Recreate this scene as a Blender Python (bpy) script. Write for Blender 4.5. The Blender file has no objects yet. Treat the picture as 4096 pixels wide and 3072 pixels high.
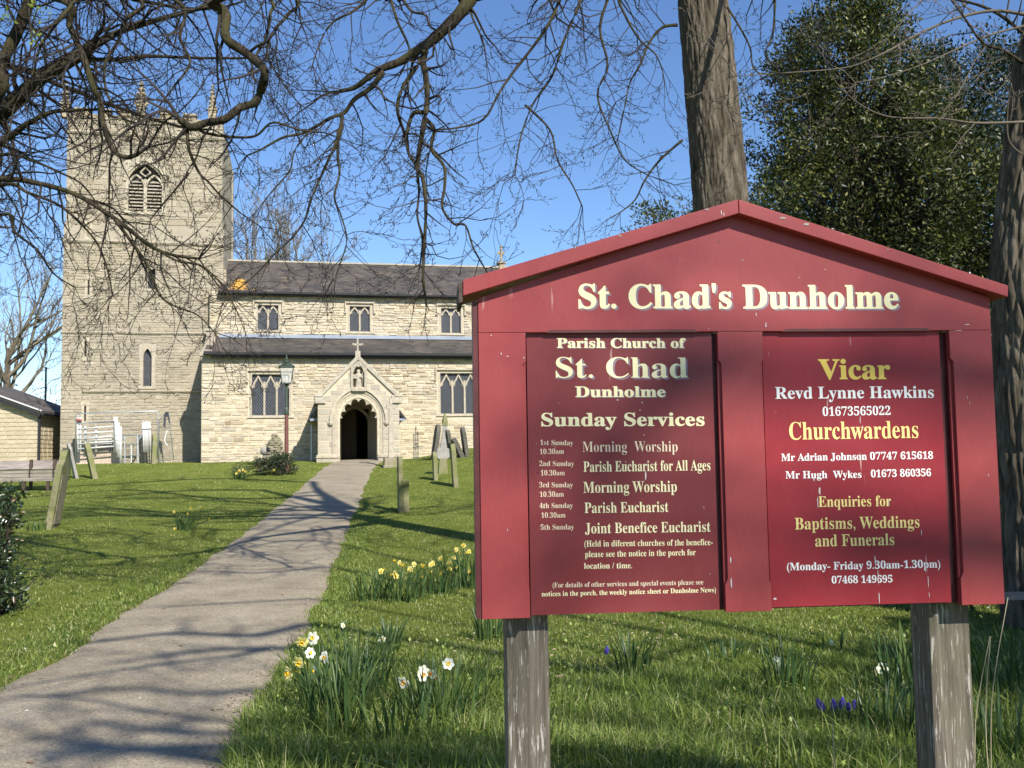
import bpy, math, random
import numpy as np
from mathutils import Vector, noise as mnoise
random.seed(7); RNG = np.random.default_rng(7)
SC = bpy.context.scene
COL = SC.collection
R = math.radians

# ------------------------------------------------------------------ camera
F_PX, PITCH, ROLL, EYE = 4000.0, 0.0725, 0.0158, 1.6
fwd = np.array([0, math.cos(PITCH), math.sin(PITCH)])
up0 = np.array([0, -math.sin(PITCH), math.cos(PITCH)])
rt0 = np.array([1.0, 0, 0])
rt = rt0 * math.cos(ROLL) - up0 * math.sin(ROLL)
up = up0 * math.cos(ROLL) + rt0 * math.sin(ROLL)
cam = bpy.data.cameras.new('camera')
cam.lens = 36.0 * F_PX / 4096.0
cam.sensor_width = 36.0
cam.clip_start = 0.05
cam.clip_end = 3000
cam.dof.use_dof = True
cam.dof.focus_distance = 3.0
cam.dof.aperture_fstop = 22.0
camo = bpy.data.objects.new('camera', cam)
COL.objects.link(camo)
from mathutils import Matrix
camo.matrix_world = Matrix(((rt[0], up[0], -fwd[0], 0), (rt[1], up[1], -fwd[1], 0), (rt[2], up[2], -fwd[2], EYE), (0, 0, 0, 1)))
SC.camera = camo

# ------------------------------------------------------------------ light
SUN_AZ, SUN_EL = R(31), R(39)          # to the right of straight behind the viewer
sun_dir = Vector((math.sin(SUN_AZ) * math.cos(SUN_EL), -math.cos(SUN_AZ) * math.cos(SUN_EL), math.sin(SUN_EL)))
w = bpy.data.worlds.new('World'); SC.world = w; w.use_nodes = True
nt = w.node_tree; bg = nt.nodes['Background']
sky = nt.nodes.new('ShaderNodeTexSky'); sky.sky_type = 'NISHITA'; sky.sun_disc = False
sky.sun_elevation = SUN_EL; sky.sun_rotation = math.pi - SUN_AZ
sky.altitude = 50; sky.air_density = 1.0; sky.dust_density = 0.1; sky.ozone_density = 4.5
hs = nt.nodes.new('ShaderNodeHueSaturation'); hs.inputs['Saturation'].default_value = 1.09; hs.inputs['Hue'].default_value = .506; nt.links.new(sky.outputs[0], hs.inputs['Color'])
nt.links.new(hs.outputs[0], bg.inputs[0]); bg.inputs[1].default_value = 0.112
sl = bpy.data.lights.new('sun', 'SUN'); sl.energy = 5.0; sl.angle = R(0.53); sl.color = (1.0, 0.94, 0.85)
so = bpy.data.objects.new('sun', sl); COL.objects.link(so)
so.rotation_euler = sun_dir.to_track_quat('Z', 'Y').to_euler()
so.location = (10, -20, 30)
SC.view_settings.view_transform = 'Standard'; SC.view_settings.look = 'None'
SC.view_settings.gamma = 1; SC.view_settings.exposure = 0.62
SC.view_settings.use_curve_mapping = False
SC.cycles.max_bounces = 6; SC.cycles.transparent_max_bounces = 8

# ------------------------------------------------------------------ measuring helpers
def ray(px, py):
    return (px - 2048) / F_PX * rt - (py - 1536) / F_PX * up + fwd
def at(px, py, Y):
    d = ray(px, py); return d * (Y / d[1]) + np.array([0, 0, EYE])
def sstep(a, b, x):
    t = np.clip((x - a) / (b - a), 0, 1); return t * t * (3 - 2 * t)
_py = np.array([-40, 0, 6, 11, 16, 20.5, 24, 29, 34, 38, 40.5, 42, 60, 120, 400, 2000.])
_ph = np.array([0, 0, 0, 0.02, .10, .24, .42, .70, 1.08, 1.40, 1.54, 1.57, 1.6, 1.2, -6, -40.])
_ty = np.concatenate([np.linspace(-40, 60, 1001), np.linspace(61, 2000, 400)])
_th = np.interp(_ty, _py, _ph)
_k = np.ones(25) / 25.
_th[12:980] = np.convolve(_th, _k, 'same')[12:980]
def height(x, y):
    x = np.asarray(x, float); y = np.asarray(y, float)
    h = np.interp(y, _ty, _th)
    mound = 0.42 * sstep(-4.8, -1.2, x) * sstep(24, 37, y) * (1 - sstep(44, 60, y))
    far = sstep(-7, -13, x) if False else 0
    und = 0.03 * np.sin(x * .9 + y * .33) * np.sin(y * .41 + 1) * sstep(2.0, 4.0, np.abs(x + y * .13 + 1.4))
    return h + mound + und
def gnd(px, py):
    d = ray(px, py); o = np.array([0, 0, EYE])
    t = 2.0
    while t < 200:
        q = o + d * t
        if q[2] < height(q[0], q[1]): break
        t += .02
    q = o + d * t
    return np.array([q[0], q[1], float(height(q[0], q[1]))])

# ------------------------------------------------------------------ object helpers
def tag(o, label=None, cat=None, group=None, kind=None):
    if label: o['label'] = label
    if cat: o['category'] = cat
    if group: o['group'] = group
    if kind: o['kind'] = kind
    return o
def empty(name, loc, rz=0, label=None, cat=None, group=None):
    o = bpy.data.objects.new(name, None); COL.objects.link(o)
    o.empty_display_size = .1
    o.location = tuple(float(v) for v in loc); o.rotation_euler = (0, 0, rz)
    return tag(o, label, cat, group)
def link(name, me, parent=None):
    o = bpy.data.objects.new(name, me); COL.objects.link(o)
    if parent is not None: o.parent = parent
    return o
class MB:
    """collects shapes and links them as one mesh object"""
    def __init__(s): s.v = []; s.f = []; s.t = []; s.m = []
    def add(s, vs, fs, tone=0.0, mi=0):
        b = len(s.v); s.v += [tuple(map(float, p)) for p in vs]
        s.f += [tuple(i + b for i in f) for f in fs]; s.t += [tone] * len(fs); s.m += [mi] * len(fs)
        return s
    def box(s, x0, x1, y0, y1, z0, z1, tone=0.0, mi=0):
        vs = [(x0, y0, z0), (x1, y0, z0), (x1, y1, z0), (x0, y1, z0), (x0, y0, z1), (x1, y0, z1), (x1, y1, z1), (x0, y1, z1)]
        return s.add(vs, [(0, 3, 2, 1), (4, 5, 6, 7), (0, 1, 5, 4), (1, 2, 6, 5), (2, 3, 7, 6), (3, 0, 4, 7)], tone, mi)
    def prism(s, poly, y0, y1, tone=0.0, mi=0):
        """poly in (x,z), counter-clockwise seen from -y; extruded y0..y1"""
        n = len(poly)
        vs = [(p[0], y0, p[1]) for p in poly] + [(p[0], y1, p[1]) for p in poly]
        fs = [tuple(range(n)), tuple(range(2 * n - 1, n - 1, -1))] + [(i, i + n, (i + 1) % n + n, (i + 1) % n) for i in range(n)]
        return s.add(vs, fs, tone, mi)
    def beam(s, a, b, w, d, upv=(0, 0, 1), tone=0.0, mi=0, w2=None, d2=None):
        a = np.array(a, float); b = np.array(b, float); t = b - a; t /= np.linalg.norm(t)
        x = np.cross(t, np.array(upv, float))
        if np.linalg.norm(x) < 1e-4: x = np.cross(t, [0, 1, 0.])
        x /= np.linalg.norm(x); y = np.cross(x, t)
        w2 = w if w2 is None else w2; d2 = d if d2 is None else d2
        vs = []
        for p, ww, dd in ((a, w, d), (b, w2, d2)):
            for sx, sy in ((-1, -1), (1, -1), (1, 1), (-1, 1)): vs.append(p + x * sx * ww / 2 + y * sy * dd / 2)
        return s.add(vs, [(3, 2, 1, 0), (4, 5, 6, 7), (0, 1, 5, 4), (1, 2, 6, 5), (2, 3, 7, 6), (3, 0, 4, 7)], tone, mi)
    def tube(s, pts, rad, k=6, tone=0.0, mi=0):
        if not hasattr(rad, '__len__'): rad = [rad] * len(pts)
        pts = [np.array(p, float) for p in pts]; n = len(pts); vs = []
        ref = np.array([0.13, 0.31, 0.94])
        for i, p in enumerate(pts):
            t = pts[min(i + 1, n - 1)] - pts[max(i - 1, 0)]; t /= (np.linalg.norm(t) + 1e-9)
            if abs(t @ ref) > .97: r_ = np.array([1., 0, 0])
            else: r_ = ref
            a = np.cross(t, r_); a /= np.linalg.norm(a); b = np.cross(t, a)
            for j in range(k):
                th = 2 * math.pi * j / k; vs.append(p + rad[i] * (a * math.cos(th) + b * math.sin(th)))
        fs = [(i * k + j, i * k + (j + 1) % k, (i + 1) * k + (j + 1) % k, (i + 1) * k + j) for i in range(n - 1) for j in range(k)]
        fs += [tuple(range(k - 1, -1, -1)), tuple(range((n - 1) * k, n * k))]
        return s.add(vs, fs, tone, mi)
    def lathe(s, prof, c=(0, 0, 0), k=12, tone=0.0, mi=0, sx=1, sy=1):
        vs = [(c[0] + r_ * math.cos(2 * math.pi * j / k) * sx, c[1] + r_ * math.sin(2 * math.pi * j / k) * sy, c[2] + z) for r_, z in prof for j in range(k)]
        n = len(prof)
        fs = [(i * k + j, i * k + (j + 1) % k, (i + 1) * k + (j + 1) % k, (i + 1) * k + j) for i in range(n - 1) for j in range(k)]
        fs += [tuple(range(k - 1, -1, -1)), tuple(range((n - 1) * k, n * k))]
        return s.add(vs, fs, tone, mi)
    def mesh(s, name, mats):
        me = bpy.data.meshes.new(name); me.from_pydata(s.v, [], s.f)
        if not isinstance(mats, (list, tuple)): mats = [mats]
        for m in mats: me.materials.append(m)
        if any(s.m): me.polygons.foreach_set('material_index', s.m)
        if any(s.t):
            a = me.attributes.new('tone', 'FLOAT', 'FACE'); a.data.foreach_set('value', s.t)
        me.update(); return me
    def build(s, name, mats, parent=None, smooth=False, bevel=0):
        me = s.mesh(name, mats)
        if smooth: me.polygons.foreach_set('use_smooth', [True] * len(me.polygons))
        o = link(name, me, parent)
        if bevel:
            b = o.modifiers.new('bevel', 'BEVEL'); b.width = bevel; b.segments = 2; b.limit_method = 'ANGLE'; b.angle_limit = R(40)
        return o
def npmesh(name, V, F, mat, tone=None, smooth=False, parent=None):
    """fast mesh from arrays; F is (n,k)"""
    me = bpy.data.meshes.new(name)
    V = np.asarray(V, np.float32); F = np.asarray(F, np.int32)
    me.vertices.add(len(V)); me.vertices.foreach_set('co', V.ravel())
    n, k = F.shape
    me.loops.add(n * k); me.loops.foreach_set('vertex_index', F.ravel())
    me.polygons.add(n); me.polygons.foreach_set('loop_start', np.arange(0, n * k, k, dtype=np.int32))
    me.polygons.foreach_set('loop_total', np.full(n, k, np.int32))
    if smooth: me.polygons.foreach_set('use_smooth', np.ones(n, bool))
    me.materials.append(mat)
    if tone is not None:
        a = me.attributes.new('tone', 'FLOAT', 'POINT'); a.data.foreach_set('value', np.asarray(tone, np.float32))
    me.update(calc_edges=True)
    return link(name, me, parent)
def polytubes(name, lines, k, mat, parent=None, smooth=True):
    """lines: list of (pts[(x,y,z)..], radii) -> one mesh of thin tubes, vectorised"""
    if not lines: return None
    P = np.array([p for l in lines for p in l[0]], float); Rr = np.array([r for l in lines for r in l[1]], float)
    ln = np.array([len(l[0]) for l in lines]); st = np.concatenate([[0], np.cumsum(ln)[:-1]]); en = st + ln - 1
    N = len(P); nx = np.arange(N) + 1; pv = np.arange(N) - 1
    nx[en] = en; pv[st] = st
    T = P[nx] - P[pv]; T /= (np.linalg.norm(T, axis=1, keepdims=True) + 1e-9)
    ref = np.tile(np.array([0.13, 0.31, 0.94]), (N, 1)); ref[np.abs(T @ np.array([0.13, 0.31, 0.94])) > .96] = (1, 0, 0)
    A = np.cross(T, ref); A /= (np.linalg.norm(A, axis=1, keepdims=True) + 1e-9); B = np.cross(T, A)
    th = np.arange(k) * 2 * math.pi / k
    V = P[:, None, :] + Rr[:, None, None] * (A[:, None, :] * np.cos(th)[None, :, None] + B[:, None, :] * np.sin(th)[None, :, None])
    i = np.setdiff1d(np.arange(N), en)
    j = np.arange(k); j2 = (j + 1) % k
    F = np.stack([i[:, None] * k + j, i[:, None] * k + j2, (i[:, None] + 1) * k + j2, (i[:, None] + 1) * k + j], 2).reshape(-1, 4)
    return npmesh(name, V.reshape(-1, 3), F, mat, smooth=smooth, parent=parent)

# ------------------------------------------------------------------ materials
def NM(name):
    m = bpy.data.materials.new(name); m.use_nodes = True
    return m, m.node_tree, m.node_tree.nodes, m.node_tree.links, m.node_tree.nodes['Principled BSDF']
def ramp(nodes, stops):
    n = nodes.new('ShaderNodeValToRGB'); e = n.color_ramp.elements
    while len(e) < len(stops): e.new(0.5)
    for el, (p, c) in zip(e, stops): el.position = p; el.color = (*c, 1) if len(c) == 3 else c
    return n
def tex(nodes, links, kind, scale, vec=None, detail=4, rough=.6, stretch=None, coord='Object'):
    tc = nodes.new('ShaderNodeTexCoord'); src = tc.outputs[coord]
    if stretch:
        mp = nodes.new('ShaderNodeMapping'); mp.inputs['Scale'].default_value = stretch; links.new(src, mp.inputs[0]); src = mp.outputs[0]
    n = nodes.new(kind); n.inputs['Scale'].default_value = scale
    if kind == 'ShaderNodeTexNoise': n.inputs['Detail'].default_value = detail; n.inputs['Roughness'].default_value = rough
    links.new(src, n.inputs['Vector']); return n
def mixc(nodes, links, fac, a, b, mode='MIX'):
    n = nodes.new('ShaderNodeMix'); n.data_type = 'RGBA'; n.blend_type = mode
    for s, v in ((n.inputs[0], fac), (n.inputs[6], a), (n.inputs[7], b)):
        if hasattr(v, 'type') or hasattr(v, 'is_linked'): links.new(v, s)
        elif isinstance(v, (int, float)): s.default_value = v
        else: s.default_value = (*v, 1)
    return n.outputs[2]
def math_(nodes, links, op, a, b=None):
    n = nodes.new('ShaderNodeMath'); n.operation = op
    for i, v in enumerate((a, b)):
        if v is None: continue
        if isinstance(v, (int, float)): n.inputs[i].default_value = v
        else: links.new(v, n.inputs[i])
    return n.outputs[0]
def bump(nodes, links, b, h, strength=.5, dist=.01):
    n = nodes.new('ShaderNodeBump'); n.inputs['Strength'].default_value = strength; n.inputs['Distance'].default_value = dist
    links.new(h, n.inputs['Height']); links.new(n.outputs[0], b.inputs['Normal'])
def tone_out(nodes, links):
    at_ = nodes.new('ShaderNodeAttribute'); at_.attribute_name = 'tone'
    oi = nodes.new('ShaderNodeObjectInfo')
    return math_(nodes, links, 'FRACT', math_(nodes, links, 'ADD', at_.outputs['Fac'], oi.outputs['Random']))
def plain(name, c, rough=.7, c2=None, scale=8, bmp=0, metal=0, spec=.5, detail=5, stretch=None, bscale=None):
    m, t, n, l, b = NM(name)
    b.inputs['Roughness'].default_value = rough; b.inputs['Metallic'].default_value = metal
    b.inputs['Specular IOR Level'].default_value = spec
    if c2:
        tx = tex(n, l, 'ShaderNodeTexNoise', scale, detail=detail, stretch=stretch)
        r_ = ramp(n, [(.3, c), (.7, c2)]); l.new(tx.outputs['Fac'], r_.inputs[0]); l.new(r_.outputs[0], b.inputs[0])
    else: b.inputs[0].default_value = (*c, 1)
    if bmp:
        t2 = tex(n, l, 'ShaderNodeTexNoise', bscale or scale * 4, detail=6, stretch=stretch); bump(n, l, b, t2.outputs['Fac'], bmp, .01)
    return m
def stone_mat(name, stops, wsc=.35, weather=(.30, .27, .22), wamt=.45, mott=9.0, lichen=None):
    m, t, n, l, b = NM(name); b.inputs['Roughness'].default_value = .92; b.inputs['Specular IOR Level'].default_value = .15
    r_ = ramp(n, stops); l.new(tone_out(n, l), r_.inputs[0])
    a = tex(n, l, 'ShaderNodeTexNoise', mott, detail=6, rough=.7)
    ra = ramp(n, [(.25, (.55, .53, .5)), (.6, (1, 1, 1)), (.85, (1.12, 1.1, 1.05))]); l.new(a.outputs['Fac'], ra.inputs[0])
    c = mixc(n, l, 1.0, r_.outputs[0], ra.outputs[0], 'MULTIPLY')
    wv = tex(n, l, 'ShaderNodeTexNoise', wsc, detail=7, rough=.65)
    rw = ramp(n, [(.42, (0, 0, 0)), (.68, (wamt,) * 3)]); l.new(wv.outputs['Fac'], rw.inputs[0])
    c = mixc(n, l, rw.outputs[0], c, weather)
    if lichen:
        lv = tex(n, l, 'ShaderNodeTexNoise', lichen[1], detail=8, rough=.7)
        rl = ramp(n, [(lichen[2], (0, 0, 0)), (lichen[2] + .06, (.9,) * 3)]); l.new(lv.outputs['Fac'], rl.inputs[0])
        c = mixc(n, l, rl.outputs[0], c, lichen[0])
    l.new(c, b.inputs[0])
    bt = tex(n, l, 'ShaderNodeTexNoise', 22, detail=8, rough=.75); bump(n, l, b, bt.outputs['Fac'], .9, .03)
    return m
M = {}
M['rubble'] = stone_mat('rubble', [(0, (.66, .57, .41)), (.2, (.56, .475, .33)), (.36, (.72, .64, .49)), (.5, (.46, .38, .26)), (.62, (.70, .61, .43)), (.75, (.62, .56, .44)), (.86, (.50, .45, .35)), (.95, (.32, .245, .155)), (1, (.6, .5, .33))], weather=(.42, .385, .32), wamt=.7, wsc=.6)
M['tower'] = stone_mat('tower_rubble', [(0, (.47, .41, .30)), (.3, (.41, .36, .265)), (.5, (.52, .46, .35)), (.7, (.35, .30, .215)), (.85, (.48, .425, .33)), (1, (.41, .35, .245))], weather=(.235, .21, .18), wamt=.7)
M['ashlar'] = stone_mat('ashlar', [(0, (.52, .47, .38)), (.35, (.46, .42, .34)), (.7, (.56, .50, .39)), (1, (.42, .38, .31))], weather=(.3, .29, .25), wamt=.5, mott=5)
M['dressed'] = stone_mat('dressed_stone', [(0, (.55, .49, .37)), (1, (.50, .44, .34))], weather=(.33, .3, .25), wamt=.5)
M['cap'] = stone_mat('lichened_cap', [(0, (.45, .38, .26)), (1, (.4, .34, .24))], lichen=((.50, .33, .10), 4.5, .56))
M['mortar'] = plain('mortar', (.44, .385, .28), .95, (.58, .51, .38), 3, .6)
M['tmortar'] = plain('tower_mortar', (.30, .265, .20), .95, (.38, .335, .255), 3, .6)
M['lead'] = plain('lead_sheet', (.20, .24, .30), .5, (.27, .31, .37), 2, .2)
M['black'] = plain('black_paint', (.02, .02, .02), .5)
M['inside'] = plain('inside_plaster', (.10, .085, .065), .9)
M['oak'] = plain('dark_oak', (.05, .035, .022), .7, (.08, .055, .035), 12, .4, stretch=(1, 1, .1))
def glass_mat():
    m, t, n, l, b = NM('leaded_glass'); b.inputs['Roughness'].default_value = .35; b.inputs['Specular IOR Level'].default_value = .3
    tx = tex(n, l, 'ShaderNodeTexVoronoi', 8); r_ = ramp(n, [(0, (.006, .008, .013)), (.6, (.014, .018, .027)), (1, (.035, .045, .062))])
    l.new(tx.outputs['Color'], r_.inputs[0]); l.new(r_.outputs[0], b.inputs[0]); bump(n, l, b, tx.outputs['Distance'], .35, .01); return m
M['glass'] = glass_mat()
M['leading'] = plain('lead_came', (.21, .215, .23), .7)
def slate_mat():
    m, t, n, l, b = NM('slate'); b.inputs['Roughness'].default_value = .75
    r_ = ramp(n, [(0, (.062, .055, .052)), (.5, (.088, .077, .07)), (.8, (.045, .042, .042)), (1, (.12, .10, .08))]); l.new(tone_out(n, l), r_.inputs[0])
    a = tex(n, l, 'ShaderNodeTexNoise', .8, detail=7, rough=.7); ra = ramp(n, [(.35, (.7, .7, .7)), (.65, (1.35, 1.3, 1.2))]); l.new(a.outputs['Fac'], ra.inputs[0])
    c = mixc(n, l, 1.0, r_.outputs[0], ra.outputs[0], 'MULTIPLY')
    st = tex(n, l, 'ShaderNodeTexNoise', 1.6, detail=5, stretch=(1, .15, .15)); rs = ramp(n, [(.5, (0, 0, 0)), (.75, (.5,) * 3)]); l.new(st.outputs['Fac'], rs.inputs[0])
    c = mixc(n, l, rs.outputs[0], c, (.17, .145, .11)); l.new(c, b.inputs[0]); return m
M['slate'] = slate_mat()
M['lichen'] = plain('orange_lichen', (.75, .36, .03), .95, (.5, .3, .08), 9, .4)
M['whitepaint'] = plain('white_painted_metal', (.62, .62, .60), .45)
M['galv'] = plain('galvanised_steel', (.45, .48, .50), .45, metal=.6)
def bark(name, c0, c1, c2, sc=1.0, moss=None):
    m, t, n, l, b = NM(name); b.inputs['Roughness'].default_value = .95; b.inputs['Specular IOR Level'].default_value = .1
    a = tex(n, l, 'ShaderNodeTexNoise', 14 * sc, detail=9, rough=.7, stretch=(1, 1, .16))
    r_ = ramp(n, [(.36, c0), (.5, c1), (.62, c2)]); l.new(a.outputs['Fac'], r_.inputs[0]); c = r_.outputs[0]
    if moss:
        g = tex(n, l, 'ShaderNodeTexNoise', 1.6 * sc, detail=6); rg = ramp(n, [(.45, (0, 0, 0)), (.62, (.75,) * 3)]); l.new(g.outputs['Fac'], rg.inputs[0])
        c = mixc(n, l, rg.outputs[0], c, moss)
    l.new(c, b.inputs[0]); bump(n, l, b, a.outputs['Fac'], 1.0, .03); return m
M['bark'] = bark('tree_bark', (.04, .033, .024), (.10, .083, .06), (.17, .145, .11))
M['limb'] = bark('limb_bark', (.018, .015, .011), (.04, .032, .022), (.085, .072, .05), 2.2, moss=(.065, .062, .025))
M['twig'] = plain('twig_bark', (.016, .012, .009), .9, (.04, .03, .021), 2)
M['twig2'] = plain('pale_twig_bark', (.08, .065, .047), .9, (.14, .115, .08), 2)
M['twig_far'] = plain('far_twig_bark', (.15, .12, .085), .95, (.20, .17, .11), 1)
def leaf_mat(name, stops, rough=.5, trans=.25, spec=.4):
    m, t, n, l, b = NM(name); b.inputs['Roughness'].default_value = rough; b.inputs['Specular IOR Level'].default_value = spec
    r_ = ramp(n, stops); l.new(tone_out(n, l), r_.inputs[0]); l.new(r_.outputs[0], b.inputs[0])
    if trans:
        tr = n.new('ShaderNodeBsdfTranslucent'); mx = n.new('ShaderNodeMixShader'); mx.inputs[0].default_value = trans
        c = mixc(n, l, 1.0, r_.outputs[0], (1.2, 1.35, .6), 'MULTIPLY'); l.new(c, tr.inputs[0])
        l.new(b.outputs[0], mx.inputs[1]); l.new(tr.outputs[0], mx.inputs[2]); l.new(mx.outputs[0], n['Material Output'].inputs[0])
    return m
M['grass'] = leaf_mat('grass_blades', [(0, (.06, .10, .018)), (.25, (.13, .19, .035)), (.5, (.23, .30, .065)), (.75, (.38, .44, .14)), (.94, (.18, .24, .045)), (1, (.55, .50, .28))], .42, .35)
M['lawn'] = leaf_mat('lawn_blades', [(0, (.085, .125, .02)), (.3, (.155, .20, .033)), (.6, (.235, .285, .055)), (.85, (.33, .37, .10)), (1, (.45, .42, .22))], .6, .35)
M['daff_leaf'] = leaf_mat('daffodil_leaf', [(0, (.035, .075, .025)), (.5, (.06, .11, .035)), (1, (.11, .16, .045))], .4, .25)
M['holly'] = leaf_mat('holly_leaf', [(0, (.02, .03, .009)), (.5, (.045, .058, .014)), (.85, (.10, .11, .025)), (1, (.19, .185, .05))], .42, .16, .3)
M['yew'] = leaf_mat('dark_evergreen_leaf', [(0, (.012, .022, .010)), (.7, (.025, .04, .018)), (1, (.045, .06, .025))], .4, .08, .4)  # dark leaf tone also carries the shade of the right-hand evergreens
M['rose'] = leaf_mat('rose_leaf', [(0, (.02, .04, .018)), (.6, (.04, .065, .025)), (.9, (.07, .07, .03)), (1, (.12, .05, .03))], .3, .12, .6)
M['freshleaf'] = leaf_mat('fresh_leaf', [(0, (.16, .22, .03)), (1, (.26, .32, .05))], .5, .4)
M['rustleaf'] = leaf_mat('copper_leaf', [(0, (.10, .03, .02)), (1, (.2, .08, .04))], .6, .2)
M['petal_w'] = leaf_mat('white_petal', [(0, (.86, .85, .76)), (1, (.8, .8, .68))], .5, .3)
M['petal_y'] = leaf_mat('yellow_petal', [(0, (.80, .66, .12)), (1, (.84, .74, .25))], .5, .3)
M['petal_p'] = leaf_mat('pale_yellow_petal', [(0, (.85, .78, .35)), (1, (.85, .74, .25))], .5, .3)
M['trump_o'] = leaf_mat('orange_trumpet', [(0, (.85, .30, .02)), (1, (.85, .42, .03))], .5, .2)
M['trump_y'] = leaf_mat('yellow_trumpet', [(0, (.85, .52, .02)), (1, (.85, .6, .03))], .5, .2)
M['petal_pink'] = leaf_mat('pink_petal', [(0, (.75, .5, .5)), (1, (.8, .65, .62))], .5, .3)
M['muscari'] = leaf_mat('violet_floret', [(0, (.07, .05, .35)), (1, (.12, .09, .5))], .5, .1)
# ------------------------------------------------------------------ ground and path
def ground_mat():
    m, t, n, l, b = NM('turf'); b.inputs['Roughness'].default_value = .95; b.inputs['Specular IOR Level'].default_value = .1
    a = tex(n, l, 'ShaderNodeTexNoise', 1.1, detail=9, rough=.7)
    r_ = ramp(n, [(.3, (.11, .145, .025)), (.5, (.18, .22, .04)), (.66, (.24, .27, .055)), (.8, (.26, .23, .10))]); l.new(a.outputs['Fac'], r_.inputs[0])
    f = tex(n, l, 'ShaderNodeTexNoise', 40, detail=6, rough=.8); rf = ramp(n, [(.3, (.5, .5, .5)), (.7, (1.35, 1.35, 1.3))]); l.new(f.outputs['Fac'], rf.inputs[0])
    l.new(mixc(n, l, 1.0, r_.outputs[0], rf.outputs[0], 'MULTIPLY'), b.inputs[0]); bump(n, l, b, f.outputs['Fac'], 1, .05); return m
M['turf'] = ground_mat()
def asphalt():
    m, t, n, l, b = NM('old_tarmac'); b.inputs['Roughness'].default_value = .95; b.inputs['Specular IOR Level'].default_value = .15
    a = tex(n, l, 'ShaderNodeTexNoise', 1.3, detail=9, rough=.72); r_ = ramp(n, [(.3, (.20, .17, .125)), (.5, (.30, .258, .188)), (.72, (.37, .325, .245))]); l.new(a.outputs['Fac'], r_.inputs[0])
    v = tex(n, l, 'ShaderNodeTexVoronoi', 95); rv = ramp(n, [(0, (.5, .48, .46)), (.5, (1, 1, 1)), (1, (1.5, 1.46, 1.38))]); l.new(v.outputs['Color'], rv.inputs[0])
    c = mixc(n, l, .8, r_.outputs[0], rv.outputs[0], 'MULTIPLY')
    f = tex(n, l, 'ShaderNodeTexNoise', 30, detail=8, rough=.8); rf = ramp(n, [(.3, (.8, .8, .8)), (.7, (1.15, 1.15, 1.15))]); l.new(f.outputs['Fac'], rf.inputs[0])
    c = mixc(n, l, 1, c, rf.outputs[0], 'MULTIPLY'); l.new(c, b.inputs[0]); bump(n, l, b, v.outputs['Distance'], .5, .008); return m
M['asphalt'] = asphalt()
xs = np.concatenate([[-900, -400, -200, -100, -60, -40, -30], np.arange(-24, 16.01, .25), [20, 30, 45, 70, 120, 250, 500, 900]])
ys = np.concatenate([[-60, -30, -12], np.arange(-6, 62.01, .25), [66, 75, 90, 120, 180, 300, 600, 1200, 2200]])
X, Y = np.meshgrid(xs, ys); Z = height(X, Y)
ii = np.arange(len(ys) - 1)[:, None] * len(xs) + np.arange(len(xs) - 1)
Fg = np.stack([ii, ii + 1, ii + 1 + len(xs), ii + len(xs)], 2).reshape(-1, 4)
g = npmesh('ground', np.stack([X, Y, Z], 2).reshape(-1, 3), Fg, M['turf'], smooth=True); tag(g, kind='structure')

LE = [(1319, 1846), (1285, 1875), (1258, 1900), (1200, 1950), (1123, 2013), (1046, 2073), (904, 2183), (777, 2267), (615, 2387), (459, 2458), (346, 2557), (148, 2684), (0, 2748)]
RE = [(1504, 1846), (1496, 1875), (1482, 1907), (1462, 1950), (1444, 2013), (1410, 2085), (1372, 2195), (1335, 2300), (1305, 2376), (1264, 2453), (1247, 2511), (1194, 2594), (1117, 2688), (1094, 2758), (1041, 2823), (1000, 2917), (959, 2999), (929, 3064)]
def edge(pts):
    g_ = []
    for p in pts:
        yy = gnd(*p); g_.append(yy)
    return np.array(g_)
le, re_ = edge(LE), edge(RE)
le[0] = [-7.15, 40.3, 0]; re_[0] = [-5.2, 40.55, 0]
def ext(e, to):
    d = e[-1] - e[-4]; d /= -d[1]; q = e[-1] + d * (e[-1][1] - to); return np.vstack([e, q])
le = ext(le, -3.0); re_ = ext(re_, -3.0)
le = le[np.argsort(le[:, 1])]; re_ = re_[np.argsort(re_[:, 1])]
def lx(y): return np.interp(y, le[:, 1], le[:, 0])
def rx(y): return np.interp(y, re_[:, 1], re_[:, 0])
def wob(y, s): return .03 * np.sin(y * 2.3 + s + 2 * np.sin(y * .7)) + .018 * np.sin(y * 7.1 + 2 * s + 2.5 * np.sin(y * 1.3)) + .008 * np.sin(y * 23 + s + 3 * np.sin(y * 3.1))
yy = np.concatenate([np.arange(-3, 41.2, .08)])
cols = 13
PV = []
for y in yy:
    a, b_ = lx(y) + wob(y, 1), rx(y) + wob(y, 4)
    for c in range(cols):
        x = a + (b_ - a) * c / (cols - 1); PV.append((x, y, float(height(x, y)) + .022 + (.012 * (1 - abs(2 * c / (cols - 1) - 1) ** 2)) - (.03 if c in (0, cols - 1) else 0)))
ii = np.arange(len(yy) - 1)[:, None] * cols + np.arange(cols - 1)
FP = np.stack([ii, ii + 1, ii + 1 + cols, ii + cols], 2).reshape(-1, 4)
p = npmesh('path', PV, FP, M['asphalt'], smooth=True); tag(p, kind='structure')
def on_path(x, y, pad=0.0):
    return (x > lx(y) + wob(y, 1) - pad) & (x < rx(y) + wob(y, 4) + pad) & (y < 41.3)

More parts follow.
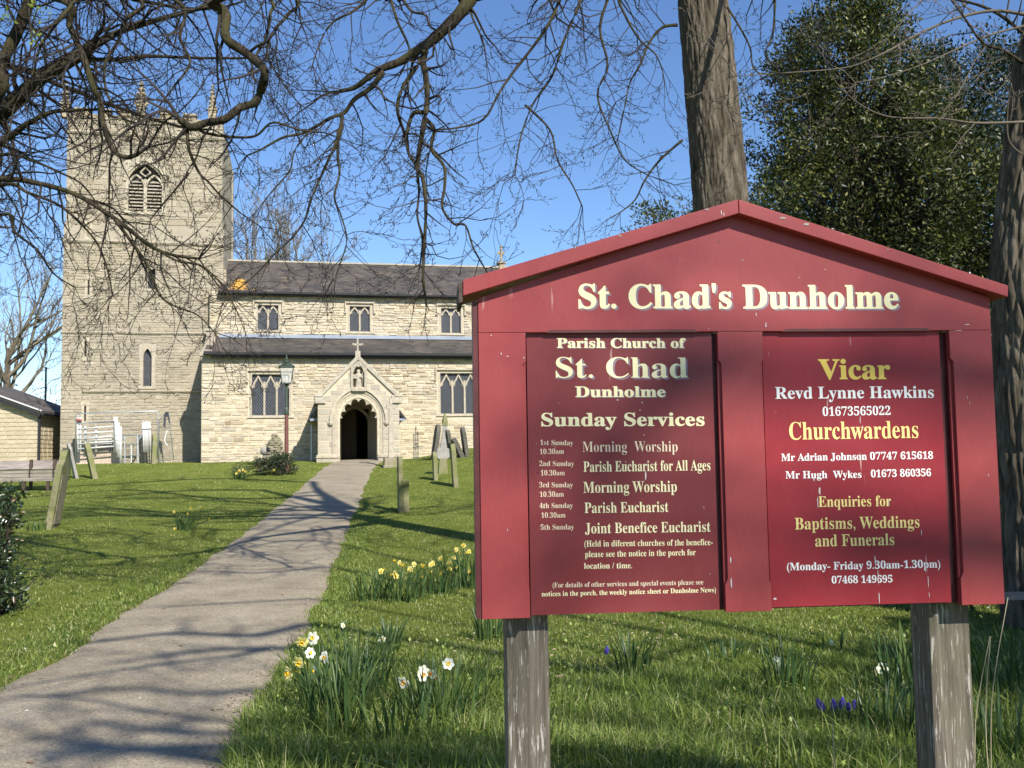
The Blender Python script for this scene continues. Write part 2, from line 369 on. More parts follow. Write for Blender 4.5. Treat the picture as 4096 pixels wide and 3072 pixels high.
# ------------------------------------------------------------------ grass
def blades(name, n, ymin, ymax, hfun, wfun, mat, sel, lean=.5, label=None, seed=1, segs=3, side=(-1, 1)):
    rg = np.random.default_rng(seed)
    u = rg.random(n); y = ymin * (ymax / ymin) ** u
    x = (rg.random(n) * (side[1] - side[0]) + side[0]) * (y * .56 + .35)
    k = sel(x, y); x, y = x[k], y[k]; n = len(x)
    z = height(x, y); h = hfun(x, y, rg); w_ = wfun(x, y)
    az = rg.random(n) * 2 * math.pi; dx, dy = np.cos(az), np.sin(az)
    fa = rg.random(n) * 2 * math.pi; wx, wy = np.cos(fa), np.sin(fa)
    ln = (rg.random(n) ** 1.3 * lean + .08)
    V = []; 
    for s in range(segs + 1):
        t = s / segs
        cx_ = x + dx * h * ln * t ** 2; cy_ = y + dy * h * ln * t ** 2; cz = z - .01 + h * (t - .35 * ln * t ** 2)
        ww = w_ * (1 - t ** 1.6) * .5
        if s < segs:
            V.append(np.stack([cx_ - wx * ww, cy_ - wy * ww, cz], 1)); V.append(np.stack([cx_ + wx * ww, cy_ + wy * ww, cz], 1))
        else: V.append(np.stack([cx_, cy_, cz], 1))
    nv = 2 * segs + 1
    VV = np.stack(V, 1).reshape(-1, 3); b0 = np.arange(n)[:, None] * nv
    F = []
    for s in range(segs - 1):
        F.append(np.stack([b0[:, 0] + 2 * s, b0[:, 0] + 2 * s + 1, b0[:, 0] + 2 * s + 3], 1)); F.append(np.stack([b0[:, 0] + 2 * s, b0[:, 0] + 2 * s + 3, b0[:, 0] + 2 * s + 2], 1))
    s = segs - 1; F.append(np.stack([b0[:, 0] + 2 * s, b0[:, 0] + 2 * s + 1, b0[:, 0] + 2 * s + 2], 1))
    patch = np.array([mnoise.noise((a * 1.1, b * 1.1, 0)) + .6 * mnoise.noise((a * 3.3, b * 3.3, 5)) for a, b in zip(x, y)]) * .5 + .5
    tone = np.clip(rg.random(n) * .55 + patch * .42, 0, .955); tone = np.where(rg.random(n) < .035, .985, tone)
    o = npmesh(name, VV, np.concatenate(F), mat, tone=np.repeat(tone, nv))
    return tag(o, label, 'grass', kind='stuff')
clump = lambda x, y: .5 + .5 * np.sin(x * 3.1 + 2 * np.sin(y * 2.3)) * np.sin(y * 3.7 + 1.5 * np.sin(x * 2.9))
blades('long_grass', 190000, 3.0, 9.5, lambda x, y, r: (.06 + .13 * r.random(len(x))) * (.5 + .8 * clump(x, y)) * (1.15 - .75 * sstep(5.2, 8.5, y)),
       lambda x, y: .0054 + .0005 * (y - 3), M['grass'], lambda x, y: (x > rx(y) + wob(y, 4) - .03), 1.25, 'long uncut green grass round the sign posts and daffodils', 3, side=(-.9, 1.1))
blades('lawn_grass', 330000, 5.5, 41, lambda x, y, r: (.016 + .026 * r.random(len(x))) * (1 + .5 * clump(x * .6, y * .6)),
       lambda x, y: .003 + .0007 * y, M['lawn'], lambda x, y: ~on_path(x, y, -.02) & ~((x > rx(y)) & (y < 8)), .7, 'short mown green lawn of the churchyard on both sides of the path', 4, segs=2)
blades('verge_grass', 60000, 5.0, 16, lambda x, y, r: (.03 + .06 * r.random(len(x))), lambda x, y: .005 + .0006 * y, M['grass'],
       lambda x, y: (x < lx(y) + wob(y, 1) + .02 + .09 * clump(x * 9, y * 4)) & (x > lx(y) - .35 - .3 * clump(x, y)), 1.2, 'rough green grass spilling over the left edge of the path', 5, side=(-1, 0))
blades('verge_grass', 60000, 5.5, 20, lambda x, y, r: (.03 + .05 * r.random(len(x))), lambda x, y: .005 + .0006 * y, M['grass'],
       lambda x, y: (x > rx(y) + wob(y, 4) - .02 - .09 * clump(x * 9, y * 4)) & (x < rx(y) + .3 + .3 * clump(x, y)), 1.2, 'rough green grass spilling over the right edge of the path', 6, side=(-.6, .2))
blades('tall_grass', 9000, 3.2, 8.0, lambda x, y, r: (.13 + .16 * r.random(len(x))) * (1.1 - .5 * sstep(5.5, 8, y)), lambda x, y: .0085 + .0 * y, M['grass'], lambda x, y: (x > rx(y) + .1) & (clump(x * .8 + 5, y) > .35), 1.5,
       'scattered taller arching grass blades in the near grass', 7, segs=5, side=(-.8, 1.1))
# broad weed leaves, celandines, daisies, litter
def scatter_leaves(name, pts, size, mat, label, cat, seed, up=.5, k=5):
    rg = random.Random(seed); mb = MB()
    for (x, y) in pts:
        z = float(height(x, y)); s = size * rg.uniform(.6, 1.3); a = rg.uniform(0, 6.28); t = rg.random() * .38 + .02
        el = rg.uniform(-.1, up); d = np.array([math.cos(a) * math.cos(el), math.sin(a) * math.cos(el), math.sin(el)]); sd = np.array([-math.sin(a), math.cos(a), rg.uniform(-.3, .3)])
        c = np.array([x, y, z + rg.uniform(.02, .10)])
        mb.add([c, c + d * s * .5 + sd * s * .32, c + d * s, c + d * s * .5 - sd * s * .32], [(0, 1, 2), (0, 2, 3)], t)
    o = mb.build(name, mat); tag(o, label, cat, kind='stuff'); return o
def rpts(n, ymin, ymax, cond, seed, side=(-1, 1)):
    rg = np.random.default_rng(seed); y = ymin * (ymax / ymin) ** rg.random(n); x = (rg.random(n) * (side[1] - side[0]) + side[0]) * (y * .56)
    k = cond(x, y); return list(zip(x[k], y[k]))
scatter_leaves('weeds', rpts(9000, 3.6, 11, lambda x, y: (x > rx(y)) & (clump(x * 1.3 + 3, y * 1.1) > .55), 11, (-.7, .9)), .034, M['grass'], 'low broad-leaved weeds among the long grass', 'weeds', 1, up=1.1)
scatter_leaves('weeds', rpts(5000, 5, 14, lambda x, y: (x < lx(y)) & (x > lx(y) - .9) & (clump(x * 1.6, y * 1.4) > .5), 12, (-1, 0)), .034, M['grass'], 'low broad-leaved weeds beside the left path edge', 'weeds', 2, up=1.1)
def dots(name, pts, r0, mats, label, cat, seed, zr=(.03, .08)):
    rg = random.Random(seed); mb = MB()
    for (x, y) in pts:
        z = float(height(x, y)) + rg.uniform(*zr); r_ = r0 * rg.uniform(.6, 1.2); tx, ty = rg.uniform(-.5, .5), rg.uniform(-.9, .1); k = 6
        mb.add([(x, y, z)] + [(x + r_ * math.cos(6.283 * i / k), y + r_ * math.sin(6.283 * i / k), z + r_ * (.3 + tx * math.cos(6.283 * i / k) - ty * -math.sin(6.283 * i / k))) for i in range(k)],
               [(0, i + 1, (i + 1) % k + 1) for i in range(k)], .5)
    o = mb.build(name, mats); tag(o, label, cat, kind='stuff'); return o
dots('celandine_flowers', rpts(210, 4.4, 12, lambda x, y: (x > rx(y) + .05) & (clump(x + 1, y * .8) > .3), 21, (-.6, .9)), .012, M['petal_y'], 'tiny yellow celandines dotted through the long grass', 'flowers', 3)
dots('daisy_flowers', rpts(260, 8, 34, lambda x, y: ~on_path(x, y, .05), 22, (-1, .1)), .012, M['petal_w'], 'tiny white daisies dotted over the lawn', 'flowers', 4, (.03, .05))
M['litter'] = plain('dead_leaf', (.16, .10, .055), .9, (.3, .2, .12), 20)
M['litter2'] = plain('pale_dead_leaf', (.40, .30, .20), .9, (.5, .38, .27), 20)
def litter(name, pts, s0, mat, label, seed, dz):
    rg = random.Random(seed); mb = MB()
    for (x, y) in pts:
        z = float(height(x, y)) + dz; s = s0 * rg.uniform(.4, 1.3); a = rg.uniform(0, 6.28); c, n_ = math.cos(a), math.sin(a)
        q = [(-1, -.1, .1), (0, -.45, .35), (1, 0, .0), (.1, .5, .3)]
        mb.add([(x + s * (i * c - j * n_), y + s * (i * n_ + j * c), z + s * k * rg.uniform(.3, 1.2)) for i, j, k in q], [(0, 1, 2), (0, 2, 3)])
    o = mb.build(name, mat); tag(o, label, 'leaf litter', kind='stuff')
litter('fallen_leaves', rpts(150, 5, 30, lambda x, y: on_path(x, y, -.08), 31, (-1, 0)), .024, M['litter'], 'small dark dead leaves and bits lying on the path', 5, .037)
litter('edge_litter', [(q[0] , q[1]) for q in (lambda rg: [((lx(y) + wob(y, 1) + abs(rg.gauss(0, .09))) if rg.random() < .5 else (rx(y) + wob(y, 4) - abs(rg.gauss(0, .09))), y) for y in [5 * 5.5 ** rg.random() for _ in range(1500)]])(random.Random(9))], .014, M['litter'], 'dead leaves and crumbs of soil gathered along the path edges', 8, .03)
litter('pale_debris', rpts(90, 5, 25, lambda x, y: on_path(x, y, -.08), 32, (-1, 0)), .012, M['petal_w'], 'small pale fallen petals lying on the path', 6, .037)
litter('fallen_leaves', rpts(900, 6.0, 9.6, lambda x, y: (x > rx(y) + .4) & (clump(x * .7 + 2, y * .6) > .45), 33, (-.4, .3)), .018, M['litter2'], 'pale dry leaf litter lying in the thin grass beyond the sign', 7, .03)

# ------------------------------------------------------------------ branches
buds = True
class Grower:
    def __init__(s, seed): s.r = random.Random(seed); s.lines = []; s.n = 0
    def grow(s, p, d, L, rad, lev, wig=.28, droop=-.10, seg=None, spread=.75, dens=1.0, rmin=.003, taper=.25, stub=True, depth=99, curl=0.12):
        r = s.r; n = max(3, int(L / (seg or (.16 if lev < 2 else .07))));
        if lev >= 2: n = min(n, 9)
        st = L / n
        x, y, z = p; dx, dy, dz = d; pts = [(x, y, z)]; rr = [rad]
        kids = []
        for i in range(n):
            t = (i + 1) / n
            dx += r.gauss(0, wig); dy += r.gauss(0, wig) * .8; dz += r.gauss(0, wig) + (droop if t < .6 else curl)
            m = math.sqrt(dx * dx + dy * dy + dz * dz); dx /= m; dy /= m; dz /= m
            x += dx * st; y += dy * st; z += dz * st
            ra = rad * (1 - (1 - taper) * t); pts.append((x, y, z)); rr.append(ra)
            if depth > 0 and r.random() < dens * (.85 if lev else 1): kids.append(((x, y, z), (dx, dy, dz), ra, t))
        s.lines.append((pts, rr)); s.n += n
        if rad < .012 and buds:
            for q in range(2):
                k = -1; bx_, by_, bz_ = pts[k]; e = .025 + .03 * r.random()
                s.lines.append(([(bx_, by_, bz_), (bx_ + dx * e * .5 + r.gauss(0, .5) * e, by_ + dy * e * .5 + r.gauss(0, .3) * e, bz_ + abs(dz) * e * .2 + r.gauss(.25, .5) * e)], [rr[k] * .8, .0046]))
        if depth <= 0: return
        sg = 1
        for (q, dd, ra, t) in kids:
            sg = -sg
            cr = ra * r.uniform(.45, .72)
            if cr < rmin * .75: cr = rmin * .75
            cl = L * r.uniform(.28, .6) * (1.05 - .5 * t)
            if cl < .05: continue
            ax, ay, az = r.gauss(0, 1), r.gauss(0, .7), r.gauss(0, 1)
            dot = ax * dd[0] + ay * dd[1] + az * dd[2]; ax -= dot * dd[0]; ay -= dot * dd[1]; az -= dot * dd[2]
            m = math.sqrt(ax * ax + ay * ay + az * az) + 1e-6; k = spread * r.uniform(.6, 1.3) / m
            s.grow(q, (dd[0] + ax * k, dd[1] + ay * k, dd[2] + az * k), cl, cr, lev + 1, wig, droop, None, spread, dens * .92, rmin, taper, stub, depth - 1, curl)
def smoothpath(P, n=4):
    P = [np.array(p, float) for p in P]; out = []
    for i in range(len(P) - 1):
        p0 = P[max(i - 1, 0)]; p1 = P[i]; p2 = P[i + 1]; p3 = P[min(i + 2, len(P) - 1)]
        for k in range(n):
            t = k / n; out.append(.5 * ((2 * p1) + (-p0 + p2) * t + (2 * p0 - 5 * p1 + 4 * p2 - p3) * t * t + (-p0 + 3 * p1 - 3 * p2 + p3) * t ** 3))
    out.append(P[-1]); return out
def limb(root, G, px, y0, y1, w0, w1, mat, twigs=1.0, L=(.5, 1.5), droop=-.19, depth=3, name='limb', wig=.22, rtw=.7, rj=None, dens=.85, head=None, tail=None, step=.19, rmin=.0052):
    """a limb followed through measured points; y0..y1 distances, w0..w1 widths in photo pixels"""
    n = len(px); r = G.r; w0 *= 1.3; w1 *= 1.7
    pts = [at(a, b, y0 + (y1 - y0) * i / (n - 1) + (r.uniform(-.12, .12) if 0 < i < n - 1 else 0)) for i, (a, b) in enumerate(px)]
    rad = [(w0 + (w1 - w0) * (i / (n - 1)) ** .8) * (y0 + (y1 - y0) * i / (n - 1)) / F_PX / 2 for i in range(n)]
    if head is not None: pts = head[0] + pts; rad = head[1] + rad
    if tail is not None: pts = pts + tail[0]; rad = rad + tail[1]
    sp = smoothpath(pts, 5); m = len(sp); ri = np.interp(np.linspace(0, len(pts) - 1, m), range(len(pts)), rad)
    ri = [q * (1 + .10 * math.sin(i * 1.9) * r.random()) for i, q in enumerate(ri)]
    inv = np.array(root.location)
    loc = [q - inv for q in sp]
    MB().tube(loc, ri, 8).build(name, mat, root, smooth=True)
    # side twigs
    d = 0
    for i in range(1, m):
        sl_ = np.linalg.norm(sp[i] - sp[i - 1]); d += sl_
        while d > step / max(twigs, .01):
            d -= step / max(twigs, .01)
            t = (sp[i] - sp[i - 1]) / sl_; q = sp[i]
            if abs((q[0]) / q[1]) > .62 and twigs < 2: continue
            a = np.array([r.gauss(0, 1), r.gauss(0, .6), r.gauss(-.25, 1)]); a -= t * (a @ t); a /= np.linalg.norm(a)
            dd = t * r.uniform(.2, .8) + a
            le_ = r.uniform(*L) * (.6 + .4 * r.random())
            rr = max(rmin, min(ri[i] * rtw * r.uniform(.5, 1), .022))
            G.grow(tuple(q - inv), tuple(dd / np.linalg.norm(dd)), le_, rr, 1, wig, droop, None, .75, dens, rmin, .3, True, depth - 1)
    # the limb's own tip breaks up
    t = sp[-1] - sp[-3]; t /= np.linalg.norm(t)
    for k in range(3):
        dd = t + np.array([r.gauss(0, .45), r.gauss(0, .3), r.gauss(0, .45)])
        G.grow(tuple(sp[-1] - inv), tuple(dd / np.linalg.norm(dd)), r.uniform(*L), max(rmin, ri[-1] * .7), 1, wig, droop, None, .75, dens, rmin, .3, True, depth - 1)
    return sp
def trunk_mesh(name, pts, rad, mat, parent, ring=110, rows=260, amp=.035, seed=0, fq=6.5, cell=15):
    inv = np.array(parent.location)
    P = np.array(smoothpath(pts, 6)); s = np.linspace(0, len(P) - 1, rows); C = np.stack([np.interp(s, range(len(P)), P[:, i]) for i in range(3)], 1)
    rr = np.interp(np.linspace(0, len(pts) - 1, rows), range(len(pts)), rad)
    V = []
    zc = np.concatenate([[0], np.cumsum(np.linalg.norm(np.diff(C, axis=0), axis=1))])
    for i in range(rows):
        for j in range(ring):
            th = 2 * math.pi * j / ring; cx_, sy_ = math.cos(th), math.sin(th); r0 = rr[i]
            q = (cx_ * r0 * fq, sy_ * r0 * fq, zc[i] * fq * .16 + seed)
            wv = mnoise.noise((cx_ * 1.5 * r0, sy_ * 1.5 * r0, zc[i] * .8 + seed)) 
            q2 = (q[0] + wv * 1.2, q[1] + wv * 1.2, q[2])
            dd = mnoise.voronoi((cx_ * r0 * cell + wv * 2.2, sy_ * r0 * cell + wv * 2.2, zc[i] * cell * .11 + seed))[0]
            ed = min(1, (dd[1] - dd[0]) * 2.6); n2 = mnoise.noise((q[0] * 5, q[1] * 5, q[2] * 9))
            h = amp * (ed ** .7 - .8) + amp * .35 * n2
            fl = 1 + .05 * wv
            V.append(C[i] + np.array([cx_, sy_, 0]) * (r0 * fl + h) - inv)
    F = [(i * ring + j, i * ring + (j + 1) % ring, (i + 1) * ring + (j + 1) % ring, (i + 1) * ring + j) for i in range(rows - 1) for j in range(ring)]
    return npmesh(name, V, F, mat, smooth=True, parent=parent)

# frame of the notice board, used by the trees' and the board's builders
SG = dict(H=.6299, x0=-.0735, y0=2.2225, z0=EYE - .3548, yaw=.0854)
bx = np.array([math.cos(SG['yaw']), math.sin(SG['yaw']), 0]); by = np.array([-math.sin(SG['yaw']), math.cos(SG['yaw']), 0])
SO = np.array([SG['x0'], SG['y0'], 0.0])
def SL(px, py, yo=0.0):
    d = ray(px, py); o = np.array([0, 0, EYE]) - SO - by * yo; t = -(o @ by) / (d @ by); q = o + d * t
    return float(q @ bx), float(q[2])
# ------------------------------------------------------------------ the church
CYAW = 0.215
CU_ = np.array([math.cos(CYAW), math.sin(CYAW), 0]); CV_ = np.array([-math.sin(CYAW), math.cos(CYAW), 0])
CO = at(1435, 1843, 40.0) * [1, 1, 0]
def CP(px, py, v):
    d = ray(px, py); o = np.array([0, 0, EYE]) - CO - CV_ * v; t = -(o @ CV_) / (d @ CV_); q = o + d * t
    return float(q @ CU_), float(q[2])
def C3(px, py, v):
    u, z = CP(px, py, v); return (u, v, z)
ZG = 1.45
church = empty('church', (CO[0], CO[1], 0), CYAW, 'old limestone parish church with a square tower, clerestory nave and gabled south porch', 'church')
VA, VN, VT = 2.8, 5.7, 6.0       # planes of aisle wall, clerestory wall and tower face
STONES = []                       # (u0,z0,w,h,v,proud,material)
def walls(u0, u1, z0, z1, v, th, holes, name, mat, parent=None):
    us = sorted({u0, u1, *[h[0] for h in holes], *[h[1] for h in holes]}); zs = sorted({z0, z1, *[h[2] for h in holes], *[h[3] for h in holes]})
    mb = MB()
    for a, b in zip(us, us[1:]):
        run = None
        for c, d in zip(zs, zs[1:]):
            cu_, cz = (a + b) / 2, (c + d) / 2
            solid = not any(h[0] < cu_ < h[1] and h[2] < cz < h[3] for h in holes)
            if solid: run = [c, d] if run is None else [run[0], d]
            if (not solid or d == zs[-1]) and run: mb.box(a, b, v, v + th, run[0], run[1]); run = None
    return mb.build(name, mat, parent or church)
def rubble(u0, u1, z0, z1, v, hr, lr, holes, mat, seed, quoins=(False, False), gap=.011, proud=(.006, .03)):
    r = random.Random(seed); z = z0; k = 0
    while z < z1 - .04:
        h = r.uniform(*hr)
        if z + h > z1 - .05: h = z1 - z
        u = u0; k += 1
        first = True
        while u < u1 - .02:
            L = r.uniform(*lr) * (1.25 if r.random() < .2 else 1)
            if first and quoins[0]: L = .32 if k % 2 else .52
            if u + L > u1 - .12: L = u1 - u
            first = False
            a, b = u + gap / 2, u + L - gap / 2
            hit = [hh for hh in holes if hh[0] < b and hh[1] > a and hh[2] < z + h - .02 and hh[3] > z + .02]
            segs = [(a, b)]
            for hh in hit:
                ns = []
                for s in segs:
                    if hh[0] > s[0] + .03: ns.append((s[0], min(s[1], hh[0] - gap / 2)))
                    if hh[1] < s[1] - .03: ns.append((max(s[0], hh[1] + gap / 2), s[1]))
                    if hh[0] >= s[1] or hh[1] <= s[0]: ns.append(s)
                segs = list(dict.fromkeys(ns))
            for s in segs:
                if s[1] - s[0] > .04:
                    hj = h - gap
                    if r.random() < .14 and s[1] - s[0] > .2 and h > .12:
                        STONES.append((s[0], z + gap / 2, s[1] - s[0], hj / 2 - .005, v, r.uniform(*proud), mat)); STONES.append((s[0], z + gap / 2 + hj / 2 + .005, s[1] - s[0], hj / 2 - .005, v, r.uniform(*proud), mat))
                    else:
                        jt = r.uniform(-.34, .10) * hj
                        STONES.append((s[0], z + gap / 2 + r.uniform(0, 1) * max(0, -jt), s[1] - s[0], hj + min(0, jt), v, r.uniform(*proud), mat))
            u += L
        z += h
def bars(pts, w, d0, d1, mb):
    """curved stone bar along points (u,z), width w, from v=d0 to d1"""
    n = len(pts); L_, R_ = [], []
    for i, p_ in enumerate(pts):
        a = pts[max(i - 1, 0)]; b = pts[min(i + 1, n - 1)]; tx_, tz = b[0] - a[0], b[1] - a[1]; m_ = math.hypot(tx_, tz) + 1e-9
        L_.append((p_[0] - tz / m_ * w / 2, p_[1] + tx_ / m_ * w / 2)); R_.append((p_[0] + tz / m_ * w / 2, p_[1] - tx_ / m_ * w / 2))
    for i in range(n - 1): mb.prism([R_[i], R_[i + 1], L_[i + 1], L_[i]], d0, d1)
def ogee(u0, u1, zs, rise, n=8):
    """points of an ogee head from left springing to right springing"""
    c = (u0 + u1) / 2; half = (u1 - u0) / 2; pts = []
    for i in range(n + 1):
        t = i / n; pts.append((u0 + half * (1 - math.cos(t * math.pi / 2)) * 1.0 if False else u0 + half * t, zs + rise * (.62 * math.sin(t * math.pi / 2) + .38 * t ** 4)))
    return pts + [(2 * c - p_[0], p_[1]) for p_ in reversed(pts[:-1])]
def lattice(u0, u1, z0, z1, v, parent, sp=.105, asp=1.5):
    mb = MB(); W = u1 - u0; H = z1 - z0
    for s in (1, -1):
        k = -int(H / (sp * asp)) - 1
        while k * sp < W + H / asp:
            a0 = k * sp
            pts = []
            # line u = a0 + s*(z)/asp ; clip
            for z_ in (0, H):
                pts.append(((a0 + z_ / asp) if s > 0 else (W - a0 - z_ / asp), z_))
            (ua, za), (ub, zb_) = pts
            t0, t1 = 0, 1; du = ub - ua
            for lim, sg in ((0, 1), (W, -1)):
                if du != 0:
                    t = (lim - ua) / du
                    if du * sg > 0: t0 = max(t0, t)
                    else: t1 = min(t1, t)
            if t1 > t0:
                p0 = (u0 + ua + du * t0, v, z0 + H * t0); p1 = (u0 + ua + du * t1, v, z0 + H * t1)
                if math.hypot(p1[0] - p0[0], p1[2] - p0[2]) > .03: mb.beam(p0, p1, .010, .012, (0, 1, 0))
            k += 1
    o = mb.build('leading', M['leading'], parent); o['kind'] = 'stuff'
def window(u0, u1, z0, z1, v, nl, label_, head=.40, hood=True, spl=.17):
    """square-headed window with ogee lights; returns hole"""
    mb = MB(); fw = .10; a, b = u0, u1
    # splayed frame
    mb.box(a, a + fw, v - .012, v + spl, z0, z1); mb.box(b - fw, b, v - .012, v + spl, z0, z1); mb.box(a + fw, b - fw, v - .012, v + spl, z1 - fw * .8, z1)
    w_ = MB(); win = mb.build('window', M['dressed'], church, bevel=.012)
    if label_: tag(win, label_)
    t = MB(); t.add([(a - .12, v - .06, z0 - .08), (b + .12, v - .06, z0 - .08), (b + .12, v + spl, z0 - .08), (a - .12, v + spl, z0 - .08), (a - .06, v - .05, z0 - .02), (b + .06, v - .05, z0 - .02), (b + .04, v + spl, z0 + .05), (a - .04, v + spl, z0 + .05)],
          [(0, 3, 2, 1), (4, 5, 6, 7), (0, 1, 5, 4), (1, 2, 6, 5), (2, 3, 7, 6), (3, 0, 4, 7)]); t.build('sill', M['dressed'], win)
    ia, ib = a + fw, b - fw; lw = (ib - ia) / nl; zt = z1 - fw * .8
    t = MB()
    for i in range(1, nl): t.box(ia + lw * i - .04, ia + lw * i + .04, v + .05, v + .15, z0 + .03, zt - head * .55)
    zs = zt - head
    for i in range(nl):
        pts = ogee(ia + lw * i, ia + lw * (i + 1), zs, head * .93); bars(pts, .06, v + .055, v + .145, t)
        c = ia + lw * (i + .5)
        for s in (-1, 1): bars([(c + s * lw * .46, zs - .03), (c + s * lw * .27, zs + head * .10), (c + s * lw * .34, zs + head * .38)], .035, v + .07, v + .13, t)
    t.build('tracery', M['dressed'], win)
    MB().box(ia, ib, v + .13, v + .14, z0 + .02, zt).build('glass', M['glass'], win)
    lattice(ia, ib, z0 + .02, zt, v + .124, win, sp=.11 if nl > 2 else .10)
    if hood:
        h = MB(); e = .13; h.box(a - e, b + e, v - .10, v + .02, z1 + .05, z1 + .13); h.box(a - e, a - e + .07, v - .10, v + .02, z1 - .42, z1 + .05); h.box(b + e - .07, b + e, v - .10, v + .02, z1 - .42, z1 + .05)
        h.box(a - e - .05, a - e + .0, v - .10, v + .02, z1 - .42, z1 - .36); h.box(b + e, b + e + .05, v - .10, v + .02, z1 - .42, z1 - .36)
        h.build('hood_mould', M['dressed'], win, bevel=.012)
    return (a - .0, b + .0, z0 - .08, z1 + .0)
# ---- tower
Tl, Tr = CP(243, 1600, VT)[0], CP(893, 1150, VT)[0]
Zs = dict(base=CP(300, 1868, VT)[1] - .4, low=CP(500, 1571, VT)[1], s1=CP(500, 1337, VT)[1], s2=CP(500, 975, VT)[1], par=CP(500, 543, VT)[1], top=CP(500, 462, VT)[1])
lan = (CP(572, 1545, VT)[0], CP(606, 1545, VT)[0], CP(590, 1545, VT)[1], CP(590, 1392, VT)[1])
bel = (CP(505, 750, VT)[0], CP(655, 750, VT)[0], CP(580, 845, VT)[1], CP(580, 645, VT)[1])
slits = [(CP(a, y0, VT)[0], CP(b, y0, VT)[0], CP(a, y1, VT)[1], CP(a, y0, VT)[1]) for a, b, y0, y1 in ((350, 358, 893, 945), (351, 359, 1119, 1179), (338, 346, 1366, 1425), (337, 345, 1624, 1684))]
clk = (CP(592, 1100, VT)[0], CP(622, 1100, VT)[0], CP(600, 1155, VT)[1], CP(600, 1078, VT)[1])
hol = [(lan[0] - .06, lan[1] + .06, lan[2], lan[3]), bel, *slits, clk]
tw = walls(Tl, Tr, Zs['base'], Zs['s2'], VT, .8, [h for h in hol if h is not bel], 'tower_wall', M['tmortar'])
sb = .07
tw2 = walls(Tl + sb, Tr - sb, Zs['s2'], Zs['top'], VT + sb * .6, .8, [bel], 'tower_wall', M['tmortar'])
MB().box(Tl, Tl + .6, VT + .8, VT + 7.4, Zs['base'], Zs['s2']).box(Tr - .6, Tr, VT + .8, VT + 7.4, Zs['base'], Zs['s2']).box(Tl + sb, Tl + .6, VT + .86, VT + 7.3, Zs['s2'], Zs['top']).box(Tr - .6, Tr - sb, VT + .86, VT + 7.3, Zs['s2'], Zs['top']).box(Tl, Tr, VT + 7.0, VT + 7.4, Zs['base'], Zs['top'] - .3).build('tower_wall', M['tower'], church)
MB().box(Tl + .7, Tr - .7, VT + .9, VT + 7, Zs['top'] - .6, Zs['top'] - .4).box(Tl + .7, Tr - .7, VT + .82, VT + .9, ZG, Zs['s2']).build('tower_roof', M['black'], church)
pad = lambda h, m_: (h[0] - m_, h[1] + m_, h[2] - m_, h[3] + m_)
rubble(Tl, Tr, Zs['base'] + .3, Zs['low'] + .02, VT, (.10, .20), (.22, .55), [pad(slits[3], .08)], 'tower', 101, (True, True))
rubble(Tl, Tr, Zs['low'] + .10, Zs['s1'], VT, (.075, .16), (.16, .5), [pad(lan, .17), pad(slits[2], .1)], 'tower', 102, (True, True))
rubble(Tl, Tr, Zs['s1'] + .12, Zs['s2'], VT, (.085, .17), (.16, .48), [pad(slits[0], .1), pad(slits[1], .1), pad(clk, .08)], 'tower', 103, (True, True))
rubble(Tl + sb, Tr - sb, Zs['s2'] + .14, Zs['par'], VT + sb * .6, (.12, .26), (.25, .8), [pad(bel, .12)], 'tower', 104, (True, True))
rubble(Tl + sb, Tr - sb, Zs['par'] + .14, Zs['top'] - .05, VT + sb * .6, (.22, .30), (.5, .9), [], 'tower', 105)
# plinth step and right-hand buttress strip
def course(u0, u1, z, v, h=.11, pr_=.07, name='string_course', mat='dressed'):
    mb = MB(); mb.add([(u0, v - pr_ * .55, z), (u1, v - pr_ * .55, z), (u1, v + .05, z), (u0, v + .05, z), (u0, v - pr_, z + h * .55), (u1, v - pr_, z + h * .55), (u1, v + .02, z + h), (u0, v + .02, z + h)],
       [(0, 3, 2, 1), (4, 5, 6, 7), (0, 1, 5, 4), (1, 2, 6, 5), (2, 3, 7, 6), (3, 0, 4, 7)]); return mb.build(name, M[mat], church)
course(Tl - .05, Tr + .04, Zs['s1'], VT, .13, .10); course(Tl - .04, Tr + .03, Zs['s2'], VT, .14, .10); course(Tl - .03, Tr + .02, Zs['par'], VT + sb * .5, .15, .11)
course(CP(330, 1571, VT)[0], Tr, Zs['low'], VT, .11, .11)
# slits, lancet, belfry
for i, s in enumerate(slits):
    fr = MB(); e = .10
    for (a, b, c, d) in ((s[0] - e * 1.1, s[0], s[2] - .05, s[3] + .05), (s[1], s[1] + e * 1.1, s[2] - .05, s[3] + .05)): fr.box(a, b, VT - .03, VT + .3, c, d)
    fr.box(s[0] - e * 1.4, s[1] + e * 1.4, VT - .03, VT + .3, s[3] + .05, s[3] + .17); fr.box(s[0] - e * 1.4, s[1] + e * 1.4, VT - .03, VT + .3, s[2] - .16, s[2] - .05)
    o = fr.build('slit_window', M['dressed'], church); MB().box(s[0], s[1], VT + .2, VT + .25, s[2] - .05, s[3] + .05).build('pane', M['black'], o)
def arch(u0, u1, zs, rise, n=10, point=0.0):
    c = (u0 + u1) / 2; h = (u1 - u0) / 2; pts = []
    for i in range(n + 1):
        x = -math.cos(math.pi / 2 * i / n); pts.append((c + x * h, zs + rise * (math.sqrt(max(0, 1 - x * x)) * (1 - point) + (1 - abs(x)) * point)))
    return pts + [(2 * c - p_[0], p_[1]) for p_ in reversed(pts[:-1])]
zs_ = lan[3] - .42
fr = MB(); apts = arch(lan[0], lan[1], zs_, .40, 8, .35)
oc = arch(lan[0] - .15, lan[1] + .15, zs_, .56, 8, .3)
for i in range(len(apts) - 1): fr.prism([apts[i], apts[i + 1], oc[i + 1], oc[i]], VT - .035, VT + .3)
for a, b in ((lan[0] - .15, lan[0]), (lan[1], lan[1] + .15)): fr.box(a, b, VT - .035, VT + .3, lan[2], zs_)
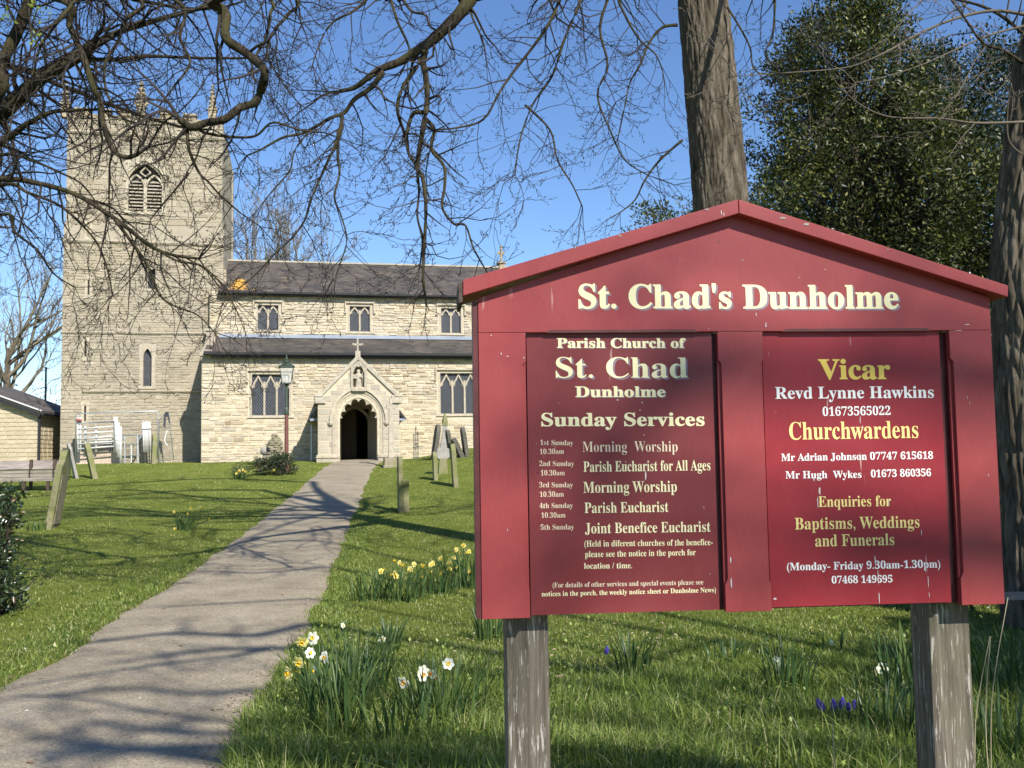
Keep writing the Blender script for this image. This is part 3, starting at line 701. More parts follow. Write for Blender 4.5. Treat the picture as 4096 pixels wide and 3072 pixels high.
fr.box(lan[0] - .2, lan[1] + .2, VT - .05, VT + .25, lan[2] - .12, lan[2])
# spandrel fill up to the square hole
top_ = lan[3] + .02
fr.prism([(lan[0] - .17, zs_), oc[0], *oc[1:9], ((lan[0] + lan[1]) / 2, top_ + .15), (lan[0] - .17, top_ + .15)], VT - .01, VT + .2)
fr.prism([(lan[1] + .17, top_ + .15), ((lan[0] + lan[1]) / 2, top_ + .15), *oc[8:], (lan[1] + .17, zs_)], VT - .01, VT + .2)
lw_ = fr.build('lancet_window', M['dressed'], church)
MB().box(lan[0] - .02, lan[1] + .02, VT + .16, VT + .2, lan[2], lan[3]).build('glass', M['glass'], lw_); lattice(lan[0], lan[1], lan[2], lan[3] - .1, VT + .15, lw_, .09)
# dark square opening
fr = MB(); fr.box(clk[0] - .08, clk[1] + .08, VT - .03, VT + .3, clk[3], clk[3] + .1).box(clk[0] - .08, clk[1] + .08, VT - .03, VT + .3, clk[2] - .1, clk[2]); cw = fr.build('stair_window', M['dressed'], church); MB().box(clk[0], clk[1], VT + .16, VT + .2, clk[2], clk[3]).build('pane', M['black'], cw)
# belfry opening: two louvred lights under one pointed arch
vb = VT + sb * .6; b0, b1, bz0, bz1 = bel; bm = (b0 + b1) / 2; spz = bz0 + (bz1 - bz0) * .60
fr = MB(); inn = arch(b0 + .08, b1 - .08, spz, bz1 - spz - .08, 10, .35); out = [(b0 - .02, spz)] + [(b0 - .02, bz1 + .02)] 
hi_ = inn[:11]; fr.prism([(b0 - .03, spz), *hi_, (bm, bz1 + .03), (b0 - .03, bz1 + .03)], vb - .01, vb + .22)
fr.prism([(b1 + .03, bz1 + .03), (bm, bz1 + .03), *inn[10:], (b1 + .03, spz)], vb - .01, vb + .22)
fr.box(b0 - .03, b0 + .08, vb - .01, vb + .22, bz0, spz).box(b1 - .08, b1 + .03, vb - .01, vb + .22, bz0, spz).box(b0 - .08, b1 + .08, vb - .06, vb + .25, bz0 - .14, bz0)
bars(arch(b0 - .06, b1 + .06, spz, bz1 - spz + .08, 10, .35), .10, vb - .08, vb + .05, fr)
fr.box(bm - .07, bm + .07, vb + .03, vb + .2, bz0, spz + .12)
for a, b in ((b0 + .08, bm - .05), (bm + .05, b1 - .08)): bars(arch(a, b, spz - .15, .45, 6, .4), .08, vb + .03, vb + .2, fr)
bars([(bm - .22, spz + .42), (bm, spz + .25), (bm + .22, spz + .42), (bm, spz + .66), (bm - .22, spz + .42)], .06, vb + .03, vb + .2, fr)
bf = fr.build('belfry_window', M['dressed'], church)
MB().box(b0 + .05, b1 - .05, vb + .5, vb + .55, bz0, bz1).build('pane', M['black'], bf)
for a, b in ((b0 + .09, bm - .08), (bm + .08, b1 - .09)):
    z = bz0 + .08
    while z < spz + .02:
        MB().add([(a, vb + .08, z), (b, vb + .08, z), (b, vb + .22, z + .10), (a, vb + .22, z + .10), (a, vb + .08, z + .025), (b, vb + .08, z + .025), (b, vb + .22, z + .125), (a, vb + .22, z + .125)], [(0, 3, 2, 1), (4, 5, 6, 7), (0, 1, 5, 4), (1, 2, 6, 5), (2, 3, 7, 6), (3, 0, 4, 7)]).build('louvre', M['tower'], bf); z += .155
# battlements and pinnacles
def pinnacle(u, v, z0, h, w=.34, big=False):
    mb = MB(); mb.box(u - w / 2, u + w / 2, v - w / 2, v + w / 2, z0 - .1, z0 + h * .30)
    mb.box(u - w * .62, u + w * .62, v - w * .62, v + w * .62, z0 + h * .30, z0 + h * .345)
    mb.lathe([(w * .56, h * .345), (w * .40, h * .5), (w * .24, h * .75), (.04, h * .95)], (u, v, z0), 4)
    for k in range(5 if big else 4):
        t = .40 + k * .125; rr_ = w * (.50 - .085 * k) * (1.5 if big else 1.0)
        for a in range(4): 
            th = math.pi / 4 + a * math.pi / 2; mb.lathe([(.01, -.05), (.07, 0), (.02, .06)], (u + rr_ * math.cos(th), v + rr_ * math.sin(th), z0 + h * t), 5)
            if big: mb.beam((u, v, z0 + h * (t - .02)), (u + rr_ * 1.15 * math.cos(th + math.pi / 4), v, z0 + h * (t + .02)), .12, .10)
    mb.lathe([(.02, h * .93), (.09, h * .97), (.02, h * 1.02)], (u, v, z0), 6)
    return mb.build('pinnacle', M['cap'], church)
zt_ = Zs['top']; pv = VT + .32
pinnacle(CP(262, 450, pv)[0], pv, zt_ - .05, 1.55); pinnacle(CP(850, 450, pv)[0], pv, zt_, 1.75); pinnacle(CP(565, 440, pv)[0], pv, zt_, 1.72, .36, True)
pinnacle(CP(262, 450, pv)[0] + .1, VT + 7, zt_, 1.6); pinnacle(CP(850, 450, pv)[0], VT + 7, zt_, 1.6)
for a, b in ((300, 355), (395, 440), (478, 524), (640, 688), (734, 782)):
    ua, ub = CP(a, 450, VT)[0], CP(b, 450, VT)[0]
    MB().box(ua, ub, vb + .02, vb + .36, zt_, zt_ + .16).box(ua - .05, ub + .05, vb - .03, vb + .41, zt_ + .16, zt_ + .27).build('merlon', M['cap'], church, bevel=.02)
MB().box(Tl + sb - .03, Tr - sb + .03, vb - .02, vb + .38, zt_ - .06, zt_ + .0).build('parapet_coping', M['cap'], church)
MB().box(Tr - .03, Tr + .10, VT + .3, VT + 1.0, ZG, Zs['s2'] - 1).build('buttress', M['tower'], church)
# ---- clerestory
Nl, Nr = CP(838, 1340, VN)[0], 9.0
zca, zce = CP(1400, 1352, VN)[1], CP(1200, 1172, VN)[1]
cw_ = [(1022, 1122, 1213, 1322), (1390, 1488, 1218, 1328), (1756, 1852, 1226, 1334)]
ch = []
for a, b, y0, y1 in cw_:
    u0, z1 = CP(a, y0, VN); u1, z0 = CP(b, y1, VN)
    ch.append(window(u0, u1, z0, z1, VN, 2, None, head=.33))
ch.append(window(ch[2][0] + 3.65, ch[2][1] + 3.65, ch[2][2] + .08, ch[2][3], VN, 2, None, head=.33))
Ne = CP(880, 1180, VN)[0]
walls(Nl, Nr, zca - 1.5, zce, VN, .5, [(h[0], h[1], h[2] + .06, h[3]) for h in ch], 'clerestory_wall', M['mortar'])
rubble(Nl, Nr - .05, zca - .1, zce - .03, VN, (.08, .17), (.14, .46), [pad(h, .04) for h in ch], 'rubble', 201, proud=(.01, .05))
# broken step of masonry beside the tower
u_, z_ = CP(838, 1335, VN); MB().box(u_ - .12, u_ + .3, VN - .22, VN, z_ - .6, z_ + .1).box(u_ - .16, u_ + .36, VN - .3, VN, z_ + .1, z_ + .2).build('kneeler_stone', M['ashlar'], church)
# ---- nave roof and aisle roof: real courses of slates
def slates(u0, u1, pa, pb, exp, sw, parent, name, seed):
    """courses from the eaves pa=(v,z) up to pb; joined"""
    r = random.Random(seed); dv, dz = pb[0] - pa[0], pb[1] - pa[1]; L = math.hypot(dv, dz); tv, tz = dv / L, dz / L; nv, nz = -tz, tv
    n = int(L / exp); mb = MB()
    for k in range(n + 1):
        s = k * exp; u = u0 - (sw / 2 if k % 2 else 0)
        while u < u1:
            a, b = max(u, u0) + .004, min(u + sw, u1) - .004; u += sw
            if b - a < .03: continue
            j = r.uniform(-.012, .012); lift = r.uniform(.012, .024); s0 = s + j; s1 = min(s + exp * 1.5, L)
            p = lambda ss, h: (pa[0] + tv * ss + nv * h, pa[1] + tz * ss + nz * h)
            q0, q1, q2 = p(s0, lift + .012), p(s1, .004), p(s0, .0)
            mb.add([(a, q0[0], q0[1]), (b, q0[0], q0[1]), (b, q1[0], q1[1]), (a, q1[0], q1[1]), (a, q2[0], q2[1]), (b, q2[0], q2[1])], [(0, 1, 2, 3), (4, 5, 1, 0)], r.random())
    o = mb.build(name, M['slate'], parent); o['kind'] = 'stuff'; return o
VR = 9.2; zr = CP(1400, 1057, VR)[1]
nr = MB().add([(Ne - .05, VN - .28, zce - .05), (Nr, VN - .28, zce - .05), (Nr, VR, zr - .03), (Ne - .05, VR, zr - .03), (Ne - .05, VN - .28, zce - .12), (Nr, VN - .28, zce - .12), (Nr, VR, zr - .2), (Ne - .05, VR, zr - .2)],
      [(0, 1, 2, 3), (7, 6, 5, 4), (4, 5, 1, 0), (3, 7, 4, 0), (5, 6, 2, 1)])
nr.add([(Ne - .05, VR, zr - .03), (Nr, VR, zr - .03), (Nr, 2 * VR - VN, zce - .05), (Ne - .05, 2 * VR - VN, zce - .05)], [(0, 1, 2, 3)])
nro = nr.build('nave_roof', M['slate'], church)
slates(Ne - .05, Nr, (VN - .30, zce - .03), (VR, zr), .235, .30, nro, 'slates', 5)
MB().beam((Ne, VR, zr + .03), (Nr, VR, zr + .03), .24, .08, (0, 0, 1)).build('ridge_tiles', M['ashlar'], nro)
MB().tube([(Ne - .02, VN - .36, zce - .08), (Nr, VN - .36, zce - .08)], .055, 8).build('gutter', M['black'], nro)
MB().box(Ne, Nr, VN - .26, VN + .3, zce - .18, zce - .125).build('eaves_shadow_board', M['black'], nro)  # black board painting in the eaves shadow along the nave wall top
u0, z0 = CP(945, 1150, VN - .1)
mb = MB(); rg_ = random.Random(4); dv, dz = VR - (VN - .3), zr - (zce - .03); L = math.hypot(dv, dz)
for k in range(420):
    s = rg_.uniform(.05, 1.5); uu = u0 + rg_.gauss(0, .20) * (1.2 - .45 * s) + .1; h = .045 + rg_.random() * .01; q = rg_.uniform(.012, .045)
    v_, zz = VN - .3 + dv * s / L - dz / L * h, zce - .03 + dz * s / L + dv / L * h
    mb.add([(uu - q, v_, zz), (uu + q * rg_.uniform(.4, 1), v_ + .01, zz + .005), (uu + q * .4, v_ + q, zz + q * .75), (uu - q * .7, v_ + q * .8, zz + q * .6)], [(0, 1, 2, 3)])
o = mb.build('lichen_patch', M['lichen'], nro); o['kind'] = 'stuff'
# chancel gable cross at the far end of the roof
u_, z_ = CP(2005, 1065, VR); cc = MB().box(u_ - .16, u_ + .16, VR - .16, VR + .16, z_ - .3, z_ + .15).box(u_ - .22, u_ + .22, VR - .22, VR + .22, z_ + .12, z_ + .2).box(u_ - .05, u_ + .05, VR - .05, VR + .05, z_ + .2, z_ + 1.0).box(u_ - .18, u_ + .18, VR - .05, VR + .05, z_ + .62, z_ + .74).lathe([(.03, 0), (.11, .05), (.03, .12)], (u_, VR, z_ + .95), 6); cc.build('gable_cross', M['cap'], church)
# ---- aisle
Al, Ar = CP(806, 1600, VA)[0], 9.0
zae, zat = CP(1400, 1418, VA)[1], zca - .02
a1 = (*[CP(998, 1492, VA)[0], CP(1166, 1664, VA)[0]], CP(1080, 1664, VA)[1], CP(1080, 1490, VA)[1])
a2 = (*[CP(1752, 1492, VA)[0], CP(1918, 1655, VA)[0]], CP(1840, 1657, VA)[1], CP(1840, 1486, VA)[1])
ah = [window(a1[0], a1[1], a1[2], a1[3], VA, 3, None, head=.55), window(a2[0], a2[1], a2[2], a2[3], VA, 3, None, head=.55)]
pu = .80
dhole = (-.62, .62, ZG - .5, ZG + 2.3)
walls(Al, Ar, ZG - .6, zae + .12, VA, .5, [(h[0], h[1], h[2] + .06, h[3]) for h in ah] + [dhole], 'aisle_wall', M['mortar'])
hs = [pad(h, .05) for h in ah]; po = (-1.55, 1.55, ZG, ZG + 2.3)
rubble(Al, Ar - .05, ZG - .2, ZG + .95, VA, (.08, .17), (.15, .5), hs + [po], 'rubble', 301, (True, False))
rubble(Al, Ar - .05, ZG + .95, ZG + 2.9, VA, (.09, .20), (.16, .5), hs + [po], 'rubble', 302, (True, False))
rubble(Al, Ar - .05, ZG + 2.9, zae - .16, VA, (.11, .20), (.16, .45), hs + [po], 'rubble', 303, (True, False), proud=(.015, .05))
MB().box(Al, Al + .5, VA + .5, VT, ZG - .5, zae).build('aisle_wall', M['tower'], church)
w_ = MB(); w_.add([(Al, VA, zae), (Al, VT + .0, zae), (Al, VT, zat + .45), (Al + .4, VA, zae), (Al + .4, VT, zae), (Al + .4, VT, zat + .45)], [(0, 2, 1), (3, 4, 5), (0, 3, 5, 2), (0, 1, 4, 3), (1, 2, 5, 4)]); w_.build('aisle_wall', M['tower'], church)
# pale block at the eaves corner
MB().box(Al - .08, Al + .42, VA - .12, VA + .4, zae - .10, zae + .16).box(Al - .04, Al + .36, VA - .05, VA + .3, zae - .3, zae - .1).build('kneeler_stone', M['ashlar'], church)
ar = MB().add([(Al + .1, VA - .25, zae + .02), (Ar, VA - .25, zae + .02), (Ar, VN, zat), (Al + .1, VN, zat), (Al + .1, VA - .25, zae - .07), (Ar, VA - .25, zae - .07), (Ar, VN, zat - .15), (Al + .1, VN, zat - .15)], [(0, 1, 2, 3), (7, 6, 5, 4), (4, 5, 1, 0), (3, 7, 4, 0), (5, 6, 2, 1)])
aro = ar.build('aisle_roof', M['slate'], church)
slates(Al + .1, Ar, (VA - .27, zae + .04), (VN, zat + .02), .235, .30, aro, 'slates', 6)
MB().add([(Al + .5, VN - .42, zat - .06), (Ar, VN - .42, zat - .06), (Ar, VN - .02, zat + .15), (Al + .5, VN - .02, zat + .15)], [(0, 1, 2, 3)]).build('lead_flashing', M['lead'], aro)
MB().tube([(Al + .1, VA - .36, zae - .03), (Ar, VA - .36, zae - .03)], .075, 8).build('gutter', M['black'], aro)
mb = MB(); mb.box(Al + .45, Ar, VA - .26, VA + .1, zae - .19, zae - .08); 
mb.build('eaves_shadow_board', M['black'], aro)  # black board, its colour stands for the shadow under the aisle eaves
# ---- porch
PW = (CP(1272, 1800, 0)[0], CP(1598, 1800, 0)[0]); PZ = 1.50
D0, D1 = CP(1362, 1800, 0)[0], CP(1508, 1800, 0)[0]
kz = CP(1262, 1598, 0)[1]; gz = CP(1430, 1437, 0)[1]; gu = CP(1432, 1437, 0)[0]
spz = CP(1435, 1672, 0)[1]; apz = CP(1435, 1600, 0)[1]; Dm = (D0 + D1) / 2; PT = .55
ao0, ao1 = D0 - .02, D1 + .02
ai = arch(ao0, ao1, spz, apz - spz + .10, 12, .12)
lh = ai[:13]; rh = ai[12:]; mz = ai[12][1]
def gab(u): return kz + (gz - kz) * (1 - abs(u - gu) / (gu - PW[0] if u < gu else PW[1] - gu))
nl_ = (CP(1412, 1500, 0)[0], CP(1457, 1500, 0)[0], CP(1430, 1560, 0)[1], CP(1430, 1470, 0)[1])   # niche
fr = MB()
fr.prism([(PW[0], PZ), (ao0, PZ), *lh, (Dm, nl_[2] - .05), (PW[0], nl_[2] - .05)], 0, PT)
fr.prism([(ao1, PZ), (PW[1], PZ), (PW[1], nl_[2] - .05), (Dm, nl_[2] - .05), *rh], 0, PT)
zb_ = nl_[2] - .05
def eu(z, s): return gu + s * ((gu - PW[0]) if s < 0 else (PW[1] - gu)) * (1 - (z - kz) / (gz - kz))
fr.prism([(PW[0] if zb_ < kz else eu(zb_, -1), zb_), (nl_[0], zb_), (nl_[0], nl_[3]), (eu(nl_[3], -1) if eu(nl_[3], -1) < nl_[0] else nl_[0] - .01, nl_[3]), (PW[0], kz)] if zb_ < kz else [(eu(zb_, -1), zb_), (nl_[0], zb_), (nl_[0], nl_[3]), (eu(nl_[3], -1), nl_[3])], 0.001, PT)
fr.prism([(nl_[1], zb_), (eu(zb_, 1), zb_), (eu(nl_[3], 1), nl_[3]), (nl_[1], nl_[3])] if zb_ >= kz else [(nl_[1], zb_), (PW[1], zb_), (PW[1], kz), (eu(nl_[3], 1), nl_[3]), (nl_[1], nl_[3])], 0.001, PT)
fr.prism([(eu(nl_[3], -1), nl_[3]), (eu(nl_[3], 1), nl_[3]), (gu, gz)], 0.001, PT)
fr.box(nl_[0], nl_[1], .28, PT - .01, zb_, nl_[3])
pw = fr.build('porch_wall', M['mortar'], church)
def in_front(u, z): return
r = random.Random(9); z = PZ + .32
while z < gz - .12:
    h = r.choice((.20, .24, .28)); k0 = PW[0] if z < kz else eu(z + h, -1) + .14; k1 = PW[1] if z < kz else eu(z + h, 1) - .14; u = k0
    if k1 - k0 < .2: break
    while u < k1 - .05:
        L = r.uniform(.28, .6); 
        if u + L > k1 - .15: L = k1 - u
        zc = z + h / 2
        aw = None
        if z < apz + .12:
            t = max(0, (z + h * .2 - spz) / (mz - spz)); hw = (ao1 - ao0) / 2 * math.sqrt(max(0, 1 - t * t)) if t < 1 else 0
            aw = (Dm - hw - .06, Dm + hw + .06) if hw > .05 else None
        elif nl_[2] - .08 < z + h and z < nl_[3] + .1: aw = (nl_[0] - .10, nl_[1] + .10)
        a, b = u + .005, u + L - .005; segs = [(a, b)]
        if aw: segs = [(a, min(b, aw[0])), (max(a, aw[1]), b)]
        for s in segs:
            if s[1] - s[0] > .05: STONES.append((s[0], z + .004, s[1] - s[0], h - .008, 0.0, r.uniform(.010, .016), 'ashlar'))
        u += L
    z += h
# plinth and mouldings
for a, b in ((PW[0] - .06, ao0 - .02), (ao1 + .02, PW[1] + .06)):
    MB().box(a, b, -.10, .3, PZ - .3, PZ + .16).build('plinth', M['ashlar'], pw); MB().box(a - .03, b - 0, -.14, .3, PZ + .16, PZ + .21).box(a, b, -.07, .3, PZ + .21, PZ + .29).build('plinth', M['dressed'], pw, bevel=.012)
# arch: hood mould, orders, cusps
t = MB(); bars(arch(ao0 - .36, ao1 + .36, spz - .12, mz - spz + .52, 14, .10), .09, -.12, .06, t)
for s, e in ((-1, ao0 - .36), (1, ao1 + .36)): t.lathe([(.02, -.2), (.10, -.14), (.12, -.05), (.07, 0)], (e, -.04, spz - .12), 7)
t.build('hood_mould', M['ashlar'], pw)
for q, (off, v0, v1, w_) in enumerate(((.26, -.03, .10, .08), (.16, .0, .16, .07), (.06, .05, .25, .09))):
    t = MB(); bars([(ao0 - off, PZ + (.25 if q == 0 else 0))] + arch(ao0 - off, ao1 + off, spz, mz - spz + off, 14, .12) + [(ao1 + off, PZ + (.25 if q == 0 else 0))], w_, v0 - .02, v1, t); t.build('arch_order', M['dressed'], pw)
t = MB(); foil = []
base_ = arch(ao0 + .0, ao1 - .0, spz, mz - spz, 30, .12); n = len(base_)
k = 6
for i in range(n):
    x, z = base_[i]; s_ = (i / (n - 1)) * k; ph = abs(2 * (s_ % 1) - 1); dep = .15 * ph ** 2.6 * (0 if i in (0, n - 1) else 1) + .03
    cx_, cz_ = Dm, spz - .15; m_ = math.hypot(cx_ - x, cz_ - z); foil.append((x + (cx_ - x) / m_ * dep, z + (cz_ - z) / m_ * dep))
for i in range(n - 1): t.prism([foil[i], foil[i + 1], base_[i + 1], base_[i]], .03, .2)
t.build('cusped_arch', M['dressed'], pw)
# gable coping, kneelers, finial
for s in (-1, 1):
    e = PW[0] - .12 if s < 0 else PW[1] + .12
    MB().beam((e, .18, kz - .10 if 0 else kz - .02), (gu, .18, gz + .08), .52, .15, (0, 0, 1)).build('coping', M['ashlar'], pw, bevel=.015)
    MB().box(min(e, e - s * .42), max(e, e - s * .42), -.10, .5, kz - .16, kz + .16).box(min(e + s * .03, e - s * .3), max(e + s * .03, e - s * .3), -.13, .5, kz + .1, kz + .19).build('kneeler_stone', M['ashlar'], pw, bevel=.02)
MB().box(gu - .10, gu + .10, .05, .32, gz - .1, gz + .35).box(gu - .03, gu + .03, .15, .21, gz + .35, gz + .82).box(gu - .18, gu + .18, .15, .21, gz + .58, gz + .65).lathe([(.02, -.05), (.06, 0), (.02, .05)], (gu - .18, .18, gz + .615), 5).lathe([(.02, -.05), (.06, 0), (.02, .05)], (gu + .18, .18, gz + .615), 5).lathe([(.02, -.05), (.06, 0), (.02, .05)], (gu, .18, gz + .82), 5).build('gable_cross', M['ashlar'], pw)
# niche
t = MB(); t.box(nl_[0] - .10, nl_[0], -.07, .1, zb_ + .0, nl_[3] + .05).box(nl_[1], nl_[1] + .10, -.07, .1, zb_, nl_[3] + .05); bars(arch(nl_[0] - .02, nl_[1] + .02, nl_[3] - .2, .42, 8, .5), .09, -.08, .25, t)
t.prism([(nl_[0] - .12, nl_[3] + .04), (nl_[1] + .12, nl_[3] + .04), (gu, gz - .18)], -.06, .02); t.box(nl_[0] - .06, nl_[1] + .06, -.16, .25, zb_ + .0, zb_ + .09); t.build('niche', M['ashlar'], pw)
# porch body
t = MB(); t.box(PW[0] + .12, PW[0] + .5, PT, VA, PZ - .3, kz - .1).box(PW[1] - .5, PW[1] - .12, PT, VA, PZ - .3, kz - .1); t.build('porch_side_wall', M['tower'], church)
for s in (-1, 1):
    e = PW[0] if s < 0 else PW[1]
    MB().add([(e - s * -.1, PT, kz - .1), (gu, PT, gz - .12), (gu, VA, gz - .12), (e - s * -.1, VA, kz - .1), (e - s * -.1, PT, kz - .0), (gu, PT, gz - .02), (gu, VA, gz - .02), (e - s * -.1, VA, kz)], [(0, 1, 2, 3), (7, 6, 5, 4), (0, 4, 5, 1), (3, 2, 6, 7), (0, 3, 7, 4)]).build('porch_roof', M['slate'], church)
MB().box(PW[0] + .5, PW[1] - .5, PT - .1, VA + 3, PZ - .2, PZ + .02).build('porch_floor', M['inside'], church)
# inner doorway with a dark nave behind it; a far window glimmers
t = MB(); ia = arch(-.62, .62, ZG + 1.75, .62, 8, .25); bars([(-.62, PZ)] + ia + [(.62, PZ)], .12, VA - .06, VA + .1, t); t.build('inner_doorway', M['dressed'], church)
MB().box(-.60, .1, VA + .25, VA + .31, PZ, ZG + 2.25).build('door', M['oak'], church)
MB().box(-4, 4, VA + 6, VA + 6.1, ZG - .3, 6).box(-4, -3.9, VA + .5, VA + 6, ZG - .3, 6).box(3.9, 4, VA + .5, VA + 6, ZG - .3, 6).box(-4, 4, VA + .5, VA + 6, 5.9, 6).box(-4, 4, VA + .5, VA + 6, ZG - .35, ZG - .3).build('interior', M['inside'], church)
# side brackets, drainpipe
for s in (-1, 1):
    e = PW[0] + .1 if s < 0 else PW[1] - .1
    z = CP(1262 if s < 0 else 1605, 1672, .6)[1]
    MB().beam((e + s * .05, .7, z + .35), (e + s * .42, .7, z - .05), .10, .08).beam((e, .5, z - .05), (e + s * .40, .5, z - .08), .09, .09).build('gutter_end', M['lead'], church)
    MB().add([(e + s * .05, PT, z + .5), (e + s * .45, PT, z - .02), (e + s * .45, VA, z - .02), (e + s * .05, VA, z + .5), (e + s * .05, PT, z + .44), (e + s * .45, PT, z - .08), (e + s * .45, VA, z - .08), (e + s * .05, VA, z + .44)], [(0, 1, 2, 3), (7, 6, 5, 4), (0, 4, 5, 1), (3, 2, 6, 7), (1, 5, 6, 2)]).build('side_roof', M['slate'], church)
MB().tube([(PW[0] - .22, 1.5, CP(1240, 1700, 1.5)[1]), (PW[0] - .22, 1.5, PZ)], .045, 8).build('drainpipe', M['galv'], church)
# ---- lay the stones: the largest as pieces of their own, the rest joined
def stone_shape(r):
    j = lambda a: r.uniform(-a, a); e = .05
    f_ = [(e + j(.02), 0, .10 + j(.05)), (1 - e + j(.02), 0, .10 + j(.05)), (1 - e + j(.02), 0, .90 + j(.05)), (e + j(.02), 0, .90 + j(.05))]
    b_ = [(0, 1, 0 + abs(j(.03))), (1, 1, abs(j(.03))), (1, 1, 1 - abs(j(.03))), (0, 1, 1 - abs(j(.03)))]
    return f_ + b_, [(0, 1, 2, 3), (4, 5, 1, 0), (5, 6, 2, 1), (6, 7, 3, 2), (7, 4, 0, 3)]
r = random.Random(12)
STONES.sort(key=lambda s: -(s[2] * s[3]) * (.75 if s[6] == 'tower' else 1) * (0 if (s[0] > 5.2) else 1))
protos = {}
for m_ in ('rubble', 'tower', 'ashlar'):
    protos[m_] = []
    for k in range(5):
        vs, fs = stone_shape(r); me = bpy.data.meshes.new('stone'); me.from_pydata(vs, [], fs); me.materials.append(M[m_]); protos[m_].append(me)
for s in STONES[:300]:
    o = link('stone', r.choice(protos[s[6]]), church); o.location = (s[0], s[4] - s[5], s[1]); o.scale = (s[2], s[5] + .01, s[3])
mb = MB(); idx = {'rubble': 0, 'tower': 1, 'ashlar': 2}
for s in STONES[300:]:
    vs, fs = stone_shape(r); mb.add([(s[0] + x * s[2], s[4] - s[5] + y * (s[5] + .01), s[1] + z * s[3]) for x, y, z in vs], fs, r.random() * .999, idx[s[6]])
o = mb.build('stones', [M['rubble'], M['tower'], M['ashlar']], church); o['kind'] = 'stuff'
print('stones', len(STONES))
# carved figure in the niche
nu = (nl_[0] + nl_[1]) / 2; fz = zb_ + .09; H_ = (nl_[3] - fz) * .93
wp = CO + CU_ * nu + CV_ * .10; st = MB()
st.lathe([(.13, 0), (.14, .1 * H_), (.11, .45 * H_), (.135, .62 * H_), (.14, .74 * H_), (.06, .80 * H_), (.05, .82 * H_), (.075, .86 * H_), (.08, .92 * H_), (.05, .98 * H_), (.01, H_)], (0, 0, 0), 12, sy=.75)
st.tube([(-.13, 0, .72 * H_), (-.17, -.04, .55 * H_), (-.06, -.12, .52 * H_)], [.045, .04, .03], 6); st.tube([(.13, 0, .72 * H_), (.17, -.04, .56 * H_), (.05, -.12, .60 * H_)], [.045, .04, .03], 6)
st.tube([(.15, -.09, .05), (.16, -.09, .9 * H_)], .014, 5)
so_ = st.build('statue', M['ashlar'], None, smooth=True); so_.location = (wp[0], wp[1], fz); so_.rotation_euler = (0, 0, CYAW)
tag(so_, 'small robed stone figure standing in the niche above the porch arch', 'statue')
# ------------------------------------------------------------------ trees
# --- big tree left of the frame, its limbs hang in front of the tower
TL = np.array([-9.2, 13.0, float(height(-9.2, 13))])
treeL = empty('bare_tree', TL, 0, 'bare spreading tree whose crooked mossy limbs hang in front of the church tower', 'tree', 'bare trees of the churchyard')
G = Grower(3)
TWIG = 1.0
trunk_mesh('trunk', [TL + [0, 0, -.2], TL + [.1, 0, 2.5], TL + [.0, .1, 5], TL + [.3, 0, 8], TL + [.9, -.2, 11.5]], [.55, .42, .38, .28, .10], M['bark'], treeL, 60, 120)
def hd(*q): return [np.array(a[:3], float) for a in q], [a[3] for a in q]
tx = TL
limb(treeL, G, [(0, 462), (100, 375), (166, 318), (318, 225)], 12.5, 12, 44, 26, M['limb'], 1.2, head=hd((tx[0], tx[1], 4.4, .16)), L=(.7, 1.7))
limb(treeL, G, [(-30, 445), (100, 350), (200, 267), (318, 205), (470, 130), (700, 60), (860, 20)], 12.8, 12.2, 36, 9, M['limb'], 1.1, head=hd((tx[0], tx[1], 4.8, .13)), L=(.7, 1.7))
limb(treeL, G, [(-60, 420), (0, 265), (66, 133), (119, 0), (150, -120)], 12, 12, 40, 26, M['limb'], .8, head=hd((tx[0], tx[1], 5.0, .15)), L=(.6, 1.5))
limb(treeL, G, [(252, 0), (278, 100), (331, 219), (371, 345), (404, 411), (411, 490), (451, 597), (504, 630), (550, 617)], 11.2, 10.6, 24, 10, M['limb'], 1.3, head=hd((tx[0] + .2, tx[1], 8.6, .10), (-6.8, 12, 7.6, .06)), L=(.6, 1.5))
limb(treeL, G, [(345, 239), (460, 238), (597, 225), (800, 232), (1021, 232)], 12, 11.6, 17, 5, M['limb'], 1.3, L=(.5, 1.4))
limb(treeL, G, [(0, 577), (86, 510), (199, 451), (290, 442), (398, 437)], 11.6, 11.2, 22, 6, M['limb'], 1.3, head=hd((tx[0], tx[1], 4.0, .08)), L=(.6, 1.5))
limb(treeL, G, [(825, -60), (835, 0), (902, 53), (903, 150), (975, 205), (1040, 258), (1059, 298), (1040, 371), (1019, 411), (960, 431), (900, 477), (830, 490), (763, 508), (716, 475)], 10.2, 9.8, 34, 17, M['limb'], .55, head=hd((tx[0] + .3, tx[1], 9.2, .14), (-5.5, 11.4, 8.4, .09)), L=(.5, 1.3))
limb(treeL, G, [(749, 510), (756, 597), (796, 690), (835, 729), (882, 782), (960, 850), (1040, 905)], 9.9, 10.2, 12, 3, M['limb'], 1.6, L=(.4, 1.1))
limb(treeL, G, [(796, 505), (816, 530), (920, 547), (1021, 544), (1092, 490), (1200, 520), (1300, 530)], 9.9, 10, 11, 4, M['limb'], 1.2, L=(.4, 1.0))
limb(treeL, G, [(755, 690), (700, 760), (640, 830), (600, 880)], 9.9, 10, 8, 3, M['limb'], 1.6, L=(.4, 1.1))
limb(treeL, G, [(0, 716), (133, 729), (298, 776), (431, 855), (530, 928), (600, 985), (696, 1021), (796, 1034)], 10.5, 10, 19, 7, M['limb'], 1.5, head=hd((tx[0], tx[1] - .3, 3.8, .09), (-7.0, 11.4, 4.9, .05)), L=(.5, 1.5))
limb(treeL, G, [(460, 878), (520, 960), (570, 1030), (596, 1075), (640, 1180), (700, 1225), (790, 1260), (860, 1330)], 10.1, 10, 13, 3, M['limb'], 1.7, L=(.4, 1.2))
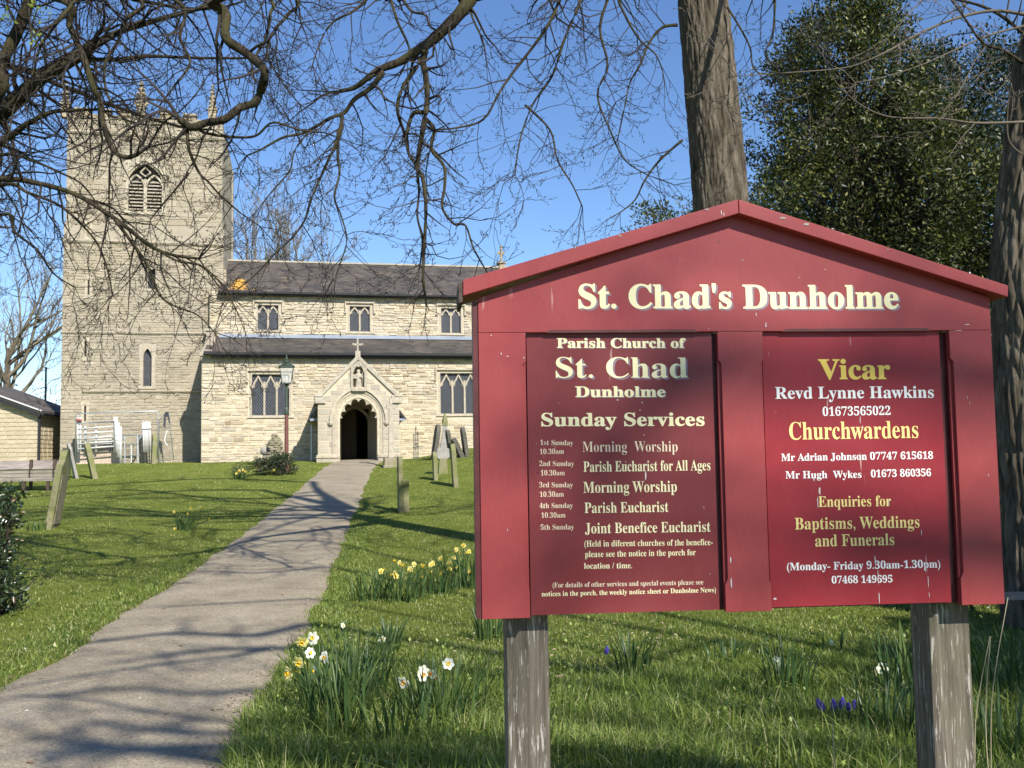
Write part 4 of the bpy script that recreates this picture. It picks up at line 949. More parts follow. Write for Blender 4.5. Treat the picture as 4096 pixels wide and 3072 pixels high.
limb(treeL, G, [(0, 738), (110, 770), (250, 830), (380, 960), (430, 1080), (450, 1180)], 10.8, 10.4, 13, 3, M['limb'], 1.5, head=hd((-7.2, 11.5, 4.6, .05)), L=(.5, 1.4))
limb(treeL, G, [(570, 960), (700, 1040), (800, 1060), (880, 1130), (940, 1230)], 10, 10, 9, 3, M['limb'], 1.8, L=(.4, 1.2))
limb(treeL, G, [(0, 860), (60, 930), (150, 1000), (210, 1090), (300, 1150)], 11.5, 11, 11, 3, M['limb'], 1.3, head=hd((-7.5, 12, 4.0, .04)), L=(.5, 1.3))
limb(treeL, G, [(0, 620), (120, 640), (240, 690), (330, 740), (420, 860)], 11.5, 11, 12, 3, M['limb'], 1.5, head=hd((-7.4, 12.2, 5.2, .04)), L=(.5, 1.4))
limb(treeL, G, [(560, 0), (500, 80), (470, 170), (420, 260), (430, 380), (500, 480), (560, 560)], 11.6, 11, 14, 4, M['limb'], 1.7, L=(.5, 1.4), head=hd((-5.5, 12, 7.8, .03)))
limb(treeL, G, [(700, 0), (740, 60), (720, 150), (760, 250), (700, 340), (640, 420)], 11.8, 11, 14, 4, M['limb'], 1.7, L=(.5, 1.4), head=hd((-5.0, 12, 7.9, .03)))
limb(treeL, G, [(1060, -20), (1080, 60), (1060, 160), (1010, 250), (1020, 330)], 12, 11.5, 13, 4, M['limb'], 1.8, L=(.5, 1.3), head=hd((-4.2, 12.3, 8.2, .03)))
limb(treeL, G, [(1180, -20), (1150, 60), (1090, 130), (1070, 220), (1130, 330), (1200, 420)], 12.2, 11.5, 13, 3, M['limb'], 1.9, L=(.5, 1.4), head=hd((-3.6, 12.5, 8.4, .03)))
limb(treeL, G, [(320, -20), (230, 90), (160, 190), (130, 300), (60, 420), (40, 520)], 11, 10.6, 13, 3, M['limb'], 1.5, L=(.5, 1.3))
for q in ((.4, .3, 8.6), (.8, -.3, 9.6), (.1, 0, 7.0), (.6, -.2, 10.4)):   # the crown above the frame
    for k in range(2):
        G.grow((q[0], q[1], q[2] - TL[2]), (G.r.uniform(.3, 1.0), G.r.uniform(-1, .5), G.r.uniform(.0, .4)), 5.5, .08, 1, .12, -.02, .35, .7, .55, .008, .25, True, 2)
polytubes('twigs', G.lines, 3, M['twig'], treeL)['kind'] = 'stuff'
leafcloud_jobs = [(tuple(at(px, py, 11.0) - TL)) for px, py in ((24, 60), (40, 75), (128, 155), (142, 165), (150, 30), (175, 45), (160, 60), (12, 85))]
nL = G.n

# --- tall straight tree behind the notice board
TC = gnd(2965, 2250); TC = np.array([2.72, 12.5, float(height(2.7, 12.5))])
treeC = empty('bare_tree', TC, 0, 'tall bare tree with a straight trunk rising behind the peak of the red notice board', 'tree', 'bare trees of the churchyard')
def cpt(px, py, Y=12.5): return at(px, py, Y)
trunk_mesh('trunk', [TC + [.1, 0, -.3], cpt(2985, 2000), cpt(2935, 1500), cpt(2905, 1150), cpt(2883, 790), cpt(2850, 400), cpt(2815, 0), cpt(2790, -300), cpt(2760, -700), cpt(2740, -1300)],
           [.58, .42, .38, .362, .35, .335, .322, .30, .24, .12], M['bark'], treeC, 210, 430, .020, 3, cell=19)
G = Grower(11)
top = cpt(2790, -330)
limb(treeC, G, [(1900, -25), (1881, 0), (1815, 80), (1722, 166), (1663, 206), (1603, 245), (1517, 279), (1464, 318), (1417, 351), (1358, 365)], 11.2, 10.6, 50, 9, M['limb'], .7, head=hd((top[0], top[1], top[2], .2), (1.2, 12.0, 7.7, .12)), L=(.4, 1.0))
limb(treeC, G, [(1530, 290), (1484, 351), (1417, 398), (1377, 451), (1324, 471), (1218, 530), (1132, 550), (1046, 597), (986, 623)], 10.8, 10.4, 19, 4, M['limb'], 1.1, L=(.4, 1.1))
limb(treeC, G, [(1368, 450), (1358, 530), (1324, 617), (1291, 690), (1245, 796), (1218, 882), (1165, 955), (1099, 1015), (1033, 1088), (960, 1150)], 10.7, 10.4, 12, 3, M['limb'], 1.5, L=(.4, 1.2))
limb(treeC, G, [(1352, 520), (1351, 630), (1358, 696), (1338, 789), (1364, 862), (1387, 961), (1358, 1061)], 10.6, 10.4, 10, 3, M['limb'], 1.6, L=(.4, 1.2))
limb(treeC, G, [(1700, 200), (1692, 250), (1702, 298), (1709, 398), (1695, 497), (1669, 663), (1689, 703), (1702, 796), (1702, 895), (1692, 1088), (1700, 1180)], 10.9, 10.5, 24, 6, M['limb'], 1.3, L=(.3, 1.0))
limb(treeC, G, [(1680, 235), (1669, 265), (1610, 351), (1590, 438), (1616, 530), (1636, 617), (1663, 663), (1676, 763), (1669, 862), (1689, 961), (1680, 1060)], 10.8, 10.5, 15, 4, M['limb'], 1.5, L=(.3, 1.0))
limb(treeC, G, [(1702, 477), (1736, 517), (1726, 597), (1775, 663), (1779, 743), (1769, 829), (1815, 895), (1862, 902), (1895, 995), (1948, 1088)], 10.7, 10.4, 14, 4, M['limb'], 1.5, L=(.4, 1.1))
limb(treeC, G, [(1700, 450), (1660, 450), (1640, 480), (1628, 535)], 10.8, 10.6, 15, 9, M['limb'], .6, L=(.3, .7))
limb(treeC, G, [(1553, -30), (1563, 0), (1590, 86), (1630, 172), (1636, 219), (1600, 300)], 11.4, 11, 12, 4, M['limb'], 1.3, L=(.4, 1.0), head=hd((-1.0, 11.8, 8.2, .03)))
limb(treeC, G, [(1600, -30), (1613, 0), (1649, 46), (1702, 60), (1722, 106), (1762, 133), (1800, 190)], 11.4, 11, 11, 4, M['limb'], 1.3, L=(.4, 1.0), head=hd((-.9, 11.8, 8.2, .03)))
limb(treeC, G, [(2250, -30), (2180, 120), (2060, 280), (2000, 365), (1934, 477), (1828, 511), (1729, 520)], 11.2, 10.8, 11, 4, M['limb'], 1.5, L=(.4, 1.2), head=hd((.9, 11.8, 8.0, .03)))
limb(treeC, G, [(2330, -30), (2260, 150), (2210, 300), (2130, 420), (2080, 560), (2060, 700)], 11.6, 11, 11, 3, M['limb'], 1.4, L=(.4, 1.2), head=hd((1.1, 11.9, 8.2, .03)))
limb(treeC, G, [(2100, 420), (2200, 520), (2230, 640), (2290, 740), (2330, 830)], 11.4, 11, 8, 3, M['limb'], 1.4, L=(.4, 1.0))
limb(treeC, G, [(2710, 100), (2650, 110), (2600, 166), (2560, 260), (2520, 330), (2500, 420), (2470, 560)], 12.3, 12, 11, 3, M['limb'], 1.4, L=(.4, 1.1))
limb(treeC, G, [(2480, -30), (2500, 60), (2560, 160), (2620, 215), (2650, 280)], 12, 11.6, 10, 3, M['limb'], 1.6, L=(.4, 1.1), head=hd((1.8, 12.2, 7.8, .03)))
limb(treeC, G, [(2430, 0), (2400, 120), (2430, 260), (2390, 380), (2440, 520), (2500, 640), (2590, 700)], 11.8, 11.4, 10, 3, M['limb'], 1.3, L=(.4, 1.1), head=hd((1.5, 12.0, 7.8, .03)))
limb(treeC, G, [(2730, 560), (2640, 640), (2580, 720), (2540, 800), (2480, 850)], 12.3, 12, 9, 3, M['limb'], 1.2, L=(.4, 1.0))
limb(treeC, G, [(1870, -20), (1890, 70), (1930, 160), (1945, 240)], 11.2, 11, 9, 3, M['limb'], 1.5, L=(.4, .9))
limb(treeC, G, [(3090, -30), (3099, 0), (3092, 130), (3063, 217), (3106, 275)], 11, 11, 10, 4, M['limb'], 1.4, L=(.3, .8), head=hd((2.8, 12.2, 7.6, .04)))
limb(treeC, G, [(2910, 30), (2960, 110), (3000, 190), (3010, 260), (3040, 300)], 12.2, 11.8, 8, 3, M['limb'], 1.4, L=(.3, .9))
limb(treeC, G, [(1480, -30), (1420, 40), (1330, 90), (1280, 170), (1250, 260)], 11.6, 11.2, 11, 3, M['limb'], 1.8, L=(.4, 1.2), head=hd((-1.5, 12, 8.0, .03)))
limb(treeC, G, [(1240, 520), (1180, 600), (1160, 680), (1110, 740), (1060, 800)], 10.6, 10.4, 6, 3, M['limb'], 1.4, L=(.3, .9))
hi = [((.3, -.3, 9.2), (-1, -.4, .6), 9), ((.2, -.2, 9.8), (-.5, -1, .6), 9), ((.2, 0, 9.4), (-1, .5, .7), 9), ((.3, 0, 10), (.6, -.9, .8), 7), ((.1, 0, 10.4), (-.9, 0, .9), 8), ((.2, 0, 10.6), (.9, .2, .9), 6), ((0, 0, 9.8), (-.9, -.7, .5), 10)]
for q, d_, L_ in hi:
    m_ = math.sqrt(sum(a * a for a in d_)); G.grow((q[0], q[1], q[2] - TC[2]), tuple(a / m_ for a in d_), L_, .13, 1, .10, .012, .4, .6, .7, .014, .2, True, 2, .02)
polytubes('twigs', G.lines, 3, M['twig'], treeC)['kind'] = 'stuff'
nC = G.n

# --- gnarled tree at the right edge
TR = np.array([4.78, 9.2, float(height(4.8, 9.2))])
treeR = empty('bare_tree', TR, 0, 'bare tree with deeply furrowed bark at the right edge beside the red notice board', 'tree', 'bare trees of the churchyard')
def rp(px, py): return at(px, py, 9.2)
trunk_mesh('trunk', [TR + [.1, 0, -.3], rp(4165, 2350), rp(4150, 2000), rp(4122, 1750), rp(4113, 1300), rp(4100, 1085), rp(4120, 800), rp(4150, 434), rp(4200, 110), rp(4260, -300), rp(4300, -900)],
           [.42, .34, .30, .30, .30, .30, .285, .26, .25, .22, .12], M['bark'], treeR, 180, 420, .032, 8, 6, cell=15)
G = Grower(23)
limb(treeR, G, [(4110, 60), (3975, 43), (3830, 72), (3685, 130), (3540, 210), (3396, 268), (3179, 289), (2947, 304)], 9, 8.4, 12, 2, M['twig2'], .4, L=(.4, 1.1), droop=.02)
limb(treeR, G, [(4110, 487), (3902, 492), (3758, 474), (3577, 470), (3468, 434), (3370, 360), (3309, 275)], 8.6, 8, 9, 1.8, M['twig2'], .35, L=(.3, .8), droop=.02)
limb(treeR, G, [(4110, 100), (3960, 140), (3830, 195), (3685, 260), (3526, 311), (3420, 330)], 9, 8.4, 8, 2, M['twig2'], .45, L=(.3, .9), droop=.02)
limb(treeR, G, [(4110, 150), (4000, 60), (3880, 10), (3700, -20)], 9.1, 8.8, 13, 5, M['limb'], 1.5, L=(.5, 1.3), droop=.02)
limb(treeR, G, [(4090, 250), (4010, 200), (3930, 170), (3850, 60), (3790, -20)], 9.1, 8.8, 12, 4, M['limb'], 1.5, L=(.5, 1.2), droop=.02)
limb(treeR, G, [(4090, 620), (4035, 560), (4030, 440), (4045, 330)], 8.8, 8.6, 6, 3, M['twig2'], .8, L=(.3, .6), droop=.05)
polytubes('twigs', [(l[0], [max(r_, .0022) for r_ in l[1]]) for l in G.lines], 3, M['twig2'], treeR)['kind'] = 'stuff'

# --- trees further off
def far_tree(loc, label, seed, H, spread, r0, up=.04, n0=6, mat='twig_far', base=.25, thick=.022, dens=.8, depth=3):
    b = np.array([loc[0], loc[1], float(height(*loc))]); root = empty('bare_tree', b, 0, label, 'tree', 'bare trees of the churchyard')
    G = Grower(seed); r = G.r
    MB().tube([(0, 0, -.3), (.1, 0, H * base * .6), (.0, .1, H * base), (.1, 0, H * .5)], [r0, r0 * .8, r0 * .7, r0 * .3], 9).build('trunk', M['bark'], root, smooth=True)
    for i in range(n0):
        a = 6.283 * i / n0 + r.uniform(-.4, .4); t = r.uniform(base * .8, .5)
        d_ = (math.cos(a) * spread, math.sin(a) * spread, 1); m_ = math.sqrt(sum(q * q for q in d_))
        G.grow((0, 0, H * t), tuple(q / m_ for q in d_), H * (1 - t) * r.uniform(.75, 1), r0 * .4, 1, .13, up, H / 24, .6, dens, thick, .2, True, depth)
    polytubes('twigs', G.lines, 3, M[mat], root)['kind'] = 'stuff'
    return root
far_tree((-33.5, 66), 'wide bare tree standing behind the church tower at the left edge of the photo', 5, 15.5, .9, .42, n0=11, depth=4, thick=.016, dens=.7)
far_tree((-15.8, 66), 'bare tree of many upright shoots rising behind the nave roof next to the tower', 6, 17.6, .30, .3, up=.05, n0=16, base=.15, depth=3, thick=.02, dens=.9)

# --- evergreens
def leafcloud(name, parent, clusters, per, rad, size, mat, seed, tone_hi=1.0):
    rg = np.random.default_rng(seed); C = np.array(clusters); n = len(C) * per
    c = np.repeat(C, per, 0); off = rg.normal(0, 1, (n, 3)); off /= np.linalg.norm(off, axis=1, keepdims=True)
    c = c + off * (rad * rg.random((n, 1)) ** .6)
    d = off + rg.normal(0, .6, (n, 3)) + [0, -.1, .25]; d /= np.linalg.norm(d, axis=1, keepdims=True)
    s = np.cross(d, rg.normal(0, 1, (n, 3))); s /= np.linalg.norm(s, axis=1, keepdims=True); nn = np.cross(d, s)
    L = size * (.6 + .8 * rg.random((n, 1))); W = L * .42
    V = np.stack([c, c + d * L * .5 + s * W * .5 + nn * L * .08, c + d * L, c + d * L * .5 - s * W * .5 + nn * L * .08], 1).reshape(-1, 3)
    b = np.arange(n)[:, None] * 4; F = np.concatenate([b + [0, 1, 2], b + [0, 2, 3]])
    t = np.clip(rg.random(n) * .8 + np.repeat(rg.random(len(C)), per) * .19, 0, .999) * tone_hi
    o = npmesh(name, V, F, M[mat], tone=np.repeat(t, 4), parent=parent); o['kind'] = 'stuff'; return o
def shell(prof, cx_, cy_, n, seed, inner=.25, ex=1, ey=1, lump=.42):
    """cluster centres through a crown given by (height, radius) profile, lumpy outline"""
    rg = np.random.default_rng(seed); out = []; zs = [p_[0] for p_ in prof]; rs = [p_[1] for p_ in prof]
    while len(out) < n:
        z = rg.uniform(zs[0], zs[-1]); a = rg.random() * 6.283; R0 = np.interp(z, zs, rs)
        if rg.random() > (R0 / max(rs)) + .08: continue
        lum = 1 + lump * mnoise.noise((math.cos(a) * 1.6 + seed, math.sin(a) * 1.6, z * .9)) * 2
        q = inner + (1 - inner) * math.sqrt(rg.random())
        x, y = cx_ + R0 * lum * q * math.cos(a) * ex, cy_ + R0 * lum * q * math.sin(a) * ey
        if mnoise.noise((x * .95, y * .95, z * .95 + seed)) < -.18: continue
        out.append((x, y, z))
    return out
def evergreen(name, loc, prof, n, per, rad, size, mat, seed, label, cat, trunk_r=.16, **k):
    b = np.array([loc[0], loc[1], float(height(*loc))]); root = empty(name, b, 0, label, cat)
    cl = shell(prof, 0, 0, n, seed, **k)
    leafcloud('crown', root, cl, per, rad, size, mat, seed)
    H = prof[-1][0]
    if trunk_r: MB().tube([(0, 0, -.2), (.05, 0, H * .4), (-.05, .05, H * .8), (0, 0, H * .97)], [trunk_r, trunk_r * .75, trunk_r * .35, .02], 8).build('trunk', M['bark'], root, smooth=True)
    rg = random.Random(seed); ln = []
    for c in cl[::3]:
        z0 = max(.2, c[2] - rg.uniform(.3, 1.1)); ln.append(([(0, 0, z0), (c[0] * .5, c[1] * .5, (z0 + c[2]) / 2), c], [.02, .012, .005]))
    polytubes('branches', ln, 3, M['twig'], root)['kind'] = 'stuff'
    return root
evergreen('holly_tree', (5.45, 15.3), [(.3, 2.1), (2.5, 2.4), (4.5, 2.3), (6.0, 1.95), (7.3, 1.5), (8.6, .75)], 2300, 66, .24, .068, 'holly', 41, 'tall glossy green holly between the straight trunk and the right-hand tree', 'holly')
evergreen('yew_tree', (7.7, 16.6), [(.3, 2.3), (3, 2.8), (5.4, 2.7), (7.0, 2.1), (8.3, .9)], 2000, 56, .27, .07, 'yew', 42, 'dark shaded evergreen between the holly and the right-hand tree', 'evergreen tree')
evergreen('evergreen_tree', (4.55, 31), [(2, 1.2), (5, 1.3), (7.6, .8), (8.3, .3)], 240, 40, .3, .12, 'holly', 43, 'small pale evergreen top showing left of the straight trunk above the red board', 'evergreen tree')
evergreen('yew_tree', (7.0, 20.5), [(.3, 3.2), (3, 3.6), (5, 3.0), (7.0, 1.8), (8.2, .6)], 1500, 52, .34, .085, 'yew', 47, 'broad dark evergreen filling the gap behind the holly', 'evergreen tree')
leafcloud('young_leaves', treeL, leafcloud_jobs, 9, .07, .06, 'freshleaf', 88)
hb = np.array([6.4, 10.9, 0]); hedge = empty('hedge', hb, 0, 'dark shaded hedge behind the right post of the notice board', 'hedge')
rg = np.random.default_rng(5); cl = []
for i in range(620):
    cl.append((rg.uniform(-2.2, 3.6), rg.uniform(-.7, .9), rg.uniform(.02, 1.75) * (1 - .1 * rg.random())))
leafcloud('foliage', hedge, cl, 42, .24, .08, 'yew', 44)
# bush added out of frame to shade the hedge and the foot of the tree
evergreen('added_shade_bush', (7.35, 3.2), [(.0, 1.8), (1.5, 2.05), (3.6, 1.8), (5.2, .7)], 1100, 40, .33, .13, 'yew', 45, 'large evergreen bush shading the ground on the right', 'bush', .12)
# bare tree behind the viewer: branch shadows on board and path
TB = np.array([12.0, -8.0, 0.]); treeB = empty('bare_tree', TB, 0, 'bare tree behind the viewer casting branch shadows over the board and the path', 'tree', 'bare trees of the churchyard')
G = Grower(77)
MB().tube([(0, 0, -.2), (0, 0, 3), (.1, 0, 6), (0, .1, 10)], [.4, .32, .26, .12], 12).build('trunk', M['bark'], treeB, smooth=True)
buds = False
def shadow_limb(pts, s0, rad, tw=.6, L=(.5, 1.3), rmin=.006, root=None, top=(.05, .1, 9.5)):
    # a limb of this tree followed back along the sun's rays from where its shadow falls
    W = [np.array(p, float) + np.array(sun_dir) / math.cos(SUN_EL) * (s0 + .25 * math.sin(i * 2.1)) for i, p in enumerate(pts)]
    root = root or treeB; sp = smoothpath([q - np.array(root.location) for q in W], 4); top = np.array(top); k0 = 0 if np.linalg.norm(sp[0] - top) < np.linalg.norm(sp[-1] - top) else -1
    if k0 == -1: sp = sp[::-1]
    n = len(sp); rr = [rad * (1 - .55 * i / n) for i in range(n)]
    d0 = sp[0] - top; head = [top * (1 - t) + sp[0] * t + np.array([0, 0, .5 * math.sin(math.pi * t)]) for t in (0, .25, .5, .75)]
    MB().tube(head + sp, [rad * (1.9 - 1.1 * t) for t in (0, .3, .6, .9)] + rr, 7).build('limb', M['limb'], root, smooth=True)
    for i in range(2, n):
        if G.r.random() < tw:
            t = sp[i] - sp[i - 1]; t /= np.linalg.norm(t); a = t * .7 + np.array([G.r.gauss(0, .7), G.r.gauss(0, .7), G.r.gauss(0, .5)]); a /= np.linalg.norm(a)
            G.grow(tuple(sp[i]), tuple(a), G.r.uniform(*L), rr[i] * .5, 1, .16, 0, .12, .7, .5, rmin, .25, True, 2)
def gl(*p): return [gnd(*q) for q in p]
shadow_limb(gl((1180, 2590), (930, 2635), (620, 2675), (300, 2722), (60, 2760)), 10, .034)
shadow_limb(gl((1150, 2720), (1050, 2668), (930, 2640)), 10, .016, .3)
shadow_limb(gl((1060, 2908), (700, 2880), (350, 2815), (60, 2792)), 9.5, .032)
shadow_limb(gl((1000, 3060), (700, 3040), (400, 3000), (100, 2965)), 12, .08)
shadow_limb(gl((1240, 2500), (1000, 2555), (700, 2545), (380, 2580)), 13, .075)
shadow_limb(gl((1290, 2400), (900, 2425), (620, 2440)), 11, .03)
shadow_limb(gl((1020, 2935), (700, 2950), (350, 2900)), 12, .055)
def bp(px, py):
    q = SL(px, py); return SO + bx * q[0] + [0, 0, q[1]]
def bl_(*p): return [bp(*q) for q in p]
shadow_limb(gl((1000, 3000), (560, 3010), (150, 3050)), 13, .08)
shadow_limb(gl((1120, 2760), (800, 2790), (480, 2770), (200, 2800)), 13, .055, .8)
shadow_limb(gl((1230, 2600), (900, 2610), (600, 2640)), 13.5, .065, .8)
shadow_limb(gl((1330, 2270), (1050, 2300), (800, 2290)), 12, .045, .8)
shadow_limb(gl((1380, 2180), (1150, 2170), (900, 2215)), 12, .045, .8)
shadow_limb(gl((2900, 2560), (2600, 2640), (2300, 2700), (2000, 2680)), 10, .035, .5)
GB = G; G = Grower(91)
for pts, rad in (([(1300, 1985), (900, 1995), (500, 1960), (100, 1990)], .13), ([(1250, 1930), (900, 1915), (560, 1930), (200, 1945)], .12), ([(1150, 2040), (800, 2060), (450, 2035), (150, 2050)], .10), ([(1050, 1960), (700, 1965), (420, 1990)], .12),
    ([(1150, 2105), (900, 2120), (600, 2100)], .06), ([(900, 2200), (600, 2230), (250, 2240)], .05), ([(1900, 2020), (1700, 2060), (1500, 2040)], .07)):
    shadow_limb(gl(*pts), 16.5, rad, .9, (1.0, 2.4), .016, treeC, (.1, 0, 11.0))
polytubes('branches', G.lines, 4, M['limb'], treeC)['kind'] = 'stuff'
G = GB
for pts, s0, rad in (([(2000, 1860), (2340, 1732), (2680, 1600), (3100, 1440)], 12, .06), ([(2080, 2260), (2400, 2000), (2560, 1700), (2700, 1350)], 13, .06), ([(2450, 1290), (2600, 1120), (2760, 950)], 11, .028),
    ([(3000, 1560), (3250, 1450), (3600, 1330)], 13, .05), ([(2100, 1700), (2450, 1880), (2850, 1980)], 12, .045), ([(3080, 2300), (3350, 2180), (3600, 2150)], 13, .04), ([(3800, 2230), (3880, 2100), (3990, 1960), (4080, 1800)], 10, .018), ([(2150, 2380), (2420, 2260), (2700, 2200)], 12, .04)):
    shadow_limb(bl_(*pts), s0, rad * .62, .22, (.5, 1.1), .009)
polytubes('branches', G.lines, 4, M['limb'], treeB)['kind'] = 'stuff'
print('twig segments', nL, nC, G.n)
# ------------------------------------------------------------------ the notice board
def red_mat(name, c, c2, fade, streak=.6, sc=2.0, rough=.38):
    m, t, n, l, b = NM(name); b.inputs['Roughness'].default_value = rough; b.inputs['Specular IOR Level'].default_value = .35
    a = tex(n, l, 'ShaderNodeTexNoise', sc, detail=6, rough=.6); r_ = ramp(n, [(.3, c), (.7, c2)]); l.new(a.outputs['Fac'], r_.inputs[0]); col = r_.outputs[0]
    s = tex(n, l, 'ShaderNodeTexNoise', 34, detail=3, rough=.5, stretch=(1, 1, .13)); rs = ramp(n, [(.70, (0, 0, 0)), (.74, (streak,) * 3)]); l.new(s.outputs['Fac'], rs.inputs[0])
    col = mixc(n, l, rs.outputs[0], col, (.55, .36, .33))
    v = tex(n, l, 'ShaderNodeTexVoronoi', 26); rv = ramp(n, [(0, (1, 1, 1)), (.035, (1, 1, 1)), (.05, (0, 0, 0))]); l.new(v.outputs['Distance'], rv.inputs[0])
    vn = tex(n, l, 'ShaderNodeTexNoise', 5, detail=2); rn = ramp(n, [(.55, (0, 0, 0)), (.6, (.8,) * 3)]); l.new(vn.outputs['Fac'], rn.inputs[0])
    col = mixc(n, l, math_(n, l, 'MULTIPLY', rv.outputs[0], rn.outputs[0]), col, (.6, .5, .47))
    f = tex(n, l, 'ShaderNodeTexNoise', 120, detail=6, rough=.7, stretch=(1, 1, .25)); rf = ramp(n, [(.3, (.93,) * 3), (.7, (1.05,) * 3)]); l.new(f.outputs['Fac'], rf.inputs[0])
    col = mixc(n, l, 1, col, rf.outputs[0], 'MULTIPLY'); l.new(col, b.inputs[0]); bump(n, l, b, f.outputs['Fac'], .25, .002)
    ro = tex(n, l, 'ShaderNodeTexNoise', 7, detail=5); rr = ramp(n, [(.3, (rough - .08,) * 3), (.7, (rough + .25,) * 3)]); l.new(ro.outputs['Fac'], rr.inputs[0]); l.new(rr.outputs[0], b.inputs['Roughness'])
    return m
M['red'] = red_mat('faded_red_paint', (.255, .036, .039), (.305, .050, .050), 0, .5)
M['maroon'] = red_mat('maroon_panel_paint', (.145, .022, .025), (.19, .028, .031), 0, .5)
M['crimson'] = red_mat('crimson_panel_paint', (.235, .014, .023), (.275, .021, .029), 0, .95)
M['darkred'] = plain('dark_red_edge_shade', (.06, .008, .01), .5, (.12, .02, .02), 20)  # edge and chip colour, also paints the shade in chamfers and gaps
M['endgrain'] = plain('grey_end_grain', (.05, .035, .03), .9, (.12, .09, .075), 60, .6)
def post_mat():
    m, t, n, l, b = NM('weathered_post'); b.inputs['Roughness'].default_value = .9; b.inputs['Specular IOR Level'].default_value = .2
    a = tex(n, l, 'ShaderNodeTexNoise', 60, detail=8, rough=.7, stretch=(1, 1, .045)); r_ = ramp(n, [(.3, (.055, .047, .038)), (.5, (.135, .115, .088)), (.7, (.24, .21, .165))]); l.new(a.outputs['Fac'], r_.inputs[0])
    s = tex(n, l, 'ShaderNodeTexNoise', 170, detail=5, rough=.7, stretch=(1, 1, .07)); rs = ramp(n, [(.57, (0, 0, 0)), (.63, (.8,) * 3)]); l.new(s.outputs['Fac'], rs.inputs[0])
    c = mixc(n, l, rs.outputs[0], r_.outputs[0], (.50, .47, .42))
    g = tex(n, l, 'ShaderNodeTexNoise', 5, detail=5); rg_ = ramp(n, [(.45, (0, 0, 0)), (.7, (.5,) * 3)]); l.new(g.outputs['Fac'], rg_.inputs[0])
    c = mixc(n, l, rg_.outputs[0], c, (.12, .12, .07)); l.new(c, b.inputs[0]); bump(n, l, b, a.outputs['Fac'], 1, .006); return m
M['post'] = post_mat()
M['cream'] = plain('cream_lettering', (.78, .70, .40), .5, (.84, .76, .47), 30)
M['cream2'] = plain('worn_cream_lettering', (.66, .50, .36), .55, (.78, .66, .46), 60)
M['yellow'] = plain('yellow_lettering', (.86, .60, .10), .5)
M['ylight'] = plain('pale_yellow_lettering', (.86, .68, .24), .5)
M['white'] = plain('white_lettering', (.84, .82, .78), .5)
M['lshade'] = plain('blue_grey_letter_shade', (.17, .13, .17), .6, (.26, .20, .25), 40)
sign = empty('notice_board', (SO[0], SO[1], float(height(SO[0], SO[1]))), SG['yaw'], 'large red gabled church notice board with two painted panels on grey wooden posts', 'notice board')
def avg(*p): return sum(p) / len(p)
ZB = SG['z0']; W_ = 1.2
ztop = avg(SL(2100, 1326)[1], SL(2868, 1326)[1], SL(3048, 1327)[1], SL(3800, 1327)[1]) + .0
L0 = avg(SL(2101, 1330)[0], SL(2122, 2470)[0]); L1 = avg(SL(2868, 1330)[0], SL(2906, 2450)[0])
R0 = avg(SL(3048, 1330)[0], SL(3090, 2440)[0]); R1 = avg(SL(3800, 1330)[0], SL(3846, 2425)[0])
T = .02
eL, eR, ap = SL(1908, 1215), SL(3958, 1205), SL(2945, 862)
mb = MB(); mb.prism([(0, ztop + .0006), (W_, ztop + .0006), (W_, eR[1] + .01), (ap[0], ap[1] + .012), (0, eL[1] + .012)], 0, T)
hdr = mb.build('header_board', M['red'], sign, bevel=.0012)
def stile(x0, x1, ch0, ch1):
    """upright with a long stopped chamfer on its opening side(s)"""
    mb = MB(); c = .007; za, zb_ = ZB + .06, ztop - .065
    l = [(x0, ZB), ]; 
    pr = [(x0, ZB), (x1, ZB)]
    if ch1: pr += [(x1, za), (x1 - c, za + c * 2), (x1 - c, zb_ - c), (x1, zb_)]
    pr += [(x1, ztop), (x0, ztop)]
    if ch0: pr += [(x0, zb_), (x0 + c, zb_ - c), (x0 + c, za + c * 2), (x0, za)]
    mb.prism(pr, 0.0005, .010)
    mb.box(x0, x1, .010, T, ZB, ztop)
    return mb.build('stile', M['red'], sign, bevel=.0008)
stile(0, L0, 0, 1); stile(L1, R0, 1, 1); stile(R1, W_, 1, 0)
for (a, b_, nm) in ((L0, L1, 1), (R0, R1, 2)):   # dark strip laid on the header, painting the shade of a chamfer above each panel
    c = .006; mb = MB(); mb.prism([(a + .045, ztop - .0005), (b_ - .045, ztop - .0005), (b_ - .055, ztop + c), (a + .055, ztop + c)], -.0008, .001); mb.build('chamfer', M['darkred'], sign)
PD = .012
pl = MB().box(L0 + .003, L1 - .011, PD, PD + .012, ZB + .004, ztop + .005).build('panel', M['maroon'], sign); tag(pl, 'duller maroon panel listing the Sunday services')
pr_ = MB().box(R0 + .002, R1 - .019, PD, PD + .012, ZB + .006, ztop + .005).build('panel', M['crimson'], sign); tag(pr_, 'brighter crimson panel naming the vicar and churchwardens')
MB().box(.004, W_ - .004, PD + .013, .055, ZB + .002, ztop - .001).build('backing_board', M['darkred'], sign)  # dark colour shows in the gaps beside the panels as jamb shade
mb = MB(); mb.box(-.012, -.0006, .004, .06, ZB + .001, eL[1] + .006); mb.build('side_trim', M['darkred'], sign)
MB().box(W_ + .0006, W_ + .006, .01, .06, ZB + .002, eR[1] - .02).build('side_trim', M['darkred'], sign)
